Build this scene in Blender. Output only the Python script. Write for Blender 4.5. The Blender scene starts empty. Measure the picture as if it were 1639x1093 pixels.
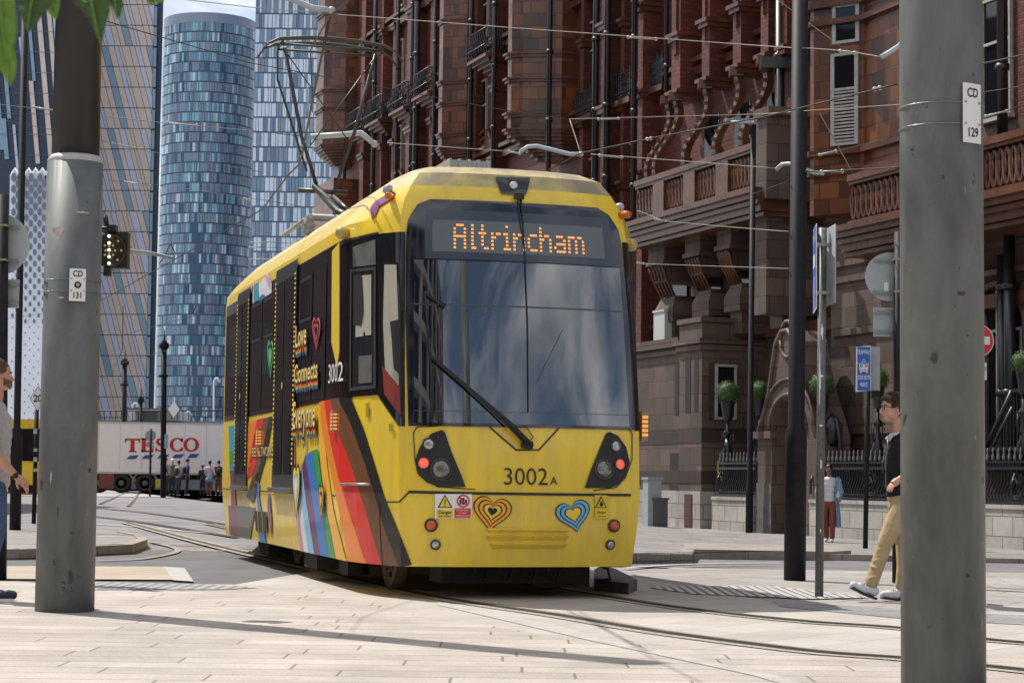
import bpy, bmesh, math, random
from mathutils import Vector, Matrix
from mathutils.geometry import tessellate_polygon
random.seed(7)
SC = bpy.context.scene
# ------------------------------------------------------------------ camera
FPX = 3160.0; CH = 1.04; PITCH = math.atan(218.5/FPX); ROLL = 0.0125
cam = bpy.data.cameras.new('camera'); camo = bpy.data.objects.new('camera', cam)
SC.collection.objects.link(camo); SC.camera = camo
cam.sensor_width = 36.0; cam.lens = FPX/1639*36.0; cam.clip_start = 0.05; cam.clip_end = 6000
cam.dof.use_dof = True; cam.dof.focus_distance = 17.5; cam.dof.aperture_fstop = 10
_f = Vector((0, math.cos(PITCH), math.sin(PITCH))); _u0 = Vector((0, -math.sin(PITCH), math.cos(PITCH))); _r0 = Vector((1, 0, 0))
_r = _r0*math.cos(ROLL) + _u0*math.sin(ROLL); _u = _u0*math.cos(ROLL) - _r0*math.sin(ROLL)
CAMP = Vector((0, 0, CH))
M = Matrix((_r, _u, -_f)).transposed().to_4x4(); M.translation = CAMP
camo.matrix_world = M
# ------------------------------------------------------------------ light
SAZ = Vector((-0.75, 0.66)).normalized(); SEL = math.radians(56)
sunl = bpy.data.lights.new('sun', 'SUN'); sunl.energy = 5.0; sunl.angle = math.radians(0.53); sunl.color = (1.0, .95, .88)
suno = bpy.data.objects.new('sun', sunl); SC.collection.objects.link(suno)
sd = Vector((SAZ.x*math.cos(SEL), SAZ.y*math.cos(SEL), math.sin(SEL)))
suno.rotation_euler = sd.to_track_quat('Z', 'Y').to_euler(); suno.location = (-20, 20, 40)
W = bpy.data.worlds.new('World'); SC.world = W; W.use_nodes = True
nt = W.node_tree; nt.nodes.clear()
def nd(t, ty, **k):
    n = t.nodes.new(ty)
    for a, b in k.items():
        if a in n.inputs.keys() if hasattr(n.inputs, 'keys') else False: n.inputs[a].default_value = b
        else: setattr(n, a, b)
    return n
out = nt.nodes.new('ShaderNodeOutputWorld'); bg = nt.nodes.new('ShaderNodeBackground'); bg.inputs[1].default_value = 0.118
sky = nt.nodes.new('ShaderNodeTexSky'); sky.sky_type = 'NISHITA'; sky.sun_disc = False
sky.sun_elevation = SEL; sky.sun_rotation = math.atan2(SAZ.x, SAZ.y); sky.dust_density = 1.5
tc = nt.nodes.new('ShaderNodeTexCoord'); mp = nt.nodes.new('ShaderNodeMapping'); mp.inputs['Scale'].default_value = (1.0, 1.0, 2.6)
mp.inputs['Rotation'].default_value = (0.0, 0.35, 0.6)
nz = nt.nodes.new('ShaderNodeTexNoise'); nz.inputs['Scale'].default_value = 2.6; nz.inputs['Detail'].default_value = 7; nz.inputs['Roughness'].default_value = .58; nz.inputs['Distortion'].default_value = .55
cr = nt.nodes.new('ShaderNodeValToRGB'); cr.color_ramp.elements[0].position = .37; cr.color_ramp.elements[1].position = .50
nz2 = nt.nodes.new('ShaderNodeTexNoise'); nz2.inputs['Scale'].default_value = 4.5; nz2.inputs['Detail'].default_value = 5
cr2 = nt.nodes.new('ShaderNodeValToRGB'); cr2.color_ramp.elements[0].color = (4.0, 4.4, 5.2, 1); cr2.color_ramp.elements[1].color = (10.5, 10.5, 10.7, 1)
cr2.color_ramp.elements[0].position = .35; cr2.color_ramp.elements[1].position = .65
mx = nt.nodes.new('ShaderNodeMix'); mx.data_type = 'RGBA'
L = nt.links.new
L(tc.outputs['Generated'], mp.inputs[0]); L(mp.outputs[0], nz.inputs[0]); L(mp.outputs[0], nz2.inputs[0])
L(nz.outputs[0], cr.inputs[0]); L(nz2.outputs[0], cr2.inputs[0]); L(cr.outputs[0], mx.inputs[0])
L(sky.outputs[0], mx.inputs[6]); L(cr2.outputs[0], mx.inputs[7]); L(mx.outputs[2], bg.inputs[0]); L(bg.outputs[0], out.inputs[0])
VS = SC.view_settings; VS.view_transform = 'Standard'; VS.look = 'None'; VS.exposure = 0.10; VS.gamma = 1.0
# ------------------------------------------------------------------ picking helpers (photo pixel -> place in the world)
def ray(px, py): return (_f*FPX + _r*(px-819.5) + _u*(546.5-py))
def zg(x, y):
    def ss(a): a = max(0, min(1, a)); return a*a*(3-2*a)
    return -.30*ss((y-20)/20)*ss((x+1)/6)
def P(px, py, Y): d = ray(px, py); return CAMP + d*(Y/d.y)
def G(px, py):
    d = ray(px, py); z = 0
    for _ in range(12):
        p = CAMP + d*((z-CH)/d.z); z = zg(p.x, p.y)
    return Vector((p.x, p.y, z))
def proj(p):
    q = Vector(p)-CAMP; w = q.dot(_f)
    return (819.5+FPX*q.dot(_r)/w, 546.5-FPX*q.dot(_u)/w)
def sc(Y): return FPX/Y
# ------------------------------------------------------------------ mesh builder
class MB:
    def __init__(s): s.v = []; s.f = []; s.mi = []; s.cur = 0; s.sm = []; s.smooth = False
    def face(s, pts):
        n = len(s.v); s.v += [Vector(p) for p in pts]; s.f.append(tuple(range(n, n+len(pts)))); s.mi.append(s.cur); s.sm.append(s.smooth)
    def add(s, vs, fs, smooth=None):
        n = len(s.v); s.v += [Vector(p) for p in vs]
        for f in fs: s.f.append(tuple(n+i for i in f)); s.mi.append(s.cur); s.sm.append(s.smooth if smooth is None else smooth)
    def hexa(s, a, b):            # two quads (4 pts each) -> closed
        vs = list(a)+list(b); s.add(vs, [(3,2,1,0),(4,5,6,7),(0,1,5,4),(1,2,6,5),(2,3,7,6),(3,0,4,7)])
    def box(s, c, sz, rz=0, M=None):
        x, y, z = sz[0]/2, sz[1]/2, sz[2]/2
        R = Matrix.Rotation(rz, 3, 'Z') if M is None else M
        q = [R@Vector(p)+Vector(c) for p in [(-x,-y,-z),(x,-y,-z),(x,y,-z),(-x,y,-z),(-x,-y,z),(x,-y,z),(x,y,z),(-x,y,z)]]
        s.hexa(q[:4], q[4:])
    def prism(s, pts2, z0, z1):   # pts2 world xy polygon
        n = len(pts2); vs = [(p[0], p[1], z0) for p in pts2]+[(p[0], p[1], z1) for p in pts2]
        s.add(vs, [tuple(range(n-1, -1, -1)), tuple(range(n, 2*n))]+[(i, (i+1) % n, n+(i+1) % n, n+i) for i in range(n)])
    def extr(s, pts, dv):         # planar polygon (3d) extruded along dv
        n = len(pts); pts = [Vector(p) for p in pts]; q = [p+Vector(dv) for p in pts]
        tr = tessellate_polygon([pts])
        s.add(pts+q, [tuple(t) for t in tr]+[tuple(n+i for i in reversed(t)) for t in tr]+[(i, (i+1) % n, n+(i+1) % n, n+i) for i in range(n)])
    def tube(s, path, r, n=8, cap=True, smooth=True):
        path = [Vector(p) for p in path]; k = len(path)
        rs = r if isinstance(r, (list, tuple)) else [r]*k
        base = len(s.v); vs = []; prev = None
        for i, p in enumerate(path):
            t = (path[min(i+1, k-1)]-path[max(i-1, 0)])
            if t.length < 1e-9: t = Vector((0, 0, 1))
            t.normalize()
            a = prev if prev is not None else (Vector((0, 0, 1)) if abs(t.z) < .9 else Vector((1, 0, 0)))
            x = (a - t*a.dot(t)); x = x.normalized() if x.length > 1e-6 else t.orthogonal().normalized(); y = t.cross(x); prev = x
            for j in range(n):
                an = 2*math.pi*j/n; vs.append(p+(x*math.cos(an)+y*math.sin(an))*rs[i])
        fs = []
        for i in range(k-1):
            for j in range(n): fs.append((i*n+j, i*n+(j+1) % n, (i+1)*n+(j+1) % n, (i+1)*n+j))
        s.add(vs, fs, smooth)
        if cap: s.f.append(tuple(base+j for j in reversed(range(n)))); s.mi.append(s.cur); s.sm.append(False); s.f.append(tuple(base+(k-1)*n+j for j in range(n))); s.mi.append(s.cur); s.sm.append(False)
    def lathe(s, c, prof, n=20, axis=None, smooth=True):   # prof (r,h)
        c = Vector(c); ax = Vector(axis).normalized() if axis else Vector((0, 0, 1))
        x = ax.orthogonal().normalized(); y = ax.cross(x); k = len(prof); vs = []
        for (r, h) in prof:
            for j in range(n):
                a = 2*math.pi*j/n; vs.append(c+ax*h+(x*math.cos(a)+y*math.sin(a))*max(r, 1e-5))
        fs = [(i*n+j, i*n+(j+1) % n, (i+1)*n+(j+1) % n, (i+1)*n+j) for i in range(k-1) for j in range(n)]
        b = len(s.v); s.add(vs, fs, smooth)
        for o in (0, (k-1)*n):
            s.f.append(tuple(b+o+j for j in range(n))); s.mi.append(s.cur); s.sm.append(False)
    def ball(s, c, r, n=12, sq=(1, 1, 1), M=None):
        c = Vector(c); R = M or Matrix.Identity(3); vs = []; k = n//2+1
        for i in range(k+1):
            th = math.pi*i/k
            for j in range(n):
                ph = 2*math.pi*j/n
                vs.append(c+R@Vector((r*sq[0]*math.sin(th)*math.cos(ph), r*sq[1]*math.sin(th)*math.sin(ph), r*sq[2]*math.cos(th))))
        s.add(vs, [(i*n+j, i*n+(j+1) % n, (i+1)*n+(j+1) % n, (i+1)*n+j) for i in range(k) for j in range(n)], True)
    def build(s, name, mats, parent=None, recalc=True):
        me = bpy.data.meshes.new(name)
        off = Vector(parent['_w']) if parent is not None and '_w' in parent else Vector((0, 0, 0))
        me.from_pydata([tuple(p-off) for p in s.v], [], s.f)
        if not isinstance(mats, (list, tuple)): mats = [mats]
        for m in mats: me.materials.append(m)
        me.polygons.foreach_set('material_index', s.mi); me.polygons.foreach_set('use_smooth', s.sm)
        if recalc:
            bm = bmesh.new(); bm.from_mesh(me); bmesh.ops.remove_doubles(bm, verts=bm.verts, dist=1e-5) if recalc == 2 else None
            bmesh.ops.recalc_face_normals(bm, faces=bm.faces); bm.to_mesh(me); bm.free()
        uv = me.uv_layers.new(name='UVMap'); me.update()
        for p in me.polygons:
            n = p.normal
            if abs(n.z) > .8: ax = Vector((1, 0, 0)); ay = Vector((0, 1, 0))
            else: ax = Vector((-n.y, n.x, 0)).normalized(); ay = Vector((0, 0, 1))
            for li in p.loop_indices:
                co = me.vertices[me.loops[li].vertex_index].co+off; uv.data[li].uv = (co.dot(ax), co.dot(ay))
        o = bpy.data.objects.new(name, me); SC.collection.objects.link(o)
        if parent is not None: o.parent = parent; o['_w'] = tuple(off)
        return o
def tag(o, label=None, cat=None, group=None, kind=None):
    if label: o['label'] = label
    if cat: o['category'] = cat
    if group: o['group'] = group
    if kind: o['kind'] = kind
    return o
def thing(name, label, cat, loc, group=None):
    o = bpy.data.objects.new(name, None); SC.collection.objects.link(o); o.location = loc; o['_w'] = tuple(loc); o.empty_display_size = .3
    return tag(o, label, cat, group)
def copy_thing(root, delta, label):
    r = root.copy(); SC.collection.objects.link(r); r.location = Vector(root.location)+Vector(delta); r['label'] = label
    for ch in root.children:
        c = ch.copy(); SC.collection.objects.link(c); c.parent = r
        for g in ch.children:
            d = g.copy(); SC.collection.objects.link(d); d.parent = c
    return r
def clip(poly, ax, val, keep_gt):
    o = []; n = len(poly)
    for i in range(n):
        a, b = poly[i], poly[(i+1) % n]; da = (a[ax]-val)*(1 if keep_gt else -1); db = (b[ax]-val)*(1 if keep_gt else -1)
        if da >= 0: o.append(a)
        if (da > 0 and db < 0) or (da < 0 and db > 0):
            t = da/(da-db); o.append(tuple(a[k]+(b[k]-a[k])*t for k in range(2)))
    return o
def cells(polys, xs, ys):
    res = []
    for p in polys:
        x0 = min(a[0] for a in p); x1 = max(a[0] for a in p); y0 = min(a[1] for a in p); y1 = max(a[1] for a in p)
        for i in range(len(xs)-1):
            if xs[i+1] <= x0 or xs[i] >= x1: continue
            q = clip(clip(p, 0, xs[i], True), 0, xs[i+1], False)
            if len(q) < 3: continue
            for j in range(len(ys)-1):
                if ys[j+1] <= y0 or ys[j] >= y1: continue
                c = clip(clip(q, 1, ys[j], True), 1, ys[j+1], False)
                if len(c) >= 3:
                    A = sum(c[k][0]*c[(k+1) % len(c)][1]-c[(k+1) % len(c)][0]*c[k][1] for k in range(len(c)))
                    if abs(A) > 1e-8: res.append(c)
    return res
def tris(poly):
    t = tessellate_polygon([[Vector((a[0], a[1], 0)) for a in poly]]); return [[tuple(poly[i]) for i in f] for f in t]
# ------------------------------------------------------------------ text outlines
def text_tris(s, size=1.0, sx=1.0, align='CENTER', res=3, bold=0.0):
    cu = bpy.data.curves.new('t', 'FONT'); cu.body = s; cu.size = size; cu.align_x = align; cu.align_y = 'CENTER'; cu.resolution_u = res
    cu.offset = bold*size
    o = bpy.data.objects.new('t', cu); SC.collection.objects.link(o)
    dg = bpy.context.evaluated_depsgraph_get(); me = bpy.data.meshes.new_from_object(o.evaluated_get(dg))
    me.calc_loop_triangles()
    r = [[(me.vertices[i].co.x*sx, me.vertices[i].co.y) for i in t.vertices] for t in me.loop_triangles]
    bpy.data.objects.remove(o); bpy.data.curves.remove(cu); bpy.data.meshes.remove(me)
    return r
def put(mb, ts, o, ax, ay, n=None, off=0.0):
    o = Vector(o); ax = Vector(ax); ay = Vector(ay); nn = Vector(n)*off if n is not None else Vector((0, 0, 0))
    for t in ts: mb.face([o+ax*p[0]+ay*p[1]+nn for p in t])
# ------------------------------------------------------------------ materials
def mat(name, col, rough=.6, metal=0, var=0.0, vscale=6, bump=0.0, bscale=30, spec=.5, col2=None, thr=None, coat=0, emit=None, es=0, ior=1.5):
    m = bpy.data.materials.new(name); m.use_nodes = True; t = m.node_tree; b = t.nodes['Principled BSDF']
    b.inputs['Base Color'].default_value = (*col, 1); b.inputs['Roughness'].default_value = rough; b.inputs['Metallic'].default_value = metal
    b.inputs['Specular IOR Level'].default_value = spec; b.inputs['IOR'].default_value = ior
    if coat: b.inputs['Coat Weight'].default_value = coat; b.inputs['Coat Roughness'].default_value = .04
    if emit: b.inputs['Emission Color'].default_value = (*emit, 1); b.inputs['Emission Strength'].default_value = es
    if var or col2:
        c = t.nodes.new('ShaderNodeTexCoord'); n = t.nodes.new('ShaderNodeTexNoise'); n.inputs['Scale'].default_value = vscale; n.inputs['Detail'].default_value = 8; n.inputs['Roughness'].default_value = .65
        r = t.nodes.new('ShaderNodeValToRGB'); t.links.new(c.outputs['Object'], n.inputs[0]); t.links.new(n.outputs[0], r.inputs[0])
        c2 = col2 if col2 else tuple(x*(1-var) for x in col); c1 = col if col2 else tuple(min(1, x*(1+var)) for x in col)
        r.color_ramp.elements[0].color = (*c2, 1); r.color_ramp.elements[1].color = (*c1, 1)
        a, bb = thr if thr else (.3, .7); r.color_ramp.elements[0].position = a; r.color_ramp.elements[1].position = bb
        t.links.new(r.outputs[0], b.inputs['Base Color'])
    if bump:
        c = t.nodes.new('ShaderNodeTexCoord'); n = t.nodes.new('ShaderNodeTexNoise'); n.inputs['Scale'].default_value = bscale; n.inputs['Detail'].default_value = 5
        bu = t.nodes.new('ShaderNodeBump'); bu.inputs['Strength'].default_value = bump; bu.inputs['Distance'].default_value = .02
        t.links.new(c.outputs['Object'], n.inputs[0]); t.links.new(n.outputs[0], bu.inputs['Height']); t.links.new(bu.outputs[0], b.inputs['Normal'])
    return m
def brick(name, c1, c2, mortar, bw, bh, ms=.012, rough=.7, off=.5, bumpd=.01, dirt=.35, dscale=.5, rot=0, freq=2, spec=.5, grain=0, rnd=False):
    m = bpy.data.materials.new(name); m.use_nodes = True; t = m.node_tree; b = t.nodes['Principled BSDF']; Lk = t.links.new
    b.inputs['Roughness'].default_value = rough; b.inputs['Specular IOR Level'].default_value = spec
    uv = t.nodes.new('ShaderNodeUVMap'); uv.uv_map = 'UVMap'; mpn = t.nodes.new('ShaderNodeMapping'); mpn.inputs['Rotation'].default_value = (0, 0, rot)
    br = t.nodes.new('ShaderNodeTexBrick'); br.inputs['Scale'].default_value = 1; br.inputs['Brick Width'].default_value = bw; br.inputs['Row Height'].default_value = bh
    br.inputs['Mortar Size'].default_value = ms; br.inputs['Mortar Smooth'].default_value = .15; br.offset = off; br.offset_frequency = freq
    br.inputs['Color1'].default_value = (*c1, 1); br.inputs['Color2'].default_value = (*c2, 1); br.inputs['Mortar'].default_value = (*mortar, 1); br.inputs['Bias'].default_value = 0
    Lk(uv.outputs[0], mpn.inputs[0])
    if rnd:
        br.offset = 0; sp = t.nodes.new('ShaderNodeSeparateXYZ'); Lk(mpn.outputs[0], sp.inputs[0])
        def mth(op, a, b_=None):
            n_ = t.nodes.new('ShaderNodeMath'); n_.operation = op
            if isinstance(a, (int, float)): n_.inputs[0].default_value = a
            else: Lk(a, n_.inputs[0])
            if b_ is not None:
                if isinstance(b_, (int, float)): n_.inputs[1].default_value = b_
                else: Lk(b_, n_.inputs[1])
            return n_.outputs[0]
        row = mth('FLOOR', mth('DIVIDE', sp.outputs[1], bh)); hsh = mth('FRACT', mth('MULTIPLY', mth('SINE', mth('MULTIPLY', row, 12.9898)), 437.585)); xx = mth('ADD', sp.outputs[0], mth('MULTIPLY', hsh, bw))
        cb = t.nodes.new('ShaderNodeCombineXYZ'); Lk(xx, cb.inputs[0]); Lk(sp.outputs[1], cb.inputs[1]); Lk(cb.outputs[0], br.inputs[0])
    else: Lk(mpn.outputs[0], br.inputs[0])
    tcn = t.nodes.new('ShaderNodeTexCoord'); n = t.nodes.new('ShaderNodeTexNoise'); n.inputs['Scale'].default_value = dscale; n.inputs['Detail'].default_value = 9; n.inputs['Roughness'].default_value = .7
    Lk(tcn.outputs['Object'], n.inputs[0])
    r = t.nodes.new('ShaderNodeValToRGB'); r.color_ramp.elements[0].position = .35; r.color_ramp.elements[1].position = .65
    r.color_ramp.elements[0].color = (1-dirt,)*3+(1,); r.color_ramp.elements[1].color = (1, 1, 1, 1); Lk(n.outputs[0], r.inputs[0])
    mu = t.nodes.new('ShaderNodeMix'); mu.data_type = 'RGBA'; mu.blend_type = 'MULTIPLY'; mu.inputs[0].default_value = 1
    Lk(br.outputs[0], mu.inputs[6]); Lk(r.outputs[0], mu.inputs[7]); last = mu.outputs[2]
    if grain:
        n2 = t.nodes.new('ShaderNodeTexNoise'); n2.inputs['Scale'].default_value = 55; n2.inputs['Detail'].default_value = 4; Lk(tcn.outputs['Object'], n2.inputs[0])
        r2 = t.nodes.new('ShaderNodeValToRGB'); r2.color_ramp.elements[0].position = .35; r2.color_ramp.elements[1].position = .65
        r2.color_ramp.elements[0].color = (1-grain,)*3+(1,); Lk(n2.outputs[0], r2.inputs[0])
        m2 = t.nodes.new('ShaderNodeMix'); m2.data_type = 'RGBA'; m2.blend_type = 'MULTIPLY'; m2.inputs[0].default_value = 1
        Lk(last, m2.inputs[6]); Lk(r2.outputs[0], m2.inputs[7]); last = m2.outputs[2]
    Lk(last, b.inputs['Base Color'])
    bu = t.nodes.new('ShaderNodeBump'); bu.inputs['Strength'].default_value = .7; bu.inputs['Distance'].default_value = bumpd; bu.invert = True
    Lk(br.outputs['Fac'], bu.inputs['Height']); Lk(bu.outputs[0], b.inputs['Normal'])
    return m
Y_ = None
ROOFY = mat('tram_dusty_roof_yellow', (.60, .48, .17), .55, col2=(.27, .235, .165), thr=(.38, .6), vscale=2.2)
BLK = mat('gloss_black', (.012, .012, .014), .12, coat=.5)
RUB = mat('matt_black', (.015, .015, .016), .55)
GLS = mat('dark_glass', (.008, .010, .014), .03, ior=1.55)
SCR = mat('windscreen_glass', (.010, .014, .022), .012, ior=2.6)
UND = mat('underframe_grime', (.012, .011, .010), .8, var=.4, vscale=9)
STL = mat('worn_steel', (.35, .34, .33), .35, metal=.9, var=.2)
GAL = mat('galvanised_grey', (.27, .29, .275), .5, col2=(.13, .14, .135), thr=(.38, .62), vscale=2.2, bump=.12, bscale=18)
PBLK = mat('pole_black_paint', (.013, .014, .018), .6, var=.35, vscale=14, spec=.22)
PBRN = mat('pole_dark_sleeve', (.016, .0155, .016), .42, var=.15, vscale=8)
WHT = mat('white_paint', (.75, .76, .78), .4)
WSGN = mat('sign_white', (.78, .78, .76), .35)
SBK = mat('sign_back_grey', (.36, .40, .41), .45, var=.1)
BLU = mat('sign_blue', (.02, .13, .55), .35); RED = mat('sign_red', (.62, .02, .03), .35)
BK = mat('ink_black', (.01, .01, .011), .5)
WIRE = mat('wire_bronze', (.05, .043, .037), .5, metal=.5); WIRL = mat('wire_pale_rope', (.26, .245, .21), .6)
INS = mat('insulator_pale', (.42, .42, .38), .35)
ARMG = mat('arm_grey_blue', (.42, .48, .52), .4)

def stained(name, base, dark, stain, rough=.6, zs=.35, hi=.66):
    m = bpy.data.materials.new(name); m.use_nodes = True; t = m.node_tree; b = t.nodes['Principled BSDF']; Lk = t.links.new
    c = t.nodes.new('ShaderNodeTexCoord'); mp_ = t.nodes.new('ShaderNodeMapping'); mp_.inputs['Scale'].default_value = (1, 1, zs); Lk(c.outputs['Object'], mp_.inputs[0])
    def nz_(sc_, det, p0, p1, c0, c1, src=mp_.outputs[0], rg=.6, dist=0):
        n = t.nodes.new('ShaderNodeTexNoise'); n.inputs['Scale'].default_value = sc_; n.inputs['Detail'].default_value = det; n.inputs['Roughness'].default_value = rg; n.inputs['Distortion'].default_value = dist
        r = t.nodes.new('ShaderNodeValToRGB'); r.color_ramp.elements[0].position = p0; r.color_ramp.elements[1].position = p1; r.color_ramp.elements[0].color = (*c0, 1); r.color_ramp.elements[1].color = (*c1, 1)
        Lk(src, n.inputs[0]); Lk(n.outputs[0], r.inputs[0]); return r.outputs[0]
    k0 = nz_(3.2, 6, .35, .65, dark, base, dist=.4)
    def mix(a, bcol, fac):
        x = t.nodes.new('ShaderNodeMix'); x.data_type = 'RGBA'; Lk(a, x.inputs[6]); x.inputs[7].default_value = (*bcol, 1); Lk(fac, x.inputs[0]); return x.outputs[2]
    f1 = nz_(5.5, 9, hi, hi+.03, (0, 0, 0), (1, 1, 1), c.outputs['Object'], .72)
    f2 = nz_(34, 5, .69, .72, (0, 0, 0), (1, 1, 1), c.outputs['Object'], .6)
    f3 = nz_(22, 4, .70, .74, (0, 0, 0), (.6, .6, .6), mp_.outputs[0], .6)
    k1 = mix(k0, stain, f1); k2 = mix(k1, stain, f2); k3 = mix(k2, tuple(min(1, v*2.2) for v in base), f3); Lk(k3, b.inputs['Base Color']); b.inputs['Roughness'].default_value = rough; b.inputs['Specular IOR Level'].default_value = .35
    n = t.nodes.new('ShaderNodeTexNoise'); n.inputs['Scale'].default_value = 9; n.inputs['Detail'].default_value = 6; Lk(mp_.outputs[0], n.inputs[0]); bu = t.nodes.new('ShaderNodeBump'); bu.inputs['Strength'].default_value = .12; bu.inputs['Distance'].default_value = .01; Lk(n.outputs[0], bu.inputs['Height']); Lk(bu.outputs[0], b.inputs['Normal'])
    return m

def grimy(name, base, dust, rough=.25):
    m = bpy.data.materials.new(name); m.use_nodes = True; t = m.node_tree; b = t.nodes['Principled BSDF']; Lk = t.links.new
    c = t.nodes.new('ShaderNodeTexCoord'); mp_ = t.nodes.new('ShaderNodeMapping'); mp_.inputs['Scale'].default_value = (6, 6, .7); Lk(c.outputs['Object'], mp_.inputs[0])
    def layer(src, sc_, p0, p1, top):
        n = t.nodes.new('ShaderNodeTexNoise'); n.inputs['Scale'].default_value = sc_; n.inputs['Detail'].default_value = 8; n.inputs['Roughness'].default_value = .68; Lk(src, n.inputs[0])
        r = t.nodes.new('ShaderNodeValToRGB'); r.color_ramp.elements[0].position = p0; r.color_ramp.elements[1].position = p1; r.color_ramp.elements[1].color = (top,)*3+(1,); Lk(n.outputs[0], r.inputs[0]); return r.outputs[0]
    streak = layer(mp_.outputs[0], 1.6, .42, .78, .50); specks = layer(c.outputs['Object'], 26, .64, .70, .65); broad = layer(c.outputs['Object'], 1.1, .35, .75, .22)
    last = None; col = (*base, 1)
    for f in (streak, specks, broad):
        x = t.nodes.new('ShaderNodeMix'); x.data_type = 'RGBA'; Lk(f, x.inputs[0]); x.inputs[7].default_value = (*dust, 1)
        if last is None: x.inputs[6].default_value = col
        else: Lk(last, x.inputs[6])
        last = x.outputs[2]
    Lk(last, b.inputs['Base Color'])
    rr_ = t.nodes.new('ShaderNodeMapRange'); rr_.inputs[3].default_value = rough; rr_.inputs[4].default_value = rough+.45; Lk(streak, rr_.inputs[0]); Lk(rr_.outputs[0], b.inputs['Roughness'])
    b.inputs['Coat Weight'].default_value = .35; b.inputs['Coat Roughness'].default_value = .08
    n = t.nodes.new('ShaderNodeTexNoise'); n.inputs['Scale'].default_value = 2.5; n.inputs['Detail'].default_value = 3; Lk(c.outputs['Object'], n.inputs[0]); bu = t.nodes.new('ShaderNodeBump'); bu.inputs['Strength'].default_value = .10; bu.inputs['Distance'].default_value = .02; Lk(n.outputs[0], bu.inputs['Height']); Lk(bu.outputs[0], b.inputs['Normal'])
    return m
Y_ = grimy('tram_yellow', (.88, .62, .028), (.40, .32, .13))
# ------------------------------------------------------------------ ground and setting
def sheet(name, polys, off, m, kind='structure', step=1.5, thick=0):
    mb = MB(); polys = [p for q in polys for p in (tris(q) if len(q) > 3 else [q])]
    xs = [-400, -200, -100, -60, -40, -30, -20, -12, -8]+[-6+step*i for i in range(int(18/step)+1)]+[14, 17, 20, 30, 50, 100, 200, 400]
    ys = [-60, -30, -10, 0, 5, 10, 14, 18]+[20+step*i for i in range(int(24/step))]+[44, 48, 55, 65, 80, 110, 150, 250, 500, 1500]
    for c in cells(polys, xs, ys):
        mb.face([(x, y, zg(x, y)+off) for x, y in c])
        if thick: pass
    o = mb.build(name, m, recalc=False); bm = bmesh.new(); bm.from_mesh(o.data); bmesh.ops.remove_doubles(bm, verts=bm.verts, dist=1e-4)
    for f in bm.faces:
        if f.normal.z < 0: f.normal_flip()
    bm.to_mesh(o.data); bm.free()
    if kind: o['kind'] = kind
    return o
def gp(*pts): return [(G(a, b).x, G(a, b).y) for a, b in pts]
ASPH = mat('asphalt', (.17, .165, .17), .85, var=.25, vscale=1.3, bump=.5, bscale=120)
ROADL = mat('pale_worn_road', (.27, .26, .265), .85, var=.22, vscale=.8, bump=.4, bscale=90)
ASPHD = mat('dark_asphalt', (.125, .122, .13), .85, var=.3, vscale=1.2, bump=.4, bscale=120)
PLANK = brick('plank_paving', (.56, .50, .445), (.46, .405, .355), (.23, .20, .17), 1.25, .315, .008, .75, .37, bumpd=.005, dirt=.30, dscale=1.1, grain=.22, rnd=True)
SLAB = brick('slab_paving', (.44, .41, .385), (.39, .36, .335), (.20, .185, .17), .9, .6, .008, .8, .5, bumpd=.004, dirt=.3, dscale=.6, rot=.45, grain=.2)
TRKP = brick('track_paving', (.52, .475, .43), (.46, .415, .37), (.27, .24, .215), 1.1, .45, .005, .75, .4, bumpd=.003, dirt=.22, dscale=.8, rot=-.9, grain=.15)
TAN = brick('tan_slabs', (.46, .38, .28), (.42, .35, .26), (.54, .50, .45), 3.0, .44, .02, .8, .5, bumpd=.003, dirt=.2, grain=.15)
GRYT = mat('tactile_grey', (.30, .30, .31), .8, var=.2, vscale=5, bump=.2)
KERB = brick('kerb_stone', (.43, .38, .33), (.35, .31, .27), (.12, .11, .1), .9, .5, .008, .8, dirt=.35, dscale=2, grain=.2)
PAVE = brick('pavement_slabs', (.33, .31, .30), (.27, .255, .245), (.15, .14, .14), .75, .6, .008, .8, dirt=.35, dscale=.7, grain=.2, rnd=True)
GRIT = mat('rail_grit', (.42, .37, .31), .9, var=.55, vscale=70, bump=.8, bscale=160)
RAIL = mat('rail_steel', (.28, .26, .24), .35, metal=.85, var=.3)
GROOV = mat('rail_groove', (.03, .027, .024), .9)
sheet('ground', [[(-400, -60), (400, -60), (400, 1500), (-400, 1500)]], -.022, ROADL)
sheet('asphalt_road', [[(-60, 19.0), (-1.0, 19.0), (-.5, 27.5), (-60, 27.5)]], -.014, ASPHD)
pl = gp((-250, 905), (290, 907), (352, 926), (560, 937), (700, 912))
pr = gp((1010, 905), (1060, 905), (1460, 905), (1700, 908))
sheet('plaza_paving', [[(-9, -60), (9, -60), (9, 8), (9, 14.5), (4.2, 12.4), (1.6, 12.0), (.2, 13.4), (-.9, 15.5), (-1.1, 17.6), (-2.6, 18.9), (-9, 19.2)]], 0.0, PLANK)
trk = [(9, 14.5), (4.2, 12.4), (1.6, 12.0), (.2, 13.4), (-.9, 15.5), (-1.1, 17.6), (-2.6, 18.9), (-1.4, 26), (.2, 26)] + [(2.3, 17.2), (3.3, 16.3), (5.5, 15.9), (9, 16.0)]
sheet('tram_track_paving', [trk], 0.0, TRKP)
sheet('corner_paving', [[(2.3, 17.2), (3.3, 16.3), (5.5, 15.9), (9, 16.0), (14, 24.5), (7, 24.5), (2.0, 24.2), (.9, 20.2)]], -.004, SLAB)
sheet('crossing_road', [[(-.2, 24.8), (2.0, 24.2), (7, 24.5), (14, 24.5), (40, 24.5), (40, 32), (16, 32), (-.5, 30.5)]], -.010, ASPH)
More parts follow.
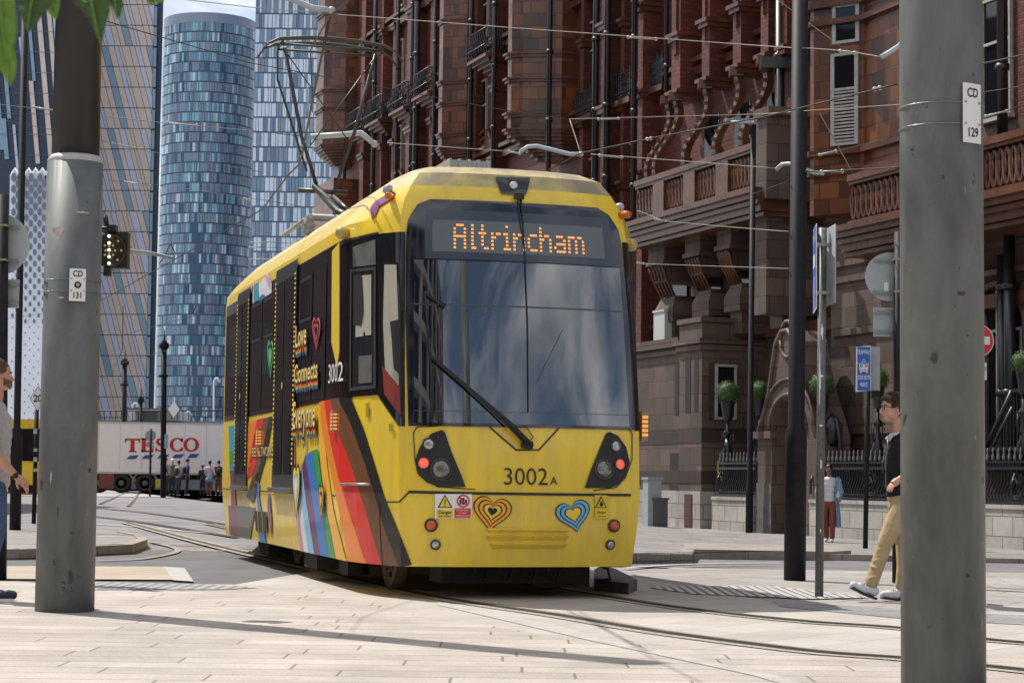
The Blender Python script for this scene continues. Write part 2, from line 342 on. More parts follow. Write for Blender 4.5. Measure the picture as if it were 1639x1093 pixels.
sheet('hotel_pavement', [[(-1.5, 32.0), (2.5, 31.2), (8, 30.6), (40, 30.0), (40, 60), (-30, 140), (-22, 140), (-1.5, 42)]], 0.055, PAVE)
# far road surfaces seen on the left: pale bands
kerb_later = [(-22, 140), (-1.5, 42), (-1.5, 32.0)]
sheet('far_road', [[(-60, 27.5), (-.6, 27.5), (-1.6, 40), (-12, 88), (-60, 88)]], -.018, mat('far_road_grey', (.20, .19, .20), .85, var=.35, vscale=.5, bump=.4, bscale=60))
sheet('far_pavement', [[(-60, 88), (-12, 88), (-14, 102), (-60, 102)]], .004, mat('far_pavement_grey', (.36, .33, .32), .85, var=.2, vscale=.7))
sheet('left_pavement', [gp((-500, 892), (30, 893), (60, 890), (210, 881), (233, 874), (225, 866), (200, 861), (120, 858), (-500, 850))], .10, PAVE)
# tan slabs, tactile strips
sheet('tan_crossing_slabs', [gp((-300, 905), (262, 907), (277, 928), (-300, 925))], .005, TAN)
sheet('white_edge_slabs', [gp((262, 907), (295, 909), (310, 931), (277, 929))], .006, mat('pale_edge', (.40, .385, .37), .8, var=.1))
def studs(name, poly, m, base, sp=.075, r=.018, bm_mat=None):
    sheet(name+'_base', [poly], .006, base)
    mb = MB(); xs = [p[0] for p in poly]; ys = [p[1] for p in poly]
    def inside(x, y):
        c = False; n = len(poly)
        for i in range(n):
            (x1, y1), (x2, y2) = poly[i], poly[(i+1) % n]
            if (y1 > y) != (y2 > y) and x < (x2-x1)*(y-y1)/(y2-y1)+x1: c = not c
        return c
    x = min(xs)
    while x < max(xs):
        y = min(ys)
        while y < max(ys):
            if inside(x, y):
                z = zg(x, y)+.006; mb.add([(x-r, y-r, z), (x+r, y-r, z), (x+r, y+r, z), (x-r, y+r, z), (x-r*.6, y-r*.6, z+.006), (x+r*.6, y-r*.6, z+.006), (x+r*.6, y+r*.6, z+.006), (x-r*.6, y+r*.6, z+.006)],
                       [(4, 5, 6, 7), (0, 1, 5, 4), (1, 2, 6, 5), (2, 3, 7, 6), (3, 0, 4, 7)])
            y += sp
        x += sp
    o = mb.build(name+'_studs', m); o['kind'] = 'structure'
studs('tactile_paving', gp((150, 931), (330, 936), (415, 941), (345, 944), (150, 944)), mat('tactile_stud_dark', (.23, .23, .24), .8), GRYT, .11, .026)
studs('tactile_paving_corner', gp((1040, 941), (1100, 938), (1240, 939), (1392, 957), (1300, 959), (1110, 951)), mat('tactile_stud_grey', (.46, .45, .43), .8), mat('tactile_base_dark', (.13, .13, .14), .8), .085, .027)
sheet('grey_slab_band', [gp((1235, 962), (1443, 975), (1640, 985), (1640, 1000), (1443, 990), (1250, 971))], .004, brick('grey_band', (.36, .35, .345), (.32, .31, .305), (.24, .23, .22), .4, .25, .01, .8, rot=.5, grain=.2))
sheet('pale_channel_line', [gp((700, 962), (900, 1003), (960, 1022), (1240, 1080), (1300, 1100), (1270, 1100), (1200, 1080), (930, 1022), (700, 968))], .004, mat('channel_grey', (.40, .37, .345), .8, var=.2))
# rails: grooved strips following the curve the tram is taking
def railpath(pts, n=40):
    r = []; pts = [Vector((p[0], p[1], 0)) for p in pts]
    P_ = [pts[0]*2-pts[1]]+pts+[pts[-1]*2-pts[-2]]
    for i in range(1, len(P_)-2):
        for k in range(12):
            t = k/12; a, b, c, d = P_[i-1:i+3]
            r.append(.5*((2*b)+(-a+c)*t+(2*a-5*b+4*c-d)*t*t+(-a+3*b-3*c+d)*t**3))
    r.append(pts[-1]); return r
def ribbon(mb, path, o0, o1, off):
    for i in range(len(path)-1):
        a, b = path[i], path[i+1]; ta = (path[min(i+1, len(path)-1)]-path[max(i-1, 0)]).normalized(); tb = (path[min(i+2, len(path)-1)]-path[i]).normalized()
        na = Vector((ta.y, -ta.x, 0)); nb = Vector((tb.y, -tb.x, 0))
        q = [a+na*o0, a+na*o1, b+nb*o1, b+nb*o0]
        mb.face([(p.x, p.y, zg(p.x, p.y)+off) for p in reversed(q)])
def track(name, pts, g=.20):
    p = railpath(pts)
    for nm, o0, o1, off, m in (('rail_grit_strip', -g, g, .006, GRIT), ('rail_groove', -.045, .055, .0095, GROOV), ('rail', -.05, .005, .013, RAIL)):
        mb = MB(); ribbon(mb, p, o0, o1, off); mb.build(nm, m, recalc=False)['kind'] = 'structure'
A_ = gp((955, 952), (1060, 969), (1170, 983), (1300, 996), (1443, 1006), (1577, 1024), (1700, 1034))
B_ = gp((900, 986), (1000, 1003), (1100, 1018), (1300, 1043), (1443, 1054), (1577, 1067), (1700, 1080))
track('a', [(-6.4, 42), (-3.0, 30), (-.9, 23.0)]+A_, .13); track('b', [(-8.1, 42), (-4.6, 30), (-2.3, 22.6), (-.75, 17.6)]+B_, .15)
track('c', gp((150, 812), (230, 822), (365, 842))[0:1]+gp((230, 820), (330, 834), (420, 848)), .07); track('d', gp((150, 826), (230, 836), (380, 860)), .07)
track('e', gp((160, 806), (190, 793))+gp((205, 788)), .07); track('f', gp((205, 810), (214, 800), (222, 790)), .07)
# kerbs
def kerb(name, pts, h, w, m=KERB, base=0.0):
    mb = MB(); n = len(pts)
    for i in range(n-1):
        a = Vector((pts[i][0], pts[i][1], 0)); b = Vector((pts[i+1][0], pts[i+1][1], 0)); t = (b-a).normalized(); nn = Vector((-t.y, t.x, 0))*w
        q = [a, b, b+nn, a+nn]
        lo = [(p.x, p.y, zg(p.x, p.y)-.05) for p in q]; hi = [(p.x, p.y, zg(p.x, p.y)+base+h) for p in q]
        mb.hexa(lo, hi)
    o = mb.build(name, m); o['kind'] = 'structure'; return o
kerb('kerb', gp((-500, 893), (30, 894), (60, 893), (212, 885), (236, 876), (228, 867), (200, 862)), .115, .14)
kerb('kerb_island', gp((1020, 901), (1108, 899), (1112, 888)), .13, .16)
def island(name, pts, h, m):
    mb = MB(); n = len(pts)
    z = [zg(*p) for p in pts]
    vs = [(p[0], p[1], z[i]-.05) for i, p in enumerate(pts)]+[(p[0], p[1], z[i]+h) for i, p in enumerate(pts)]
    mb.add(vs, [tuple(range(n, 2*n))]+[(i, (i+1) % n, n+(i+1) % n, n+i) for i in range(n)]); o = mb.build(name, m); o['kind'] = 'structure'
island('traffic_island', gp((980, 901), (1108, 901), (1112, 893), (1060, 886), (980, 886)), .12, PAVE)
island('traffic_island_long', gp((1095, 893), (1330, 896), (1362, 893), (1325, 883), (1095, 880)), .13, KERB)
island('kerb_ramp', gp((951, 944), (1006, 951), (1020, 944), (985, 925), (965, 918), (951, 926)), .10, mat('dark_ramp', (.10, .10, .105), .8, var=.3))
kerb('pavement_kerb', kerb_later, .06, .2)
kerb('pavement_kerb', [(-1.5, 32.0), (2.5, 31.2), (8, 30.6), (40, 30.0)], .06, .2)
# worn yellow and white road marks
YM = mat('faded_yellow_line', (.27, .25, .20), .8, var=.4, vscale=12); WM = mat('faded_white_line', (.50, .49, .47), .8, var=.3, vscale=10)
def line(name, m, pts, w, off=.003):
    mb = MB(); ribbon(mb, railpath(pts), -w/2, w/2, off); mb.build(name, m, recalc=False)['kind'] = 'structure'
line('yellow_line', YM, gp((160, 897), (235, 893), (285, 880), (240, 866)), .09)
line('yellow_line', YM, gp((1090, 907), (1200, 905), (1330, 907)), .10, .006); line('white_line', WM, gp((1000, 909), (1100, 903), (1250, 901)), .10, .006)
line('white_line', WM, gp((305, 881), (370, 881)), .1); line('white_line', WM, gp((150, 838), (260, 846), (380, 858)), .09)
line('yellow_line', YM, gp((1440, 896), (1640, 900)), .12, .006)
# ------------------------------------------------------------------ far towers
def wl(name, c, r=.3, sp=.35): return mat(name, c, r, spec=sp, var=.12, vscale=.05)
TG = [wl('tower_slate', (.13, .20, .30)), wl('tower_blue', (.17, .28, .40)), wl('tower_mauve', (.23, .29, .38), .4), wl('tower_teal', (.22, .50, .60), .1), wl('tower_deep', (.05, .11, .20)), wl('tower_pale', (.55, .66, .78), .2), wl('tower_frame', (.12, .155, .22), .5)]
def tower_round():
    Z = 640.; c = P(320, 764, Z); R = 74.0*Z/FPX; top = P(326, 37, Z).z
    t = thing('round_tower', 'round glass tower of small blue and teal panes under the patch of sky', 'skyscraper', (c.x, c.y+R, 0))
    c = Vector((c.x, c.y, 0)); mb = MB(); mb.cur = 0
    core = MB(); core.lathe(c, [(R-.4, -2), (R-.4, top-4), (R-.8, top-3)], 64, smooth=False); core.build('core', TG[6], t)
    rim = MB(); rim.lathe(c, [(R+.1, top-3.2), (R+.1, top)], 64, smooth=False); rim.build('parapet', TG[2], t)
    rh = 3.25; nrow = int((top-3)/rh); ncol = 112
    wts = [0, 1, 1, 1, 2, 2, 2, 3, 4, 5, 1, 0, 3]
    for i in range(nrow):
        z0 = top-3-(i+1)*rh+.25; z1 = z0+rh-.45; ph = (i % 2)*.5
        for j in range(ncol):
            a0 = 2*math.pi*(j+ph)/ncol
            if math.sin(a0) > .25: continue
            w = 2*math.pi/ncol*random.choice([.75, .85, .92]); mb.cur = random.choice(wts)
            if 15 < i and -1.75 < a0-2*math.pi < -1.45 and random.random() < .5: mb.cur = 4
            q = [c+Vector((math.cos(a)*R, math.sin(a)*R, z)) for a, z in ((a0, z0), (a0+w, z0), (a0+w, z1), (a0, z1))]
            mb.face(q)
    o = mb.build('glass_panes', TG, t, recalc=False)
def tower_square():
    Z = 600.; a = P(393, 764, Z); b = P(520, 764, Z); k = Z/FPX
    t = thing('square_tower', 'pale blue glass tower rising out of frame beside the red brick hotel', 'skyscraper', (a.x, a.y, 0))
    mb = MB(); mb.prism([(a.x, a.y), (b.x, b.y), (b.x, b.y+30), (a.x+3, a.y+30)], -2, 185); mb.build('core', TG[6], t)
    mb = MB(); rh = 4.6; x = a.x
    for i in range(42):
        z0 = i*rh; x = a.x+.15
        while x < b.x:
            w = random.choice([.8, 1.1, 1.4]); mb.cur = random.choice([5, 5, 1, 5, 2, 1, 5, 0, 5])
            mb.face([(x, a.y-.3, z0+.3), (x+w-.18, a.y-.3, z0+.3), (x+w-.18, a.y-.3, z0+rh-.2), (x, a.y-.3, z0+rh-.2)]); x += w
    mb.build('glass_panes', TG, t, recalc=False)
tower_round(); tower_square()
BEI = wl('clad_beige', (.58, .50, .45), .6); LIL = wl('clad_lilac', (.48, .52, .68), .4); NAV = wl('clad_navy', (.030, .048, .085), .25); BGL = wl('strip_glass', (.21, .33, .43), .15); EDG = wl('edge_dark', (.025, .04, .065), .3)
def slant_tower():
    Z = 230.
    def q(px, py, dz=0): return P(px, py, Z+dz)
    base = q(200, 764); t = thing('slanting_tower', 'tower with slanting beige strips and leaning blue glass bands left of the round tower', 'skyscraper', (base.x, base.y, 0))
    k = Z/FPX
    mb = MB(); a, b, c, d = q(60, 790), q(243, 790), q(263, -60), q(60, -60); dv = Vector((-8, 22, 0))
    mb.hexa([a, b, b+dv, a+dv], [d, c, c+dv, d+dv]); mb.build('core', EDG, t)
    st = MB(); mats = [BEI, LIL, BGL, NAV]
    rows = [(-60, 33), (33, 47*1)]; ys = [-60]; y = -25
    while y < 800: ys.append(y); y += 33.0
    ys.append(800)
    for r in range(len(ys)-1):
        y0, y1 = ys[r], ys[r+1]; g = r//4
        xr0 = 250-.014*y0*1.6+2; xr1 = 250-.014*y1*1.6+2
        x = -40+(r % 4)*8.3+(g*5) % 20; pat = 0
        seq = [0, 0, 1, 0, 2, 0, 1, 1, 0, 0, 2, 0, 1, 0]
        j = 0
        while x < 250:
            wd = [10, 7, 5, 12, 9, 8][j % 6]; mi = seq[(j+g) % len(seq)]
            if mi == 2: wd = 11
            x0b = x; xl0 = max(60, x0b); xl1 = max(60, x0b+8); xx0 = min(x0b+wd-.8, 244-.02*y0); xx1 = min(x0b+wd+8-.8, 244-.02*y1)
            if x+wd > 60:
                st.cur = mi; pp = [(xl1, y1-.6), (x+wd+8-.8, y1-.6), (x+wd-.8, y0+.6), (xl0, y0+.6)]; pp = [(a_+.022*b_, b_) for a_, b_ in pp]; pp = clip(pp, 0, 247, False)
                if len(pp) > 2: st.face([q(a_-.022*b_, b_, -.4) for a_, b_ in pp])
            x += wd; j += 1
    y = -60
    st.build('cladding_strips', mats, t, recalc=False)
    eg = MB(); yy = -55
    while yy < 700:
        xe = 249-.022*yy; eg.face([q(xe-2, yy+30, -.5), q(xe+2.5, yy+30, -.5), q(xe+3, yy, -.5), q(xe-1.5, yy, -.5)]); yy += 33
    eg.build('corner_glazing', BGL, t, recalc=False)
    # navy wing on the left
    t2 = thing('navy_tower', 'dark navy tower with pale slanting strips behind the left pole and leaves', 'skyscraper', tuple(P(30, 764, 215)*Vector((1, 1, 0)) if False else (P(30, 764, 215).x, 215, 0)))
    Zb = 215
    def w(px, py, dz=0): return P(px, py, Zb+dz)
    mb = MB(); a, b, c, d = w(-80, 800), w(97, 800), w(97, -60), w(-80, -60); dv = Vector((0, 12, 0)); mb.hexa([a, b, b+dv, a+dv], [d, c, c+dv, d+dv]); mb.build('core', NAV, t2)
    mb = MB()
    for (x, y0, y1, wd, mi) in [(58, 22, 275, 8, 0), (74, 10, 200, 7, 0), (84, 22, 75, 12, 1), (46, 130, 262, 7, 0), (42, 10, 130, 5, 2), (30, 60, 130, 5, 1), (6, 120, 190, 6, 2), (2, 190, 255, 7, 2), (10, 20, 80, 6, 2), (88, 90, 260, 10, 0), (-12, 100, 240, 7, 2), (20, 200, 290, 4, 1)]:
        mb.cur = mi; s = (y1-y0)*.085
        mb.face([w(x+s, y1, -.3), w(x+s+wd, y1, -.3), w(x+wd, y0, -.3), w(x, y0, -.3)])
    mb.build('cladding_strips', mats, t2, recalc=False)
    mb = MB()
    for i in range(28):
        y = -50+i*33; mb.face([w(-78, y+.6, -.35), w(96, y+2.6, -.35), w(96, y+1.8, -.35), w(-78, y, -.35)])
    mb.build('floor_lines', wl('floor_line', (.10, .12, .16)), t2, recalc=False)
slant_tower()
def lattice():
    Z = 170.
    def q(px, py, dz=0): return P(px, py, Z+dz)
    b = q(40, 764); t = thing('lattice_building', 'white building with pierced petal lattice front behind the left poles', 'building', (b.x, Z, 0))
    WL = mat('lattice_white', (.78, .82, .90), .5, var=.06, vscale=.2); DK = mat('lattice_void', (.14, .18, .25), .5)
    mb = MB(); a, c = q(8, 800), q(100, 800); d, e = q(16, 279), q(100, 277); dv = Vector((0, 10, 0)); mb.hexa([a, c, c+dv, a+dv], [d, e, e+dv, d+dv]); mb.build('white_wall', WL, t)
    mb = MB(); cw = 14.0
    for k in range(7):
        for r in range(60):
            y = 284+r*9.2; fr = max(0, min(1, (y-300)/330)); cx = 22+k*cw+(cw/2 if r % 2 else 0)-(y-284)*.01
            if cx > 96 or y > 760 or cx < 18: continue
            hw = 4.2*(1-fr)+1.1*fr; hh = 7.2*(1-fr)+2.0*fr
            if y > 520: hw = 1.1; hh = 1.6
            mb.face([q(cx+hw*math.sin(a)*(1 if math.cos(a) < 0 else .6+.4*abs(math.sin(a))), y-hh*math.cos(a), -.25) for a in [2*math.pi*i/10 for i in range(10)]])
    mb.build('lattice_openings', DK, t, recalc=False)
    mb = MB()
    for k in range(8):
        x = 18+k*11; mb.tube([q(x, 286), q(x+3, 277), q(x+6, 271), q(x+9, 277), q(x+12, 286)], .16, 6)
    mb.build('petal_crest', WL, t)
lattice()
def low_block():
    Z = 125.; b = P(280, 764, Z); t = thing('low_station_block', 'low grey station block with railings just above the lorry roof', 'building', (b.x, Z, 0))
    mb = MB(); a = P(60, 700, Z); c = P(390, 700, Z); mb.prism([(a.x, Z), (c.x, Z), (c.x, Z+8), (a.x, Z+8)], -.5, P(250, 673, Z).z); mb.build('wall', mat('block_grey', (.19, .20, .21), .7, var=.2, vscale=.6), t)
    mb = MB(); a = P(205, 700, Z-1); c = P(287, 700, Z-1); z0 = P(250, 673, Z-1).z; z1 = P(250, 657, Z-1).z
    mb.prism([(a.x, Z-1), (a.x+.6, Z-2), (c.x-1.5, Z-2), (c.x, Z-1), (c.x, Z+3), (a.x, Z+3)], z0, z1); mb.build('rooftop_room', mat('zinc', (.22, .24, .26), .5, var=.2), t)
    mb = MB()
    for i in range(14):
        x = a.x+.8+i*(c.x-a.x-2)/13; mb.box((x, Z-2.05, (z0+z1)/2), (.06, .08, (z1-z0)))
    mb.box(((a.x+c.x)/2, Z-2.1, z1+.06), (c.x-a.x, .4, .12)); mb.build('mullions', mat('zinc_dark', (.10, .11, .12), .5), t)
    mb = MB(); rl = P(160, 655, Z-3)
    for px in range(158, 400, 9): p = P(px, 664, Z-3); mb.tube([(p.x, p.y, p.z-.3), (p.x, p.y, p.z+.3)], .02, 4)
    mb.tube([P(158, 657, Z-3), P(400, 657, Z-3)], .04, 4); mb.build('railing', RUB, t)
    c = P(278, 655, Z-4); mb = MB(); mb.extr([(c.x-.0, c.y, c.z+.5), (c.x+.35, c.y, c.z), (c.x, c.y, c.z-.5), (c.x-.35, c.y, c.z)], (0, .05, 0)); mb.build('diamond_sign', WSGN, t)
low_block()
# the round white-gridded building that stands behind the camera and shows in the windscreen
def behind():
    t = thing('round_library', 'round pale stone building with a tall window grid behind the camera', 'building', (-8, -18, 0))
    mb = MB(); cx, cy, R = -8, -36, 18
    mb.lathe((cx, cy, 0), [(R-.5, -.2), (R-.5, 22.8)], 64, smooth=False); mb.build('glass_wall', mat('library_glass', (.02, .03, .04), .1), t)
    mb = MB()
    for i in range(56):
        a = 2*math.pi*i/56; mb.box((cx+R*math.cos(a), cy+R*math.sin(a), 11.5), (.5, .45, 23), rz=a)
    for z in [0.5, 3, 5.5, 8, 10.5, 13, 15.5, 18, 20.5, 23]: mb.lathe((cx, cy, z), [(R+.3, -.2), (R+.3, .2)], 64, smooth=False)
    mb.build('stone_grid', mat('library_stone', (.42, .40, .36), .7), t)
behind()
# ------------------------------------------------------------------ hotel
HO = Vector((7.52, 46.5, 0)); HD = Vector((-.352, .936, 0)).normalized(); HN = Vector((-.936, -.352, 0)).normalized()
ZB = -.30
def H(t, d, z): return HO+HD*t+HN*d+Vector((0, 0, z))
def hp(px, py, d=0.0):
    r = ray(px, py); o = HO+HN*d; k = (o-CAMP).dot(HN)/r.dot(HN); p = CAMP+r*k; return (p-HO).dot(HD), p.z
def T(px, d=0.0, py=500): return hp(px, py, d)[0]
BRK = brick('hotel_red_brick', (.22, .048, .028), (.12, .028, .018), (.075, .032, .025), .32, .13, .016, .55, dirt=.4, dscale=.35)
TER = brick('hotel_terracotta', (.29, .092, .022), (.07, .022, .009), (.055, .027, .018), .55, .42, .014, .3, dirt=.45, dscale=.4, spec=.7)
TRD = mat('hotel_moulding', (.115, .047, .026), .3, var=.5, vscale=1.5, bump=.3, bscale=9)
STO = brick('hotel_granite', (.185, .125, .10), (.105, .072, .060), (.05, .036, .033), .85, .48, .012, .6, dirt=.4, dscale=.45)
PAL = brick('hotel_pale_plinth', (.52, .49, .45), (.42, .40, .375), (.18, .17, .16), .7, .4, .012, .7, dirt=.35, dscale=.8)
FRM = mat('hotel_window_frame', (.42, .42, .40), .5, var=.2); IRO = mat('black_iron', (.012, .013, .017), .35, coat=.2); LEA = mat('lead_roof', (.12, .12, .12), .6, var=.3)
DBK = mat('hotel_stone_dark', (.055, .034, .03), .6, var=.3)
hotel = thing('grand_hotel', 'ornate red brick and terracotta Victorian hotel filling the right side behind the tram', 'building', tuple(HO))
def hb(mb, t0, t1, d0, d1, z0, z1):
    mb.hexa([H(t0, d0, z0), H(t1, d0, z0), H(t1, d1, z0), H(t0, d1, z0)], [H(t0, d0, z1), H(t1, d0, z1), H(t1, d1, z1), H(t0, d1, z1)])
def hpoly(mb, pts, z0, z1): mb.prism([(H(t, d, 0).x, H(t, d, 0).y) for t, d in pts], z0, z1)
BW = -1.9
def wall(name, m, fn):
    mb = MB(); fn(mb); return mb.build(name, m, hotel)
wall('wall', BRK, lambda mb: hb(mb, -40, 50.5, -14, BW, 9.0, 30))
wall('wall', STO, lambda mb: hb(mb, -40, 50.5, -14, BW, -1, 9.0))
# floor bands along the whole recessed wall
def bands(mb):
    for z, h, d in ((4.9, .3, .25), (5.6, .12, .35), (12.9, .25, .22), (13.25, .14, .34), (17.0, .22, .25), (17.3, .12, .36), (20.6, .3, .3), (21.0, .14, .42), (24.5, .3, .3)):
        hb(mb, -39, 46.4, BW-.1, BW+d, z, z+h)
wall('string_course', TRD, bands)
TZ = 26
def block(mb, a, b, d, z0, z1, back=BW):
    hb(mb, T(b, d), T(a, d), back, d, z0, z1)
# --- turrets / canted bays with glazed terracotta (pxa, pxb front, depth, z0)
def turret(a, b, d, z0, cant, z1=TZ):
    t1 = T(a, d); t0 = T(b, d); mb = MB()
    pts = [(t1+cant, BW), (t1+.02, d-.35), (t1-.3, d), (t0+.25, d), (t0-.05, d-.3), (t0-cant, BW+.55), (t0-cant-.05, BW)]
    hpoly(mb, pts, z0, z1); o = mb.build('turret_bay', TER, hotel)
    mm = MB(); c = Vector((sum(p[0] for p in pts)/7, BW))
    def grow(g, zz, hh): hpoly(mm, [(c[0]+(p[0]-c[0])*(1+g), BW+(p[1]-BW)*(1+g)) for p in pts], zz, zz+hh)
    for zz in (z0+.0, z0+.55, z0+1.75, z0+2.6, z0+5.0, z0+6.3, z0+8.5, z0+9.6):
        grow(.05, zz, .10); grow(.09, zz+.10, .07)
    for k in range(7): grow(-.08*k, z0-.12*(k+1), .12)
    bpy.data.objects.remove(o); n0 = len(mm.f); mb.v_off = len(mb.v); mb.f += [tuple(i+len(mb.v) for i in f) for f in mm.f]; mb.v += mm.v; mb.mi += [1]*n0; mb.sm += mm.sm; mb.build('turret_bay', [TER, TRD], hotel)
    wd = MB(); # slit windows in the near-facing cant
    return t0, t1
turret(497, 513, -.5, 16.4, .5, 30)
turret(693, 706, -.6, 13.6, .45)
turret(803, 818, .15, 12.7, .6)
for q_ in ((803, 820, .05, 5.2, 11.4), (693, 708, -.7, 5.2, 12.4), (499, 530, -.7, 0, 14.8)): mb = MB(); block(mb, *q_); mb.build('turret_base', TER, hotel)
# --- lit piers of pink brick on the far half, with pilaster caps
piers = [(571, 577, -1.45), (600, 606, -1.45), (622, 626, -1.6), (645, 654, -1.3), (682, 687, -1.5), (783, 790, -1.5), (956, 965, -1.25), (1018, 1026, -1.3), (752, 757, -1.6), (925, 930, -1.6), (990, 995, -1.6)]
for a, b, d in piers:
    mb = MB(); block(mb, a, b, d, 5, 30); mb.cur = 1
    for z in (10.2, 12.7, 15.4, 17.2, 20.5, 23):
        t0, t1 = T(b, d), T(a, d); hb(mb, t0-.07, t1+.07, BW, d+.08, z, z+.16); hb(mb, t0-.12, t1+.12, BW, d+.14, z+.16, z+.26)
    mb.build('brick_pier', [BRK, TRD], hotel)
# --- deep brick piers of the near half
near = [(1072, 1086), (1121, 1133), (1171, 1184), (1216, 1228), (1250, 1258)]
PZ = []
for a, b in near:
    mb = MB(); d = -1.2; t0, t1 = T(b, d), T(a, d); z0 = 12.3; PZ.append((t0, t1)); hb(mb, t0, t1, BW, d, z0, 30)
    hb(mb, t0+.18, t1-.18, d, d+.06, z0+1.2, 30)
    mb.cur = 1
    for z in (12.2, 13.9): hb(mb, t0-.06, t1+.06, BW, d+.10, z, z+.13); hb(mb, t0-.12, t1+.12, BW, d+.17, z+.13, z+.24)
    mb.build('brick_pier', [BRK, TRD], hotel)
# --- scrolled console brackets below the piers
for i, (t0, t1) in enumerate(PZ[:4]):
    for k in ((0,) if i else (0, 1)):
        tm = (t0+t1)/2+k*.55; prof = []; n = 22; hi, lo = 12.2, 9.65
        for j in range(n+1):
            s = j/n; z = hi-(hi-lo)*s; d = -1.2+.08+.52*(s*s*(3-2*s))+.17*math.sin(s*math.pi*2)*-1; prof.append((d, z))
        m1 = MB(); w = .11
        for j in range(n):
            (d0, za), (d1, zb) = prof[j], prof[j+1]; th = .20 if j < n-4 else .26
            m1.hexa([H(tm-w, d0-th, za), H(tm+w, d0-th, za), H(tm+w, d0, za), H(tm-w, d0, za)], [H(tm-w, d1-th, zb), H(tm+w, d1-th, zb), H(tm+w, d1, zb), H(tm-w, d1, zb)])
        for j in range(2, n-1, 2):
            d0, za = prof[j]; m1.box(H(tm, d0+.02, za), (.12, .1, .08)); 
        m1.box(H(tm, -1.18, 12.25), (.38, .38, .25)); m1.box(H(tm, -.62, 9.62), (.40, .45, .25))
        m1.build('scroll_bracket', TRD, hotel)
# thin stone arches in the loggia (back wall recess, dark doors)
for i in range(len(near)-1):
    mb = MB(); a = PZ[i][0]-.1; b = PZ[i+1][1]+.1; hb(mb, b+.15, a-.15, BW, BW+.02, 9.7, 11.6); mb.build('loggia_window', GLS, hotel)
# --- balcony with pierced balustrade (left) 
def balustrade(pa, pb, d, ztop, h, nbal, panels, name='balcony_parapet', pf=.36, n=6):
    t1, t0 = T(pa, d), T(pb, d); mb = MB(); zb = ztop-h
    hb(mb, t0, t1, d-.34, d+.05, ztop-.16, ztop); hb(mb, t0, t1, d-.28, d, ztop-.24, ztop-.16)
    hb(mb, t0, t1, d-.34, d+.03, zb, zb+.14)
    for g, (z, dz) in enumerate(((-.14, .14), (-.28, .14), (-.42, .12), (-.60, .18), (-.72, .1))):
        hb(mb, t0-.1, t1+.1, BW, d+.42-.09*g, zb+z, zb+z+dz)
    o = mb.build(name, TRD, hotel)
    bl = MB(); L_ = t1-t0; pw = L_/panels; hh = h-.38
    for k in range(panels):
        a = t0+k*pw; hb(bl, a, a+pw*pf, d-.3, d+.02, zb+.14, ztop-.22)
        for j in range(n):
            x = a+pw*pf+(j+.5)*pw*(1-pf)/n; w = pw*(1-pf)/n
            ring = [H(x+math.cos(q)*w*.46, d-.1, zb+.14+hh/2+math.sin(q)*hh*.46) for q in [2*math.pi*i/12 for i in range(13)]]
            bl.tube(ring, .05, 5, cap=False); 
            ring = [H(x+w/2+math.cos(q)*w*.3, d-.1, zb+.14+hh/2+math.sin(q)*hh*.25) for q in [2*math.pi*i/8 for i in range(9)]]
            bl.tube(ring, .035, 4, cap=False)
    bl.build('pierced_panel', TRD, o)
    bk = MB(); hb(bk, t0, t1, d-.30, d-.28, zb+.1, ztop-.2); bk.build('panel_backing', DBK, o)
    return t0, t1
balustrade(1015, 1222, -.15, 9.75, 1.25, 4, 4)
mb = MB(); block(mb, 1207, 1226, -.05, 8.2, 10.3); block(mb, 1204, 1229, .05, 10.3, 10.5); block(mb, 1207, 1226, -.3, 5.3, 8.2); mb.build('corner_pier', STO, hotel)
# --- bracket piers and capitals under the balcony
for a, b in ((1034, 1066), (1093, 1123), (1144, 1172), (1206, 1236)):
    d = -.55; t0, t1 = T(b, d), T(a, d); m1 = MB(); ww = (t1-t0)
    t0 += ww*.1; t1 -= ww*.1
    hb(m1, t0, t1, BW, d, 7.3, 8.1); hb(m1, t0-.06, t1+.06, BW, d+.08, 8.0, 8.15); hb(m1, t0-.05, t1+.05, BW, d+.06, 7.25, 7.37)
    hb(m1, t0+.1, t1-.1, BW, d-.12, 6.75, 7.3)
    o = m1.build('balcony_bracket', STO, hotel); m2 = MB()
    for j in range(5):
        tt = t0+.12+(t1-t0-.24)*j/4; m2.tube([H(tt, d+.02, 7.2), H(tt, d-.1, 6.85), H(tt+.0, d-.38, 6.35)], [.06, .05, .04], 5)
    m2.build('bracket_fluting', TRD, o)
    m3 = MB(); m3.add([H(t0-.05, BW, 6.0), H(t1+.05, BW, 6.0), H(t1+.05, d-.25, 6.0), H(t0-.05, d-.25, 6.0), H(t0+.1, BW, 6.35), H(t1-.1, BW, 6.35), H(t1-.1, d-.4, 6.35), H(t0+.1, d-.4, 6.35)], [(0, 1, 5, 4), (1, 2, 6, 5), (2, 3, 7, 6), (3, 0, 4, 7), (4, 5, 6, 7), (0, 1, 2, 3)])
    hb(m3, t0-.05, t1+.05, BW, d-.25, 5.6, 6.0); hb(m3, t0+.08, t1-.08, BW, d-.38, 5.0, 5.6); m3.build('column', STO, hotel)
for a, b in ((1066, 1088), (1122, 1142), (1172, 1200)): mb = MB(); t0, t1 = T(b, -1.6), T(a, -1.6); hb(mb, t0, t1, BW, BW+.08, 3, 7.6); mb.build('loggia_window', GLS, hotel)
for a in (1090, 1142): mb = MB(); t = T(a, -1.5); hb(mb, t-.06, t+.06, BW, -1.5, 4.9, 6.2); mb.build('window_frame', FRM, hotel)
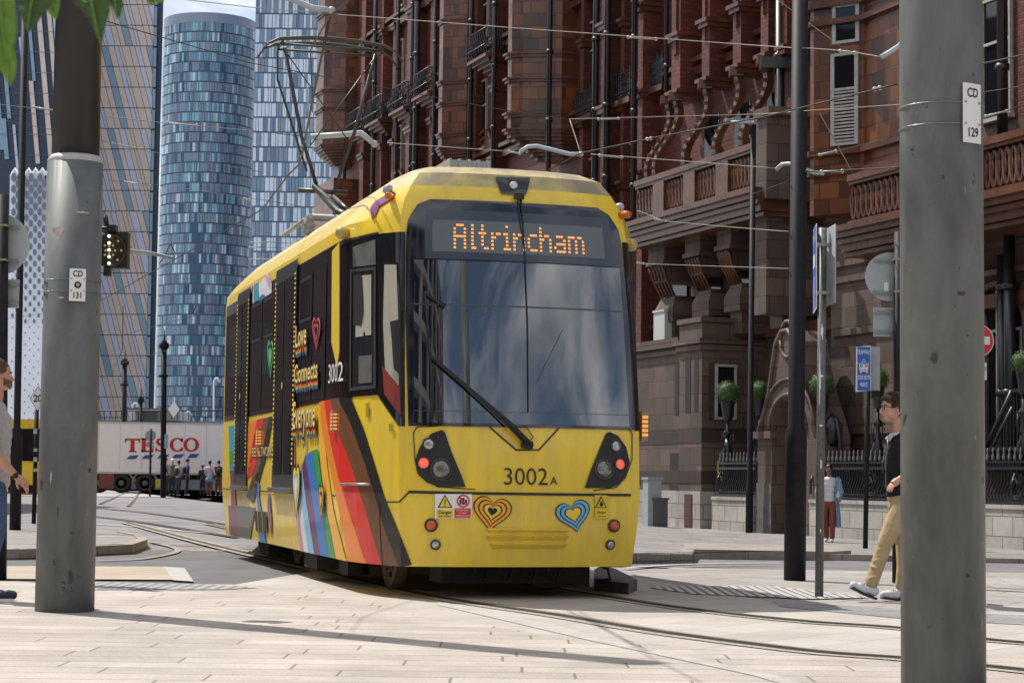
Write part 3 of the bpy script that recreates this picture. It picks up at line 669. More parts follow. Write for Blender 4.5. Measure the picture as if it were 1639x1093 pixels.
# --- ground floor bay (granite) with slot windows
SLOTM = mat('slot_dark', (.02, .014, .013), .5)
bay = MB(); block(bay, 960, 1088, -.30, .75, 4.85); block(bay, 1088, 1124, 0, .75, 5.35); bo = bay.build('ground_floor_bay', STO, hotel)
bm_ = MB()
for z, g in ((4.55, .08), (4.75, .16), (4.9, .05)):
    t0, t1 = T(1088, -.3), T(960, -.3); hb(bm_, t0, t1, BW, -.3+g, z, z+.12)
for z, g in ((4.55, .08), (4.72, .14), (5.3, .06)):
    t0, t1 = T(1124, 0), T(1088, 0); hb(bm_, t0-g, t1+g, BW, g, z, z+.13)
bm_.build('bay_cornice', STO, bo)
pb = MB(); t0, t1 = T(1124, 0), T(1088, 0); hb(pb, t0-.05, t1+.05, BW, .06, -.6, .75); hb(pb, T(1088, -.3), T(960, -.3), BW, -.22, -.6, .75); 
pb.build('plinth', PAL, bo)
sb = MB(); hb(sb, t0-.012, t1+.012, BW, .012, 2.05, 2.45); hb(sb, T(1088, -.3)+.0, T(960, -.3), BW, -.288, 2.05, 2.45); hb(sb, t0-.012, t1+.012, BW, .012, .95, 1.3); hb(sb, T(1088, -.3), T(960, -.3), BW, -.288, .95, 1.3); sb.build('dark_band', brick('band_granite', (.07, .048, .043), (.045, .032, .03), (.03, .02, .02), .85, .48, .012, .6, dirt=.3), bo)
hh_ = MB(); hb(hh_, t0+.45, t0+.85, -.1, .075, -.2, .62); hb(hh_, t0+.40, t0+.90, -.1, .068, -.25, .67); hh_.build('service_hatch', mat('hatch_brown', (.10, .05, .04), .5), bo)
for a, b, d, y0, y1 in ((1080, 1086, -.29, 582, 664), (1097, 1105, .01, 573, 660), (1111, 1117, .01, 573, 658), (1072, 1086, -.29, 725, 830)):
    sw = MB(); ta, za = hp(a, y0, d); tb, zb = hp(b, y1, d); hb(sw, tb, ta, d-.05, d, zb, za)
    sw.build('slot_window', SLOTM, bo)
def facewin(parent, t, d0, d1, z0, z1, name='window', rec=.1):     # window on a near-facing face (plane t = const)
    o = MB(); hb(o, t-.03, t, d0, d1, z0, z1); w = o.build(name, GLS, parent)
    f = MB(); e = .07
    for a, b, c, g in ((d0-e, d0, z0-e, z1+e), (d1, d1+e, z0-e, z1+e)): hb(f, t-.07, t, a, b, c, g)
    hb(f, t-.07, t, d0, d1, z1, z1+e); hb(f, t-.07, t, d0, d1, z0-e, z0); hb(f, t-.06, t, d0, d1, z0+(z1-z0)*.62-.03, z0+(z1-z0)*.62+.03)
    f.build('window_frame', FRM, w); return w
tn = T(1124, 0); facewin(bo, tn-.0, -.95, -.45, 2.75, 4.1)
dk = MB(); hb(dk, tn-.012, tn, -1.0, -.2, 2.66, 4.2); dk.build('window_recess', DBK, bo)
# --- portal with curved gable
po = MB(); d = 0.15
def portal():
    pts = []
    L = [(1213, 850), (1213, 700), (1222, 668), (1232, 630), (1238, 585), (1243, 550), (1252, 530), (1262, 528), (1272, 545), (1278, 585), (1288, 630), (1300, 668), (1308, 700), (1308, 850)]
    pl_ = [hp(x, y, d) for x, y in L]; arch = []
    ax0, ax1 = T(1236, d), T(1288, d); zt = hp(1256, 638, d)[1]; zs = hp(1256, 690, d)[1]; c = (ax0+ax1)/2; r = abs(ax0-ax1)/2
    arch = [(ax1, ZB-.3), (ax1, zs)]+[(c-r*math.cos(a), zs+(zt-zs)*math.sin(a)) for a in [math.pi*i/14 for i in range(1, 14)]]+[(ax0, zs), (ax0, ZB-.3)]
    # outline (photo left = far = larger t) walked down the near side, arch from near to far
    ring = [(t, z if z > -.1 else ZB-.3) for t, z in pl_]
    poly = ring+arch
    m_ = MB(); m_.extr([H(t, d, z) for t, z in poly], HN*-.9); o = m_.build('portal_gable', STO, hotel)
    mm = MB(); mm.tube([H(t, d+.02, z) for t, z in ring[1:-1]], .06, 6); mm.tube([H(c-r*1.12*math.cos(a), d+.02, zs+(zt-zs)*1.12*math.sin(a)) for a in [math.pi*i/14 for i in range(15)]], .055, 6)
    mm.tube([H(c-r*1.6*math.cos(a), d+.02, zs+(zt-zs)*1.6*math.sin(a)) for a in [math.pi*i/14 for i in range(15)]], .04, 6)
    mm.tube([H(c+.35*math.cos(a), d+.02, zt+1.45+.45*math.sin(a)) for a in [2*math.pi*i/14 for i in range(15)]], .05, 5); 
    hb(mm, ax0-.1, T(1213, d)+.1, d-.1, d+.10, hp(1225, 694, d)[1]-.12, hp(1225, 694, d)[1]+.06)
    mm.build('portal_moulding', STO, o)
    dd = MB(); hb(dd, ax1, ax0, d-.8, d-.7, ZB, zt+.2); dd.build('portal_door', mat('dark_oak', (.05, .025, .015), .5, var=.3), o)
    gl = MB(); hb(gl, T(1236, d)+.01, T(1213, d), d-.2, d+.02, ZB-.2, 1.0); gl.build('plinth', mat('plinth_weathered', (.13, .12, .115), .7, var=.4, vscale=3), o)
portal()
# --- near terracotta bay on the right, upper floors
t0, t1 = T(1302, -.6), T(1296, -.6)
pts = [(t1+.1, BW), (t1, -.6), (t0, -.6), (t0-1.15, -1.35), (t0-2.9, -1.35), (t0-2.9, BW)]
mb = MB(); hpoly(mb, pts, 7.6, 30); mb.cur = 1
for z in (8.55, 9.05, 12.3, 12.75, 17.6): hpoly(mb, [(p[0]+(.1 if i < 2 else -.05 if i > 2 else 0), p[1]+(.14 if 0 < i < 5 else 0)) for i, p in enumerate(pts)], z, z+.14)
for k in range(5): hpoly(mb, [(p[0], p[1]+(.10+.09*k if 0 < i < 5 else 0)) for i, p in enumerate(pts)], 12.9+.12*k, 13.02+.12*k)
rb = mb.build('terracotta_bay', [TER, TRD], hotel)
A0 = Vector((t0, -.6)); A1 = Vector((t0-1.15, -1.35)); 
def cantwin(s0, s1, z0, z1, louv=False):
    def pt(s, z, o): 
        q = A0+(A1-A0)*s; n = Vector(((A1-A0).y, -(A1-A0).x)).normalized(); n = n if n.y > 0 or n.x < 0 else -n
        n = Vector((-abs(n.x), abs(n.y))); q = q+n*o; return H(q.x, q.y, z)
    g = MB(); g.hexa([pt(s0, z0, -.02), pt(s1, z0, -.02), pt(s1, z0, .012), pt(s0, z0, .012)], [pt(s0, z1, -.02), pt(s1, z1, -.02), pt(s1, z1, .012), pt(s0, z1, .012)])
    w = g.build('window', GLS, rb); f = MB(); e = .07
    def bar(a, b, c, dd, o=.05): f.hexa([pt(a, c, 0), pt(b, c, 0), pt(b, c, o), pt(a, c, o)], [pt(a, dd, 0), pt(b, dd, 0), pt(b, dd, o), pt(a, dd, o)])
    bar(s0-e, s0, z0-e, z1+e); bar(s1, s1+e, z0-e, z1+e); bar(s0, s1, z1, z1+e); bar(s0, s1, z0-e, z0)
    if louv:
        zm = z0+(z1-z0)*.6; bar(s0, s1, zm, zm+.06); z = z0+.03
        while z < zm: bar(s0, s1, z, z+.045, .035); z += .085
    f.build('window_frame', FRM, w)
cantwin(.42, .82, 9.35, 11.5, True); cantwin(.45, .84, 12.0-.12, 12.85-.14)
# --- right balustrade with foliage tracery
balustrade(1358, 1700, -.55, 8.35, 1.25, 8, 3, 'balcony_parapet', .07, 11)
mb = MB(); t0_ = T(1450, BW); hb(mb, -25, t0_, BW, BW+.5, 3.8, 7.0) if False else None
# lower granite walls, arches and windows right of the near bay
mb = MB(); block(mb, 1330, 1470, -1.1, -.5, 6.9); hb(mb, T(1470, -1.1)-.6, T(1470, -1.1), BW, -1.25, -.5, 6.9); mb_ = 0
for z in (6.3, 5.9, 4.6, 2.2): block(mb, 1330, 1472, -1.02, z, z+.15)
mb.build('granite_wall', STO, hotel)
def archwin(pc, hw, z0, zs, d=BW+.03):
    tcn = T(pc, d); g = MB(); pts = [H(tcn-hw, d, z0), H(tcn+hw, d, z0), H(tcn+hw, d, zs)]+[H(tcn+hw*math.cos(a), d, zs+hw*math.sin(a)) for a in [math.pi*i/10 for i in range(1, 10)]]+[H(tcn-hw, d, zs)]
    g.extr(pts, HN*.03); w = g.build('arched_window', GLS, hotel)
    f = MB(); f.tube([H(tcn+hw*1.12, d+.05, z0), H(tcn+hw*1.12, d+.05, zs)]+[H(tcn+hw*1.12*math.cos(a), d+.05, zs+hw*1.12*math.sin(a)) for a in [math.pi*i/10 for i in range(1, 10)]]+[H(tcn-hw*1.12, d+.05, zs), H(tcn-hw*1.12, d+.05, z0)], .10, 6); f.build('arch_moulding', STO, w)
    k = MB(); k.tube([H(tcn-hw*.95, d+.06, z0), H(tcn-hw*.95, d+.06, zs)], .05, 5); k.tube([H(tcn, d+.06, z0), H(tcn, d+.06, zs+hw)], .04, 5); k.tube([H(tcn-hw, d+.06, zs), H(tcn+hw, d+.06, zs)], .04, 5); k.build('window_frame', FRM, w)
archwin(1600, .95, 1.6, 4.4); archwin(1668, .95, 1.6, 4.4); archwin(1540, .9, 1.6, 4.4)
# upper wall windows: every floor between piers
def winrow(px0, d, z0, z1, w=.42, frame=True):
    t = T(px0, d); g = MB(); hb(g, t-w, t+w, BW, BW+.03, z0, z1); o = g.build('window', GLS, hotel)
    f = MB()
    for a, b in ((t-w-.06, t-w), (t+w, t+w+.06)): hb(f, a, b, BW, BW+.09, z0-.05, z1+.05)
    hb(f, t-w, t+w, BW, BW+.09, z1, z1+.06); hb(f, t-w, t+w, BW, BW+.07, z0+(z1-z0)*.62, z0+(z1-z0)*.62+.06); hb(f, t-w-.1, t+w+.1, BW, BW+.16, z0-.14, z0-.05)
    f.build('window_frame', FRM, o)
for px in (588, 613, 635, 668, 770, 940, 1006):
    for z0, z1 in ((9.4, 11.6), (13.7, 16.2), (17.8, 20.0), (21.6, 23.8)): winrow(px, BW, z0, z1)
for px in (1600,): winrow(px, BW, 9.2, 11.8, .5)
# arched heads under balconies on the far half
for px in (590, 616, 638, 668, 775):
    mb = MB(); t = T(px, BW)
    for rr in (1.0, .8, .62): mb.tube([H(t+rr, BW+.1*rr, 10), H(t+rr, BW+.1*rr, 12.9)]+[H(t+rr*math.cos(a), BW+.1*rr, 12.9+rr*1.35*math.sin(a)) for a in [math.pi*i/10 for i in range(1, 10)]]+[H(t-rr, BW+.1*rr, 12.9), H(t-rr, BW+.1*rr, 10)], .09, 5)
    mb.build('arch_moulding', TER, hotel)
# --- bowed iron balconies
def bowbalc(pa, pb, pyb, pyt, d=-1.0):
    tm, zb = hp((pa+pb)/2, pyb, d); zt = hp((pa+pb)/2, pyt, d)[1]; hw = .95; dp = .85; m_ = MB(); h = zt-zb
    for k in range(5): hb(m_, tm-hw-.1+.16*k, tm+hw+.1-.16*k, BW, BW+dp+.12-.16*k, zb-.12-.12*k, zb-.12*k)
    o = m_.build('balcony_base', TRD, hotel); r = MB(); pth = [(tm+hw, 0), (tm+hw, dp), (tm-hw, dp), (tm-hw, 0)]
    n = 9
    for (a, b) in zip(pth[:-1], pth[1:]):
        for i in range(n):
            s = i/n; t = a[0]+(b[0]-a[0])*s; dd = a[1]+(b[1]-a[1])*s; ox = (t-tm)/hw*.16; od = .16 if dd > dp-.01 else .0
            r.tube([H(t, BW+dd, zb), H(t+ox, BW+dd+od, zb+h*.3), H(t+ox*.2, BW+dd+od*.2, zb+h*.7), H(t, BW+dd, zb+h)], .024, 4, cap=False)
    for z, g in ((zb+h, 0), (zb+h*.3, .16), (zb+.03, 0)): r.tube([H(tm+hw+g, BW, z), H(tm+hw+g, BW+dp+g, z), H(tm-hw-g, BW+dp+g, z), H(tm-hw-g, BW, z)], .035, 4)
    r.build('balcony_railing', IRO, o)
for a in ((550, 578, 210, 178), (582, 610, 196, 158), (622, 650, 176, 137), (657, 690, 152, 114), (745, 785, 93, 50)): bowbalc(*a)
# flat iron balconettes
for a, b, y0, y1 in ((922, 945, 190, 145), (980, 1008, 165, 118), (1044, 1060, 140, 90)):
    m_ = MB(); d = -1.55; t1, zb = hp(a, y0, d); t0, _z = hp(b, y0, d); zt = zb+ (y0-y1)/58.
    for i in range(9): t = t0+(t1-t0)*i/8; m_.tube([H(t, d, zb), H(t, d, zt+(.15 if i % 4 == 0 else 0))], .022, 4, cap=False)
    for z in (zb, zt): m_.tube([H(t0, d, z), H(t1, d, z)], .03, 4)
    for i in range(8):
        t = t0+(t1-t0)*(i+.5)/8
        for zz in (.25, .5, .75): m_.tube([H(t+.1*math.cos(q), d, zb+(zt-zb)*zz+.13*math.sin(q)) for q in [2*math.pi*k/8 for k in range(9)]], .016, 4, cap=False)
    m_.build('balconette', IRO, hotel); s = MB(); hb(s, t0-.15, t1+.15, BW, d+.1, zb-.22, zb-.04); s.build('balconette_sill', TRD, hotel)
# --- downpipes
for i, (px, d, z0, z1, r) in enumerate([(547, -1.6, 6, 28, .09), (593, -1.3, 6, 28, .10), (661, -1.2, 6, 28, .13), (653, -1.3, 6, 28, .09), (630, -1.3, 6, 28, .08), (690, -1.2, 6, 28, .08), (748, -1.3, 6, 28, .10), (786, -1.2, 6, 28, .09), (875, -.5, 5, 28, .09), (950, -1.2, 5, 28, .11), (968, -1.2, 5, 28, .11), (1012, -1.1, 9, 28, .09), (1064, -1.2, 12.3, 28, .07), (1247, -1.2, -.3, 14.5, .13), (1257, -1.2, -.3, 9.2, .09), (1606, -1.5, 6.8, 28, .12), (1616, -1.5, -.3, 6.9, .13), (1604, -1.5, -.3, 6.0, .11), (1437, -.95, -.3, 6.6, .08)]):
    m_ = MB(); t = T(px, d); pth = [H(t, d, z0), H(t, d, z1)]; m_.tube(pth, r, 8)
    z = z0+1
    while z < z1: m_.lathe(H(t, d, z), [(r*1.35, -.07), (r*1.35, .07)], 8); z += 2.3
    m_.build('downpipe', IRO, hotel)
m_ = MB(); t = T(1240, -1.1); m_.box(H(t, -1.1, 12.0), (.8, .5, .3)); m_.build('rainwater_hopper', IRO, hotel)
# ------------------------------------------------------------------ fence, plinth walls, stairs
def fence(pa, pb, d, label):
    t1, t0 = T(pa, d), T(pb, d); c = H((t0+t1)/2, d, 0); zt = .55; f = thing('iron_railing', label, 'railing', (c.x, c.y, 0))
    m_ = MB(); hb(m_, t0, t1, d-.2, d+.2, -.5, zt); hb(m_, t0, t1, d-.23, d+.23, zt, zt+.08); m_.build('plinth_wall', PAL, f)
    r = MB()
    for z, h, w in ((zt+.1, .05, .05), (zt+.2, .03, .04), (zt+.78, .06, .07), (zt+.92, .04, .05)): hb(r, t0, t1, d-w, d+w, z, z+h)
    r.build('rail', IRO, f); b = MB(); s = MB(); t = t0
    while t < t1:
        b.tube([H(t, d, zt+.1), H(t+.03, d+.05, zt+.3), H(t-.03, d-.02, zt+.55), H(t, d, zt+.95)], .022, 4, cap=False)
        t += .115
    t = t0
    while t < t1:
        s.lathe(H(t, d, zt+.96), [(.02, 0), (.036, .05), (.032, .10), (.014, .17), (.022, .21), (.001, .27)], 6); t += .19
    b.build('bars', IRO, f); s.build('spikes', mat('spike_silver', (.16, .165, .17), .4) if 'spike_silver' not in bpy.data.materials else bpy.data.materials['spike_silver'], f)
fence(1152, 1214, .05, 'black spiked iron railing on pale plinth between the bay and the arched portal')
fence(1308, 1660, .05, 'long black spiked iron railing on pale stone plinth behind the young man')
# stair railing on the right
def stair():
    d = -.9; t1 = T(1572, d); c = H(t1, d, 0); f = thing('stair_railing', 'raised black iron stair railing beside the arched window at the right edge', 'railing', (c.x, c.y, 0))
    m_ = MB(); z0 = 1.75; hb(m_, t1-4.5, t1-1.1, d-.06, d+.06, z0+1.2, z0+1.28); hb(m_, t1-4.5, t1, d-.05, d+.05, z0, z0+.07); hb(m_, t1-4.5, t1, d-.08, d+.08, z0-.35, z0-.25)
    m_.tube([H(t1, d, z0-.1), H(t1-1.1, d, z0+1.24)], .06, 6); m_.tube([H(t1+.0, d, z0-.35), H(t1-1.1, d, z0+.9)], .04, 6); m_.build('rail', IRO, f)
    b = MB(); t = t1-4.5
    while t < t1-.1:
        top = z0+1.2 if t < t1-1.1 else z0+1.2*(t1-t)/1.1; b.tube([H(t, d, z0), H(t, d, top)], .018, 4, cap=False); t += .12
    b.build('bars', IRO, f)
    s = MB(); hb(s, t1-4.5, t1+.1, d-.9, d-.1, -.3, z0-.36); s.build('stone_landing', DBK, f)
stair()
# topiary balls on ornate lamp standards
LEAFG = mat('box_leaf', (.055, .11, .022), .6, var=.5, vscale=9)
def topiary(px, py, rp, d, label):
    t, z = hp(px, py, d); c = H(t, d, z); r = rp/sc(c.y); f = thing('topiary_standard', label, 'topiary', (c.x, c.y, zg(c.x, c.y)), 'clipped ball shrubs on black iron standards')
    b = MB(); b.ball(c, r*.9, 16); rnd = random.Random(int(px))
    for i in range(2600):
        th = math.acos(rnd.uniform(-1, 1)); ph = rnd.uniform(0, 6.283); n = Vector((math.sin(th)*math.cos(ph), math.sin(th)*math.sin(ph), math.cos(th)))
        p = c+n*r*rnd.uniform(.85, 1.14); a = n.orthogonal().normalized(); a.rotate(Matrix.Rotation(rnd.uniform(0, 6.28), 3, n)); bb = n.cross(a); s = r*rnd.uniform(.03, .085); tl = n*rnd.uniform(-.5, 1)*s
        b.face([p-a*s, p+bb*s*.6+tl, p+a*s+tl, p-bb*s*.6])
    b.build('clipped_foliage', LEAFG, f, recalc=False)
    k = MB(); zz = z-r; k.lathe((c.x, c.y, zz), [(r*.35, -.42), (r*.42, -.38), (r*.62, 0), (r*.66, .06)], 12)
    k.build('planter', IRO, f)
    s = MB(); z0 = .75; zt = zz-.42
    hgt = zt-z0; prof = [(.22, 0), (.24, .06), (.10, .12), (.16, .3), (.20, .42), (.09, .55), (.06, .75), (.13, .85), (.16, 1.0), (.09, 1.2), (.05, 1.5), (.045, hgt*.78), (.11, hgt*.8), (.11, hgt*.84), (.04, hgt*.88), (.035, hgt)]
    s.lathe((c.x, c.y, z0), prof, 10)
    for k2 in range(4):
        a = k2*math.pi/2+.4; dx, dy = math.cos(a), math.sin(a)
        s.tube([Vector((c.x+dx*q, c.y+dy*q, z0+h)) for q, h in ((.06, hgt*.8), (.17, hgt*.84), (.18, hgt*.7), (.08, hgt*.62))], .022, 4)
        s.tube([Vector((c.x+dx*q, c.y+dy*q, z0+h)) for q, h in ((.30, .0), (.30, .3), (.22, .5), (.16, .42))], .03, 4)
    s.build('ornate_post', IRO, f)
topiary(1165, 629, 18, -.1, 'clipped green ball on black standard in front of the white framed window')
topiary(1216, 626, 15, -.7, 'clipped green ball partly behind the slim black lamp post')
topiary(1315, 617, 19, -.1, 'clipped green ball behind the grey sign pole')
topiary(1405, 607, 17, -.1, 'clipped green ball half hidden behind the blue tramway sign')
topiary(1638, 580, 18, -.1, 'clipped green ball cut by the right edge of the picture')
# small things at the hotel base
def lantern_frame():
    t, z = hp(1333, 762, -.3); c = H(t, -.3, 0); f = thing('iron_lamp_bracket', 'tall arched black iron lamp frame standing behind the railing', 'lamp frame', (c.x, c.y, ZB))
    m_ = MB(); zt = hp(1333, 664, -.3)[1]
    m_.tube([H(t+.38, -.3, .6), H(t+.34, -.3, zt-.6), H(t+.2, -.3, zt-.15), H(t, -.3, zt), H(t-.2, -.3, zt-.15), H(t-.34, -.3, zt-.6), H(t-.38, -.3, .6)], .06, 6)
    m_.tube([H(t-.35, -.3, 1.6), H(t-.6, -.3, 1.2), H(t-.7, -.3, .6)], .03, 5); m_.build('arched_frame', IRO, f)
    l = MB(); l.lathe(H(t, -.3, zt-.75), [(.1, 0), (.2, .12), (.24, .5), (.12, .68), (.03, .8)], 8); l.build('lantern', IRO, f)
    b = MB(); b.lathe(H(t, -.3, .5), [(.42, 0), (.42, .3), (.25, .5), (.3, .8), (.12, 1.1)], 10); b.build('scroll_base', IRO, f)
lantern_frame()
def cabinet(px, d, w, h, dp, label, m, name='street_cabinet', zb=None):
    t = T(px, d); c = H(t, d, 0); z0 = ZB+.05 if zb is None else zb; f = thing(name, label, 'cabinet', (c.x, c.y, z0))
    a = MB(); hb(a, t-w/2, t+w/2, d-dp/2, d+dp/2, z0, z0+h); a.build('cabinet_body', m, f)
    a = MB(); hb(a, t-w/2-.03, t+w/2+.03, d-dp/2-.03, d+dp/2+.03, z0+h, z0+h+.06); a.build('lid', m, f)
CG = mat('cabinet_grey', (.30, .32, .33), .5, var=.1)
cabinet(1046, .9, .35, 1.3, .4, 'narrow pale grey utility post beside the hotel bay behind the tram', SBK)
cabinet(1053, .75, .6, .75, .4, 'low dark grey litter box against the hotel bay wall', mat('dark_cab', (.10, .105, .11), .5))
cabinet(1070, -1.0, .75, .95, .6, 'white air conditioning unit on the roof ledge of the granite bay', mat('ac_white', (.55, .57, .56), .5), 'air_conditioner', 4.95)
def hydrant():
    t, z = hp(1147, 749, .1); tt = tn; c = H(tt-.03, -.35, z); f = MB(); hb(f, tt-.05, tt-.03, -.75, -.45, z-.16, z+.2); o = f.build('hydrant_sign', mat('hydrant_yellow', (.65, .55, .05), .5)); tag(o, 'small yellow hydrant plate with black letter H on the granite bay', 'sign')
    k = MB()
    for a, b, c0, c1 in ((-.70, -.67, -.1, .14), (-.53, -.50, -.1, .14), (-.67, -.53, .0, .03)): hb(k, tt-.056, tt-.05, a, b, z+c0, z+c1)
    k.build('lettering', BK, o)
hydrant()
# ------------------------------------------------------------------ tram
TH = math.radians(16.0); TO = Vector((.135, 17.0, 0)); TR = Vector((math.cos(TH), math.sin(TH), 0)); TB = Vector((-math.sin(TH), math.cos(TH), 0))
LV = [(.28, 1.035, 1.30, .07), (.60, 1.065, 1.34, .02), (.90, 1.08, 1.365, 0), (1.48, 1.085, 1.365, .04), (2.4, 1.07, 1.365, .18), (3.18, 1.045, 1.365, .31), (3.32, 1.03, 1.35, .335), (3.46, 1.00, 1.24, .36), (3.60, .93, 1.10, .41), (3.73, .84, .96, .48), (3.81, .70, .80, .64), (3.84, .45, .55, 1.1)]
VS_, VE = 1.35, 9.15
def lv(z):
    z = max(LV[0][0], min(LV[-1][0], z))
    for i in range(len(LV)-1):
        if z <= LV[i+1][0]:
            k = (z-LV[i][0])/(LV[i+1][0]-LV[i][0]); return [LV[i][j]+(LV[i+1][j]-LV[i][j])*k for j in (1, 2, 3)]
def uv_(q, z):
    a, b, v0 = lv(z); s = 1 if q >= 0 else -1; m = abs(q)
    if m <= 1: return s*a*m, v0+.13*m**2.6
    if m <= 2: k = m-1; bow = .05*math.sin(k*math.pi); return s*(a+(b-a)*k+bow), v0+.13+(VS_-v0-.13)*k-bow*.3
    return s*b, VS_+(m-2)
def TW(u, v, z): return TO+TR*u+TB*v+Vector((0, 0, z))
def TP(q, z, off=0.0):
    u, v = uv_(q, z); p = TW(u, v, z)
    if off:
        e = .01; u1, v1 = uv_(q+e, z); u2, v2 = uv_(q-e, z); p1 = TW(u1, v1, z); p2 = TW(u2, v2, z)
        if 1.98 < abs(q) < 2.02 or .98 < abs(q) < 1.0: pass
        tx = (p1-p2).normalized(); a = TW(*uv_(q, z+.02), z+.02)-TW(*uv_(q, z-.02), z-.02); n = tx.cross(a.normalized()).normalized()
        p = p+n*off
    return p
def TQ(px, py, q=-3.0, z=1.5):
    for _ in range(40):
        x, y = proj(TP(q, z)); e = 1e-3; xa, ya = proj(TP(q+e, z)); xb, yb = proj(TP(q, z+e))
        a, b, c, d = (xa-x)/e, (xb-x)/e, (ya-y)/e, (yb-y)/e; det = a*d-b*c; rx, ry = px-x, py-y
        dq = (d*rx-b*ry)/det; dz = (a*ry-c*rx)/det; dq = max(-.5, min(.5, dq)); dz = max(-.4, min(.4, dz)); q += dq; z += dz
        if abs(dq)+abs(dz) < 1e-6: break
    return q, z
QX = [-2-VE+VS_-.001]+[-9+.5*i for i in range(14)]+[-2, -1.8, -1.6, -1.4, -1.2, -1.1]+[-1+.1*i for i in range(21)]+[1.1, 1.2, 1.4, 1.6, 1.8, 2]+[2.5+.5*i for i in range(14)]+[2+VE-VS_+.001]
QZ = [l[0]-(1e-4 if i == 0 else 0) for i, l in enumerate(LV)]
def decal(mb, polys, off):
    for c in cells(polys, QX, QZ): mb.face([TP(q, z, off) for q, z in c])
def fill(pts, guess, convex=False):     # photo pixels on the tram skin -> pieces in (q,z)
    g = [TQ(x, y, *guess) for x, y in pts]; return tris(g)
def rrect(q0, q1, z0, z1, rq, rz, n=4):
    r = []
    for cx, cz, a0 in ((q1-rq, z1-rz, 0), (q0+rq, z1-rz, 90), (q0+rq, z0+rz, 180), (q1-rq, z0+rz, 270)):
        for i in range(n+1): a = math.radians(a0+90*i/n); r.append((cx+rq*math.cos(a), cz+rz*math.sin(a)))
    return r
tram = thing('tram', 'yellow tram with rainbow striped side and orange destination display, nearest the camera', 'tram', tuple(TO+TB*1.0))
def tpart(name, polys, off, m, parent=None):
    mb = MB(); mb.smooth = True; decal(mb, polys, off); o = mb.build(name, m, parent or tram, recalc=False)
    if len(o.data.polygons) > 6:
        bm = bmesh.new(); bm.from_mesh(o.data); bmesh.ops.remove_doubles(bm, verts=bm.verts, dist=2e-5); bm.to_mesh(o.data); bm.free()
    return o
def body():
    mb = MB(); mb.smooth = False
    qs = [-2-(VE-VS_)+.0]+[-2-(VE-VS_)*k/8 for k in range(7, 0, -1)]+[-2, -1.8, -1.6, -1.4, -1.2, -1.1]+[-1+.1*i for i in range(21)]+[1.1, 1.2, 1.4, 1.6, 1.8, 2]+[2+(VE-VS_)*k/8 for k in range(1, 9)]
    zs = [l[0] for l in LV]; n = len(qs); vs = [TP(q, z) for z in zs for q in qs]
    for j in range(len(zs)-1):
        for i in range(n-1):
            mb.cur = 1 if zs[j] >= 3.59 else 0
            mb.add([], []); mb.f.append((j*n+i, j*n+i+1, (j+1)*n+i+1, (j+1)*n+i)); mb.mi.append(mb.cur); mb.sm.append(True)
    mb.v = vs; k = (len(zs)-1)*n; mb.f.append(tuple(k+i for i in range(n))); mb.mi.append(1); mb.sm.append(False)
    mb.f.append(tuple([j*n for j in range(len(zs))]+[j*n+n-1 for j in reversed(range(len(zs)))])); mb.mi.append(0); mb.sm.append(False)
    mb.f.append(tuple(reversed(range(n)))); mb.mi.append(0); mb.sm.append(False)
    o = mb.build('body_shell', [Y_, ROOFY], tram); bm = bmesh.new(); bm.from_mesh(o.data)
    for e in bm.edges:
        if len(e.link_faces) == 2 and e.calc_face_angle(0) > math.radians(19): e.smooth = False
    bm.to_mesh(o.data); bm.free()
    return o
bodyo = body()
# black window band round the cab sides and along both sides
for s in (-1, 1):
    def S(poly): return [(q*s*-1, z) for q, z in poly] if s == 1 else poly
    chz = [TQ(605, 632, -1.4, 1.8), TQ(645, 680, -1.05, 1.5)]
    base = [(-9.7, 1.72), (-2.0, 1.74), chz[0], (-1.0, 1.47), (-.955, 1.47), (-.955, 3.17), (-1.0, 3.17), (-2.0, 3.19), (-9.7, 3.19)]
    tpart('window_band', [t for t in tris(S(base))], .006, BLK)
# windscreen
ws = [(-.93, 1.475), (.95, 1.475), (.955, 2.4), (.945, 3.1), (.93, 3.28), (.86, 3.41), (.76, 3.465), (-.78, 3.465), (-.88, 3.42), (-.94, 3.28), (-.95, 3.1), (-.95, 2.4)]
sur = tpart('windscreen_surround', tris(ws), .012, mat('screen_surround', (.006, .010, .022), .06, ior=1.7))
wg = [(-.885, 1.50), (.90, 1.50), (.90, 2.92), (-.885, 2.92)]
scr = tpart('windscreen', tris(wg), .018, SCR)
cabp = tpart('lower_pane_line', [[(-.885, 2.52), (.90, 2.52), (.90, 2.535), (-.885, 2.535)], [(-.885, 1.60), (.9, 1.60), (.9, 1.606), (-.885, 1.606)]], .0195, mat('pane_line', (.06, .07, .08), .3), scr)
# destination display
dsp = tpart('destination_display', tris([(-.80, 2.93), (.84, 2.93), (.84, 3.37), (-.80, 3.37)]), .021, mat('display_outer', (.045, .060, .085), .15))
tpart('display_screen', tris([(-.74, 2.995), (.76, 2.995), (.76, 3.28), (-.74, 3.28)]), .024, mat('display_grey', (.115, .135, .155), .3), dsp)
GLY = {'A': ['01110', '10001', '10001', '11111', '10001', '10001', '10001'], 'l': ['010', '010', '010', '010', '010', '010', '011'], 't': ['0100', '0100', '1110', '0100', '0100', '0100', '0011'],
       'r': ['0000', '0000', '1011', '1100', '1000', '1000', '1000'], 'i': ['010', '000', '110', '010', '010', '010', '111'], 'n': ['00000', '00000', '10110', '11001', '10001', '10001', '10001'],
       'c': ['0000', '0000', '0111', '1000', '1000', '1000', '0111'], 'h': ['10000', '10000', '10110', '11001', '10001', '10001', '10001'], 'a': ['00000', '00000', '01110', '00001', '01111', '10001', '01111'], 'm': ['0000000', '0000000', '1110110', '1001001', '1001001', '1001001', '1001001']}
mb = MB(); x = -.565; px_ = .0213; wid = sum(len(GLY[c][0])+1 for c in 'Altrincham')
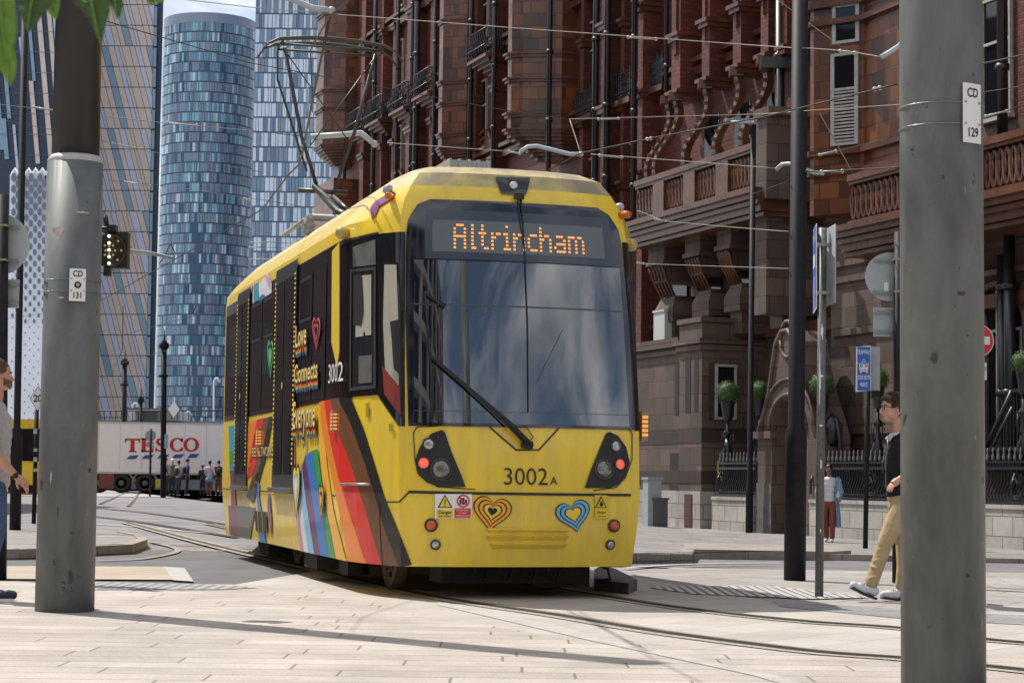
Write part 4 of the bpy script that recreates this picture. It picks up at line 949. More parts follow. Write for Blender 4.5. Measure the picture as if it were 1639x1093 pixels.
px_ = 1.16/wid
for c in 'Altrincham':
    for r, row in enumerate(GLY[c]):
        for k, b in enumerate(row):
            if b == '1':
                q0 = x+k*px_; z0 = 3.245-r*.0335; mb.face([TP(q0, z0-.017, .027), TP(q0+px_*.86, z0-.017, .027), TP(q0+px_*.86, z0, .027), TP(q0, z0, .027)])
    x += (len(GLY[c][0])+1)*px_
mb.build('lettering', mat('led_orange', (.6, .2, .03), .5, emit=(1.0, .30, .06), es=1.5), dsp, recalc=False)
# camera panel above the screen
tpart('camera_housing', tris([TQ(802, 312, -.1, 3.47), TQ(841, 313, .1, 3.47), TQ(848, 286, .1, 3.6), TQ(792, 285, -.1, 3.6)]), .016, BLK)
cp = TP(*TQ(821, 300, 0, 3.52), .03); m_ = MB(); m_.lathe(cp, [(.035, -.02), (.035, .01), (.02, .016)], 14, axis=-TB); m_.build('round_lamp', mat('lamp_clear', (.6, .6, .58), .2, metal=.3), tram)
# roof pod, roof side rail, hatch
def roofbox(name, u0, u1, v0, v1, z0, z1, m, ribs=0, bev=.05):
    mb = MB(); q = lambda u, v, z: TW(u, v, z)
    mb.hexa([q(u0, v0, z0), q(u1, v0, z0), q(u1, v1, z0), q(u0, v1, z0)], [q(u0+bev, v0+bev, z1), q(u1-bev, v0+bev, z1), q(u1-bev, v1-bev, z1), q(u0+bev, v1-bev, z1)])
    for i in range(ribs):
        a = u0+(u1-u0)*(i+.5)/ribs; mb.hexa([q(a-.012, v0-.01, z0), q(a+.012, v0-.01, z0), q(a+.012, v1, z0), q(a-.012, v1, z0)], [q(a-.012, v0+bev-.02, z1+.01), q(a+.012, v0+bev-.02, z1+.01), q(a+.012, v1, z1+.01), q(a-.012, v1, z1+.01)])
    return mb.build(name, m, tram)
POD = mat('roof_pod', (.32, .32, .31), .6, var=.2)
roofbox('roof_unit', -.42, .04, 1.3, 2.6, 3.80, 3.985, POD, 5)
roofbox('roof_equipment', -.75, .75, 4.2, 6.2, 3.75, 3.9, POD, 3); roofbox('roof_equipment', -.7, .7, 8.0, 9.0, 3.75, 3.98, POD, 3)
# bumper gap, bonnet seams, grille ribs
SEAM = RUB
def qline(name, pts, w, off=.008, m=None, par=None):
    mb = MB()
    for a, b in zip(pts[:-1], pts[1:]):
        dx, dz = b[0]-a[0], b[1]-a[1]; l = math.hypot(dx, dz) or 1; nx, nz = -dz/l*w/2, dx/l*w/2; ex, ez = dx/l*w*.3, dz/l*w*.3
        decal(mb, [[(a[0]+nx-ex, a[1]+nz-ez), (a[0]-nx-ex, a[1]-nz-ez), (b[0]-nx+ex, b[1]-nz+ez), (b[0]+nx+ex, b[1]+nz+ez)]], off)
    return mb.build(name, m or SEAM, par or tram, recalc=False)
def pl(pts, g): return [TQ(x, y, *g) for x, y in pts]
qline('bumper_gap', pl([(655, 787), (740, 789), (900, 791), (1008, 792)], (0, .9)), .022)
qline('bonnet_seam', pl([(783, 683), (826, 720), (862, 720), (896, 683)], (0, 1.4)), .013)
def cham(pts): return pl(pts, (-1.5, 1.2))
qline('panel_seam', pl([(618, 803), (640, 803), (655, 787)], (-1.0, .9)), .012)
for s in (-1, 1):
    if s < 0: pts = [(700, 682), (668, 683), (662, 692), (664, 735), (678, 763), (700, 779), (760, 783)]
    else: pts = [(975, 684), (1005, 686), (1011, 693), (1011, 735), (1000, 765), (985, 780), (950, 785)]
    qline('headlight_seam', pl(pts, (s*.8, 1.2)), .008)
rb_ = MB()
for y, x0, x1, in ((848, 782, 908), (861, 781, 906), (874, 787, 902)):
    q0, z0 = TQ(x0, y, -.2, .5); q1, z1 = TQ(x1, y, .3, .5); h = .019
    for c in cells([[(q0, z0-h), (q1, z1-h), (q1+.02, z1+h), (q0-.02, z0+h)]], QX, QZ):
        lo = [TP(q, z, 0.0) for q, z in c]; hi = [TP(q, z, .03 if z > z0-h*.5 else .004) for q, z in c]; rb_.face(hi)
    lo = [TP(q0+(q1-q0)*k/8, z0-h, .0) for k in range(9)]; hi = [TP(q0+(q1-q0)*k/8, z0+h, .032) for k in range(9)]; tp = [TP(q0+(q1-q0)*k/8, z0+h+.006, .0) for k in range(9)]
    for k in range(8): rb_.face([lo[k], lo[k+1], hi[k+1], hi[k]]); rb_.face([hi[k], hi[k+1], tp[k+1], tp[k]])
rb_.build('bumper_ribs', Y_, tram, recalc=False)
# headlight clusters
LCL = mat('lamp_lens', (.45, .45, .43), .08, metal=.6, var=.3, vscale=60); LRD = mat('lamp_red_lit', (.8, .12, .08), .3, emit=(1, .16, .10), es=.45); LOR = mat('lamp_orange', (.55, .10, .01), .2, coat=.5); CHR = mat('lamp_ring', (.04, .04, .04), .2)
LBIG = mat('lamp_big_lens', (.16, .16, .14), .06, metal=.4, var=.5, vscale=30, coat=1)
def lamp(px, py, r, m, guess, parent, name='lamp', dish=.012, ring=CHR):
    q, z = TQ(px, py, *guess); c = TP(q, z, .014); n = (TP(q, z, .05)-TP(q, z, .0)).normalized()
    mb = MB(); mb.lathe(c, [(r, -.01), (r, .004), (r*.72, dish), (r*.3, dish*1.4)], 18, axis=n); o = mb.build(name, m, parent)
    mb = MB(); mb.lathe(c, [(r*1.22, -.02), (r*1.22, .004), (r*1.02, .012), (r*1.0, -.01)], 18, axis=n); mb.build('lamp_rim', ring, o); return o
for s, pts, lamps in ((-1, [(707, 688), (690, 694), (672, 715), (664, 738), (668, 758), (683, 772), (704, 780), (745, 779), (738, 760), (723, 724), (712, 692)], [(701, 700, 3.2, 'w'), (686, 711, 9, 'c'), (678, 741, 8.5, 'r'), (706, 751, 15.5, 'b')]),
                      (1, [(975, 691), (988, 697), (1001, 715), (1007, 740), (1000, 762), (988, 776), (975, 781), (935, 781), (945, 752), (960, 715), (969, 694)], [(972, 700, 3.2, 'w'), (985, 714, 9, 'c'), (991, 743, 8.5, 'r'), (966, 751, 15, 'b')])):
    g = (s*.8, 1.2); cl = tpart('headlight_cluster', fill(pts, g), .012, RUB)
    for x, y, r, k in lamps: lamp(x, y, r*16.7/FPX, {'w': CHR, 'c': LCL, 'r': LRD, 'b': LBIG}[k], g, cl, {'w': 'sensor', 'c': 'lamp', 'r': 'tail_lamp', 'b': 'headlight'}[k], .02 if k == 'b' else .01)
for x, y, s in ((690, 840, -1), (982, 841, 1)): lamp(x, y, 9*16.8/FPX, LOR, (s*.8, .6), tram, 'indicator', .02)
for x, y, s in ((697, 871, -1), (976, 871, 1)): lamp(x, y, 7*16.8/FPX, LCL, (s*.8, .45), tram, 'fog_lamp')
# number on the front
def qtext(s, px, py, hpx, guess, m, name, sx=1.0, off=.010, parent=None, bold=0, align='CENTER', axis=None):
    q, z = TQ(px, py, *guess); ts = text_tris(s, 1.0, sx, align, 3, bold); k = hpx*17/FPX/.73
    mb = MB(); a = lv(z)[0]
    for t in ts: mb.face([TP(q+p[0]*k/a, z+p[1]*k, off) for p in t])
    return mb.build(name, m, parent or tram, recalc=False)
qtext('3002', 841, 764, 28.5, (0, 1.1), BK, 'fleet_number', .98, bold=-.006)
qtext('A', 886, 770, 13.5, (.3, 1.1), BK, 'fleet_letter')
# warning plates
def plate(px0, py0, px1, py1, s, m, off=.012, name='warning_plate', par=None):
    g = (s*.7, .8); return tpart(name, fill([(px0, py0), (px1, py0+.5), (px1, py1), (px0, py1)], g), off, m, par)
def fpoly(pts, s, m, off, name, par): return tpart(name, fill(pts, (s*.7, .8)), off, m, par)
def circ(cx, cy, r, n=16, ry=None): return [(cx+r*math.cos(2*math.pi*i/n), cy+(ry or r)*math.sin(2*math.pi*i/n)) for i in range(n)]
YS = mat('sign_yellow', (.78, .60, .02), .4)
w1 = plate(696, 790, 755, 829, -1, WSGN)
fpoly([(712, 791), (724, 812), (700, 812)], -1, BK, .014, 'triangle_border', w1); fpoly([(712, 794), (721, 810.5), (703, 810.5)], -1, YS, .016, 'triangle', w1)
fpoly([(711, 799), (713, 799), (712.6, 806), (711.4, 806)], -1, BK, .018, 'exclamation', w1); fpoly(circ(712, 808.5, 1.1, 8), -1, BK, .018, 'exclamation_dot', w1)
fpoly([(699, 815), (725, 815), (725, 828), (699, 828)], -1, YS, .014, 'caption_panel', w1); fpoly([(727, 813), (753, 813), (753, 828), (727, 828)], -1, RED, .014, 'caption_panel', w1)
fpoly(circ(741, 801.5, 10.5, 20), -1, RED, .014, 'ban_ring', w1); fpoly(circ(741, 801.5, 8, 20), -1, WSGN, .016, 'ban_disc', w1)
for a in ((735, 799, 738, 807), (739, 796, 743, 807), (744, 799, 747, 807)): fpoly([(a[0], a[1]), (a[2], a[1]), (a[2], a[3]), (a[0], a[3])], -1, BK, .018, 'figure', w1)
fpoly([(734, 796), (736, 794), (748, 807), (746, 809)], -1, RED, .020, 'ban_bar', w1)
def ftext(s, x, y, h, sd, m, par, off=.020, sx=1): qtext(s, x, y, h, (sd*.7, .8), m, 'lettering', sx, off, par, bold=.01)
ftext('Danger', 712, 819.5, 5.2, -1, BK, w1); ftext('Risk of death', 712, 825.5, 2.8, -1, BK, w1); 
for i, t_ in enumerate(('Do not stand', 'or climb', 'between trams')): ftext(t_, 740, 816+i*4.2, 2.6, -1, WSGN, w1)
w2 = plate(951, 792, 971, 830, 1, mat('sign_yellow_edge', (.70, .50, .03), .4))
fpoly([(961, 793), (970, 812), (951, 812)], 1, BK, .014, 'triangle_border', w2); fpoly([(961, 796.5), (968, 811), (953.5, 811)], 1, YS, .016, 'triangle', w2); fpoly([(961, 800), (965, 807), (962, 810), (958, 809), (959, 804)], 1, BK, .018, 'figure', w2)
fpoly([(952, 815), (971, 815), (971, 829), (952, 829)], 1, YS, .014, 'caption_panel', w2); ftext('Danger', 961.5, 819, 3.9, 1, BK, w2); ftext('Crush zone', 961.5, 825.5, 2.4, 1, BK, w2)
# hearts on the bumper
def heart(n=40):
    r = []
    for i in range(n):
        t = 2*math.pi*i/n; r.append((.0625*16*math.sin(t)**3, .0625*(13*math.cos(t)-5*math.cos(2*t)-2*math.cos(3*t)-math.cos(4*t))))
    return r
def hearts(cx, cy, w, rot, cols, s):
    root = None; sc_ = 1.0
    for i, m in enumerate(cols):
        k = [1, .93, .76, .68, .51, .43, .25, .17][i]; 
        pts = []
        for x, y in heart():
            x, y = x*k*w, y*k*w*1.02+(-.5+.5*k)*-w*.12; a = math.radians(rot); pts.append((cx+x*math.cos(a)+y*math.sin(a), cy-(-x*math.sin(a)+y*math.cos(a))))
        o = tpart('heart_sticker' if root is None else 'heart_band', fill(pts, (s*.4, .8)), .012+.0015*i, m, root); root = root or o
HOR = mat('heart_orange', (.85, .38, .03), .35); HYE = mat('heart_yellow', (.85, .60, .06), .35); HBL = mat('heart_blue', (.16, .47, .72), .35)
hearts(787, 819, 31, 8, [BK, HOR, BK, HOR, BK, HYE, BK], -1); hearts(917, 823, 28, -12, [BK, HBL, BK, HBL, BK, HYE], 1)
# wipers and antenna
def wire3(name, pts, r, m, par, off=.05, guess=(0, 1.8)):
    mb = MB(); mb.tube([TP(*TQ(x, y, *guess), off) for x, y in pts], r, 6); return mb.build(name, m, par)
wire3('wiper_arm', [(845, 712), (815, 680), (690, 572), (686, 566)], [.028, .02, .012, .01], RUB, tram); wire3('wiper_arm', [(838, 712), (795, 668), (690, 575)], .010, RUB, tram, .07)
wire3('wiper_blade', [(680, 468), (684, 520), (690, 590), (691, 670)], .013, RUB, tram); wire3('wiper_hub', [(833, 711), (850, 713)], .035, RUB, tram, .04)
wire3('wiper_hose', [(822, 684), (840, 683), (852, 700), (846, 706)], .005, RUB, tram, .03); wire3('washer_arm', [(683, 474), (711, 492)], [.012, .02], RUB, tram, .05)
wire3('aerial_cable', [(831, 316), (833, 330), (838, 400), (843, 520), (844, 660)], [.012, .008, .005, .005, .004], RUB, tram, .03)
wire3('aerial_cable', [(827, 318), (831, 360), (839, 410)], .005, RUB, tram, .03)
m_ = MB(); c = TP(*TQ(829, 318, 0, 3.4), .04); m_.box(c, (.08, .05, .05), rz=TH); m_.build('aerial_mount', RUB, tram)
# orange beacon + marker lamps at the shoulders
for x, y, g in ((628, 318, (-1.0, 3.4)), (1008, 326, (1.0, 3.4))):
    c = TP(*TQ(x, y, *g), .03) if x < 800 else TP(1.0, 3.42, .02); m_ = MB(); m_.lathe(c, [(.035, -.03), (.035, .05), (.02, .09)], 10, axis=(-TR*(.6 if x < 800 else -.6)-TB).normalized()); m_.build('marker_lamp', LOR, tram)
    c2 = c+Vector((0, 0, .08))+TB*.1; m_ = MB(); m_.lathe(c2, [(.04, -.05), (.04, .03), (.02, .05)], 10, axis=-TB); m_.build('lamp_housing', SBK, tram)
GCAM = mat('camera_gold', (.45, .36, .08), .3, coat=.5)
for s, (x, y) in ((-1, (537, 370)), (1, (1022, 372))):
    c = TW(s*1.40, 1.25 if s < 0 else 1.2, 3.24 if s < 0 else 3.24)
    if s > 0: c = TW(1.17, .66, 3.18)
    m_ = MB(); m_.lathe(c-TB*0, [(.02, -.1), (.055, -.08), (.062, .0), (.05, .04), (.02, .06)], 14, axis=-TB*.6+TR*s*.8); m_.build('camera_dome', GCAM, tram)
# cab side window, quarter window with pale blind
GLW = mat('side_glass', (.02, .024, .028), .04, ior=1.5); BLI = mat('blind_beige', (.36, .34, .27), .7, var=.08); GRD = mat('interior_grey', (.10, .10, .095), .6, var=.3)
g = (-1.3, 2.4)
cw = tpart('cab_quarter_window', fill([(614, 420), (638, 420), (641, 470), (643, 560), (643, 668), (616, 632), (612, 520)], (-1.15, 2.3)), .010, GLW)
tpart('blind', fill([(617, 424), (636, 424), (639, 520), (639, 628), (618, 590), (615, 520)], (-1.15, 2.3)), .012, BLI, cw)
tpart('seat_back', fill([(626, 515), (640, 512), (641, 600), (632, 590), (629, 545)], (-1.15, 2.3)), .014, RUB, cw)
tpart('red_panel', fill([(614, 585), (640, 618), (642, 664), (617, 630)], (-1.15, 2.0)), .015, mat('cab_red', (.22, .03, .02), .5), cw)
cs = tpart('cab_side_window', fill([(567, 435), (599, 431), (599, 617), (566, 620)], (-1.7, 2.3)), .010, GLW)
tpart('blind', fill([(572, 442), (596, 440), (596, 536), (571, 540)], (-1.7, 2.3)), .012, BLI, cs)
tpart('dark_figure', fill([(568, 440), (581, 440), (584, 500), (580, 522), (568, 520)], (-1.7, 2.3)), .014, RUB, cs)
tpart('upper_pane', fill([(566, 396), (602, 384), (603, 424), (566, 428)], (-1.7, 2.9)), .010, GRD, cs)
tpart('interior_table', fill([(576, 570), (597, 568), (597, 612), (576, 614)], (-1.7, 2.0)), .013, GRD, cs)
qline('window_frame', pl([(564, 434), (602, 430), (602, 619), (563, 623), (564, 434)], (-1.7, 2.3)), .03, .016, mat('door_frame_grey', (.05, .05, .058), .4), cs)
# yellow post between cab door and saloon
tpart('yellow_pillar', fill([(533, 402), (545, 388), (545, 560), (541, 590), (532, 548)], (-2.2, 2.6)), .010, Y_)
qline('cab_door_seam', pl([(545, 386), (545, 560), (546, 800), (549, 905)], (-2.05, 2.0)), .012); qline('roof_gutter_seam', pl([(546, 392), (607, 373)], (-1.5, 3.2)), .02, .01)
m_ = MB()
def vq(v): return -(2+v-VS_)
# doors and saloon windows on the left side; the right side carries the same
DFR = mat('door_rubber', (.02, .02, .022), .4); DOTS = mat('door_yellow_studs', (.75, .55, .05), .5); DGR = mat('saloon_dark', (.012, .014, .017), .05)
def sideparts(s):
    def Q(v): return s*(2+v-VS_)
    lab = ''
    for (va, vb) in ((3.70, 5.05), (6.95, 7.98)):
        p = [(Q(va), .88), (Q(vb), .88), (Q(vb), 3.26), (Q(va), 3.26)]
        d = tpart('door', tris(p), .020, DFR)
        vm = (va+vb)/2
        for a, b in ((va+.14, vm-.05), (vm+.05, vb-.14)):
            lf = tpart('door_glass', tris([(Q(a), 1.05), (Q(b), 1.05), (Q(b), 3.1), (Q(a), 3.1)]), .026, GLW, d)
        ds = MB(); z = 1.15
        while z < 3.12:
            for v in (va+.06, vb-.06): decal(ds, [[(Q(v-.035), z), (Q(v+.035), z), (Q(v+.035), z+.024), (Q(v-.035), z+.024)]], .028)
            z += .05
        ds.build('edge_studs', DOTS, d, recalc=False)
        b = MB(); decal(b, [[(Q(vm+.02), 1.95), (Q(vm+.08), 1.95), (Q(vm+.08), 2.02), (Q(vm+.02), 2.02)]], .034); b.build('door_button', mat('btn', (.7, .5, .1), .3) if 'btn' not in bpy.data.materials else bpy.data.materials['btn'], d, recalc=False)
        c = [TW(s*1.37, va, .86), TW(s*1.37, vb, .86), TW(s*1.43, vb, .86), TW(s*1.43, va, .86)]; st_ = MB(); st_.hexa(c, [x+Vector((0, 0, .05)) for x in c]); st_.build('door_step', STL, d)
    for (va, vb, op) in ((2.1, 2.78, 0), (2.82, 3.55, 1), (5.15, 5.95, 1), (6.0, 6.85, 1), (8.1, 9.0, 0)):
        w = tpart('saloon_window', tris([(Q(va), 1.78), (Q(vb), 1.78), (Q(vb), 3.05), (Q(va), 3.05)]), .012, GLW)
        if op: tpart('hopper_opening', tris([(Q(va+.08), 2.62), (Q(vb-.08), 2.62), (Q(vb-.08), 2.98), (Q(va+.08), 2.98)]), .016, DGR, w); qline('hopper_frame', [(Q(va+.05), 2.59), (Q(vb-.05), 2.59), (Q(vb-.05), 3.0), (Q(va+.05), 3.0), (Q(va+.05), 2.59)], .035, .018, DFR, w)
    qline('skirt_seam', [(Q(1.36), .86), (Q(9.1), .86)], .012)
    for v in (2.3, 5.4, 6.4, 7.6, 8.6): qline('skirt_seam', [(Q(v), .86), (Q(v), .30)], .010)
sideparts(-1); sideparts(1)
# ---- rainbow livery vinyl, traced on the side skin in photo coordinates of the left flank
VC = {k: mat('vinyl_'+k, c, .32, coat=.15, spec=.4) for k, c in dict(black=(.018, .018, .018), brown=(.16, .065, .025), red=(.66, .025, .015), orange=(.78, .22, .02), amber=(.82, .42, .03), green=(.03, .28, .06), blue=(.02, .17, .50), purple=(.13, .03, .13), sky=(.22, .50, .72), white=(.72, .72, .72), pink=(.62, .26, .38), grey=(.10, .10, .10), teal=(.03, .30, .42), lilac=(.55, .36, .52), wine=(.16, .03, .05)).items()}
def Z6(pts): return [(340+x/2.875, 600+y/2.875) for x, y in pts]
def stripe(col, Lf, Rt, off=.009):
    Lf, Rt = Z6(Lf), Z6(Rt); mb = MB(); n = 12
    def samp(pts, k):
        ys = [p[1] for p in pts]; y = ys[0]+(ys[-1]-ys[0])*k
        for a, b in zip(pts[:-1], pts[1:]):
            if a[1] <= y <= b[1]+1e-6: t = (y-a[1])/max(1e-6, b[1]-a[1]); return (a[0]+(b[0]-a[0])*t, y)
        return pts[-1]
    prev = None
    for i in range(n+1):
        l, r = samp(Lf, i/n), samp(Rt, i/n); g = (-2.5, 1.0) if l[0] < 600 else (-1.6, 1.0)
        row = (TQ(*l, *g), TQ(*r, *g))
        if prev: decal(mb, [[prev[0], prev[1], row[1], row[0]]], off)
        prev = row
    return mb.build('livery_stripe', VC[col], tram, recalc=False)
k1 = [(585, 105), (650, 250), (700, 390), (745, 530), (790, 690), (862, 884)]; k2 = [(640, 103), (700, 250), (745, 400), (800, 580), (860, 720), (918, 872)]
r2 = [(545, 112), (590, 280), (650, 440), (700, 600), (790, 900)]; r1 = [(518, 118), (545, 300), (572, 420), (620, 590), (720, 895)]
o1 = [(495, 125), (515, 300), (545, 430), (590, 640), (635, 893)]; y1 = [(490, 170), (500, 400), (530, 620), (580, 889)]
stripe('black', k1, k2); stripe('brown', r2, k1, .010); stripe('red', r1, r2); stripe('orange', o1, r1, .010); stripe('amber', y1, [(512, 172), (530, 400), (560, 620), (630, 893)], .0085)
gr = [(462, 350), (495, 560), (548, 885)]; stripe('green', gr, [(490, 340), (510, 520), (578, 888)]); bl = [(432, 370), (468, 600), (508, 878)]; stripe('blue', bl, gr, .010)
pu = [(415, 420), (438, 600), (480, 868)]; stripe('purple', pu, bl); sk = [(402, 470), (418, 620), (452, 862)]; stripe('sky', sk, pu, .010); wh = [(388, 500), (400, 640), (432, 858)]; stripe('white', wh, sk)
stripe('pink', [(372, 165), (376, 500), (388, 640), (414, 852)], [(384, 165), (386, 480), (400, 640), (432, 856)], .010)
# panel between the doors
stripe('orange', [(165, 220), (162, 400), (158, 470)], [(208, 206), (200, 300), (182, 420)]); stripe('red', [(208, 206), (185, 330), (160, 480)], [(238, 198), (225, 330), (190, 450)]); stripe('brown', [(238, 198), (200, 420), (158, 560)], [(262, 195), (235, 400), (200, 520)])
stripe('black', [(262, 193), (225, 400), (160, 560)], [(282, 190), (250, 380), (190, 590)]); stripe('wine', [(75, 600), (80, 700), (88, 790)], [(115, 604), (122, 700), (125, 800)]); stripe('grey', [(115, 604), (122, 700), (125, 800)], [(200, 610), (185, 700), (168, 808)])
stripe('teal', [(78, 235), (80, 330), (82, 450)], [(108, 232), (106, 330), (103, 440)]); stripe('green', [(80, 350), (82, 380), (83, 410)], [(106, 350), (105, 380), (104, 410)], .011); stripe('wine', [(84, 440), (88, 500), (90, 600)], [(103, 440), (106, 500), (112, 600)], .011)
stripe('blue', [(212, 490), (206, 560), (215, 640), (222, 810)], [(222, 500), (218, 560), (232, 640), (258, 828)], .010); stripe('purple', [(262, 545), (256, 590), (262, 660), (275, 740)], [(268, 545), (274, 620), (278, 680), (277, 740)], .010)
stripe('amber', [(200, 625), (205, 670), (208, 720)], [(255, 630), (256, 670), (258, 725)], .012) if False else None
gv = fill(Z6([(197, 625), (254, 630), (259, 725), (205, 716)]), (-7, .6)); tpart('vent_grille', gv, .013, mat('vent_dark', (.05, .045, .03), .6))
qline('vent_slats', pl(Z6([(214, 628), (218, 718)]), (-7, .6)), .02, .015, DOTS); qline('vent_slats', pl(Z6([(234, 630), (238, 720)]), (-7, .6)), .02, .015, DOTS)
# roof-side graphics
def Z5(pts): return [(340+x/4.553, 380+y/4.553) for x, y in pts]
gg = (-5, 3.25)
tpart('roofside_graphic', fill(Z5([(300, 395), (385, 290), (440, 400), (298, 500)]), (-5, 3.2)), .009, VC['white']); tpart('roofside_graphic', fill(Z5([(310, 345), (345, 325), (348, 470), (308, 485)]), (-6, 3.2)), .012, VC['teal'])
tpart('roofside_graphic', fill(Z5([(384, 275), (410, 255), (440, 330), (440, 400)]), (-5, 3.2)), .011, VC['lilac']); tpart('roofside_graphic', fill(Z5([(200, 430), (300, 335), (290, 400), (205, 470)]), (-7, 3.2)), .009, VC['lilac'])
tpart('roofside_graphic', fill(Z5([(345, 440), (375, 412), (400, 430), (350, 468)]), (-5.5, 3.2)), .013, VC['blue'])
pk = fill([(597, 352), (594, 335), (602, 323), (625, 310), (634, 309), (630, 318), (608, 332), (603, 345)], (-1.3, 3.3)); tpart('purple_tick', pk, .012, mat('vinyl_magenta', (.20, .03, .14), .3))
# slogans
def slog(s, px, py, h, w, m, off, name='slogan', g=(-3.0, 1.8), bold=.0):
    q0, z0 = TQ(px, py, *g); q1, z1 = TQ(px+w, py, *g); _, zt = TQ(px, py-h, *g); ts = text_tris(s, 1, 1, 'LEFT', 2, bold); W_ = max(p[0] for t in ts for p in t); H_ = .73; mb = MB()
    for t in ts: mb.face([TP(q0+(q1-q0)*p[0]/W_, z0+(zt-z0)*(p[1]/H_+.1), off) for p in t])
    return mb.build(name, m, tram, recalc=False)
CRM = mat('slogan_cream', (.80, .62, .22), .4)
rb6 = ['red', 'orange', 'amber', 'green', 'blue', 'purple']
for s, px, py, h, w in (('Love', 478, 545, 36, 18), ('Connects', 476, 604, 30, 38), ('Everyone', 474, 672, 44, 36)):
    for i in range(5, -1, -1): slog(s, px, py+4+2.3*i, h, w, VC[rb6[i % 6]], .0265+.0012*(6-i), bold=.045)
    slog(s, px, py+2, h, w, VC['black'], .036, bold=.05); slog(s, px, py, h, w, CRM, .0375, bold=.012)
slog('BEE NETWORK', 405, 727, 16, 32, VC['black'], .012, 'network_lettering', (-5, 1.4), bold=.05); slog('BEE NETWORK', 405, 726, 15, 32, CRM, .014, 'network_lettering', (-5, 1.4))
slog('3002', 530, 604, 32, 24, WSGN, .03, 'side_number', (-2.2, 2.0))
def sideheart(cx, cy, w, h, cols, g, ks=(1, .8, .55, .35)):
    for i, m in enumerate(cols):
        k = ks[i]; tpart('side_heart', fill([(cx+x*w*k, cy-y*h*k) for x, y in heart(24)], g), .03+.0015*i, m)
sideheart(437, 570, 5, 34, [mat('heart_green', (.10, .42, .18), .4), GLW, bpy.data.materials['heart_green']], (-5, 2.2))
sideheart(511, 530, 6.5, 30, [mat('heart_rose', (.60, .10, .12), .4), GLW, bpy.data.materials['heart_rose'], GLW], (-2.8, 2.3))
sideheart(479, 780, 6, 52, [BK, HYE, VC['sky'], VC['white']], (-3.4, 1.0), (1, .85, .6, .45)); sideheart(519, 800, 4.5, 36, [BK, VC['amber'], BK, VC['amber']], (-2.6, .9))
# handles, lights, latch
DR_LAMP = mat('amber_led', (.8, .3, .05), .3, emit=(1, .35, .08), es=.9); LH = mat('lamp_case', (.30, .24, .16), .3)
def sidelamp(v, z, s=-1):
    c = TW(s*1.39, v, z); m_ = MB(); m_.box(c, (.05, .09, .20), rz=TH); o = m_.build('side_indicator', LH, tram); l = MB()
    for i in range(5): l.box(c-TB*.048+TR*.0+Vector((0, 0, -.07+.033*i)), (.035, .008, .014), rz=TH); l.box(c+TR*s*.028+Vector((0, 0, -.07+.033*i)), (.008, .05, .014), rz=TH)
    l.build('indicator_leds', DR_LAMP, o)
q, z = TQ(539, 674, -2.1, 1.5); sidelamp(VS_+(-q-2), z); q, z = TQ(418, 700, -5, 1.5); sidelamp(VS_+(-q-2), z)
c = TP(1.28, 1.52, .03); m_ = MB(); m_.box(c, (.06, .14, .26), rz=TH); m_.build('side_indicator', LH, tram); l = MB()
for i in range(5): l.box(c-TB*.075+Vector((0, 0, -.08+.04*i)), (.05, .01, .022), rz=TH)
l.build('indicator_leds', DR_LAMP, tram)
wire3('door_handle', [(551, 775), (597, 775)], .012, STL, tram, .03, (-1.6, 1.0))
for a in ([(587, 645), (592, 645), (592, 668), (587, 668)], [(624, 678), (630, 678), (630, 690), (624, 690)]): tpart('recess_handle', fill(a, (-1.4, 1.5)), .010, mat('yellow_recess', (.35, .25, .02), .5) if 'yellow_recess' not in bpy.data.materials else bpy.data.materials['yellow_recess'])
qline('hatch_seam', pl([(609, 803), (610, 850), (614, 910)], (-1.3, .6)), .012, .012)
# underframe, bogies, wheels
ub = MB()
def ubox(u0, u1, v0, v1, z0, z1, mb): mb.hexa([TW(u0, v0, z0), TW(u1, v0, z0), TW(u1, v1, z0), TW(u0, v1, z0)], [TW(u0, v0, z1), TW(u1, v0, z1), TW(u1, v1, z1), TW(u0, v1, z1)])
ubox(-.95, .95, .7, 9.1, .34, .9, ub); ubox(-.62, .68, .45, .9, .12, .5, ub); ubox(.25, .75, .5, 1.2, .08, .4, ub); ub.build('underframe', UND, tram)
for v0 in (1.66, 6.6):
    bg_ = MB()
    for s in (-1, 1): ubox(s*.92-.06, s*.92+.06, v0-.4, v0+2.6, .30, .42, bg_); ubox(s*.95-.09, s*.95+.09, v0+.7, v0+1.4, .10, .24, bg_)
    ubox(-.9, .9, v0+.8, v0+1.3, .2, .45, bg_); o = bg_.build('bogie_frame', UND, tram)
    for dv in (0, 2.13):
        for s in (-1, 1):
            w = MB(); w.lathe(TW(s*.75, v0+dv, .33), [(.10, -.06), (.33, -.06), (.36, -.03), (.33, .0), (.33, .07), (.27, .08), (.25, .05), (.14, .05), (.12, .10), (.02, .11)], 24, axis=TR*s)
            for k in range(8): a = k*math.pi/4; w.lathe(TW(s*.75, v0+dv+.19*math.cos(a), .33+.19*math.sin(a)), [(.022, .05), (.022, .075)], 6, axis=TR*s)
            w.build('wheel', mat('wheel_rust', (.09, .06, .04), .6, var=.4, vscale=12) if 'wheel_rust' not in bpy.data.materials else bpy.data.materials['wheel_rust'], o)
m_ = MB(); m_.tube([TW(.80, .55, .30), TW(.92, .5, .24), TW(.95, .52, .15), TW(.86, .6, .13)], .014, 6); m_.build('hanging_hose', RUB, tram)
for i in range(4): m_ = MB(); x = -.35+.22*i; m_.tube([TW(x, .43, .45), TW(x+.02, .40, .22), TW(x+.1, .40, .15), TW(x+.16, .42, .3), TW(x+.17, .43, .45)], .012, 6); m_.build('coupling_hose', RUB, tram)
m_ = MB(); ubox(-1.25, -1.0, 3.0, 3.7, .12, .3, m_); ubox(-1.1, -.95, 2.2, 2.6, .10, .32, m_); m_.build('sand_box', UND, tram)
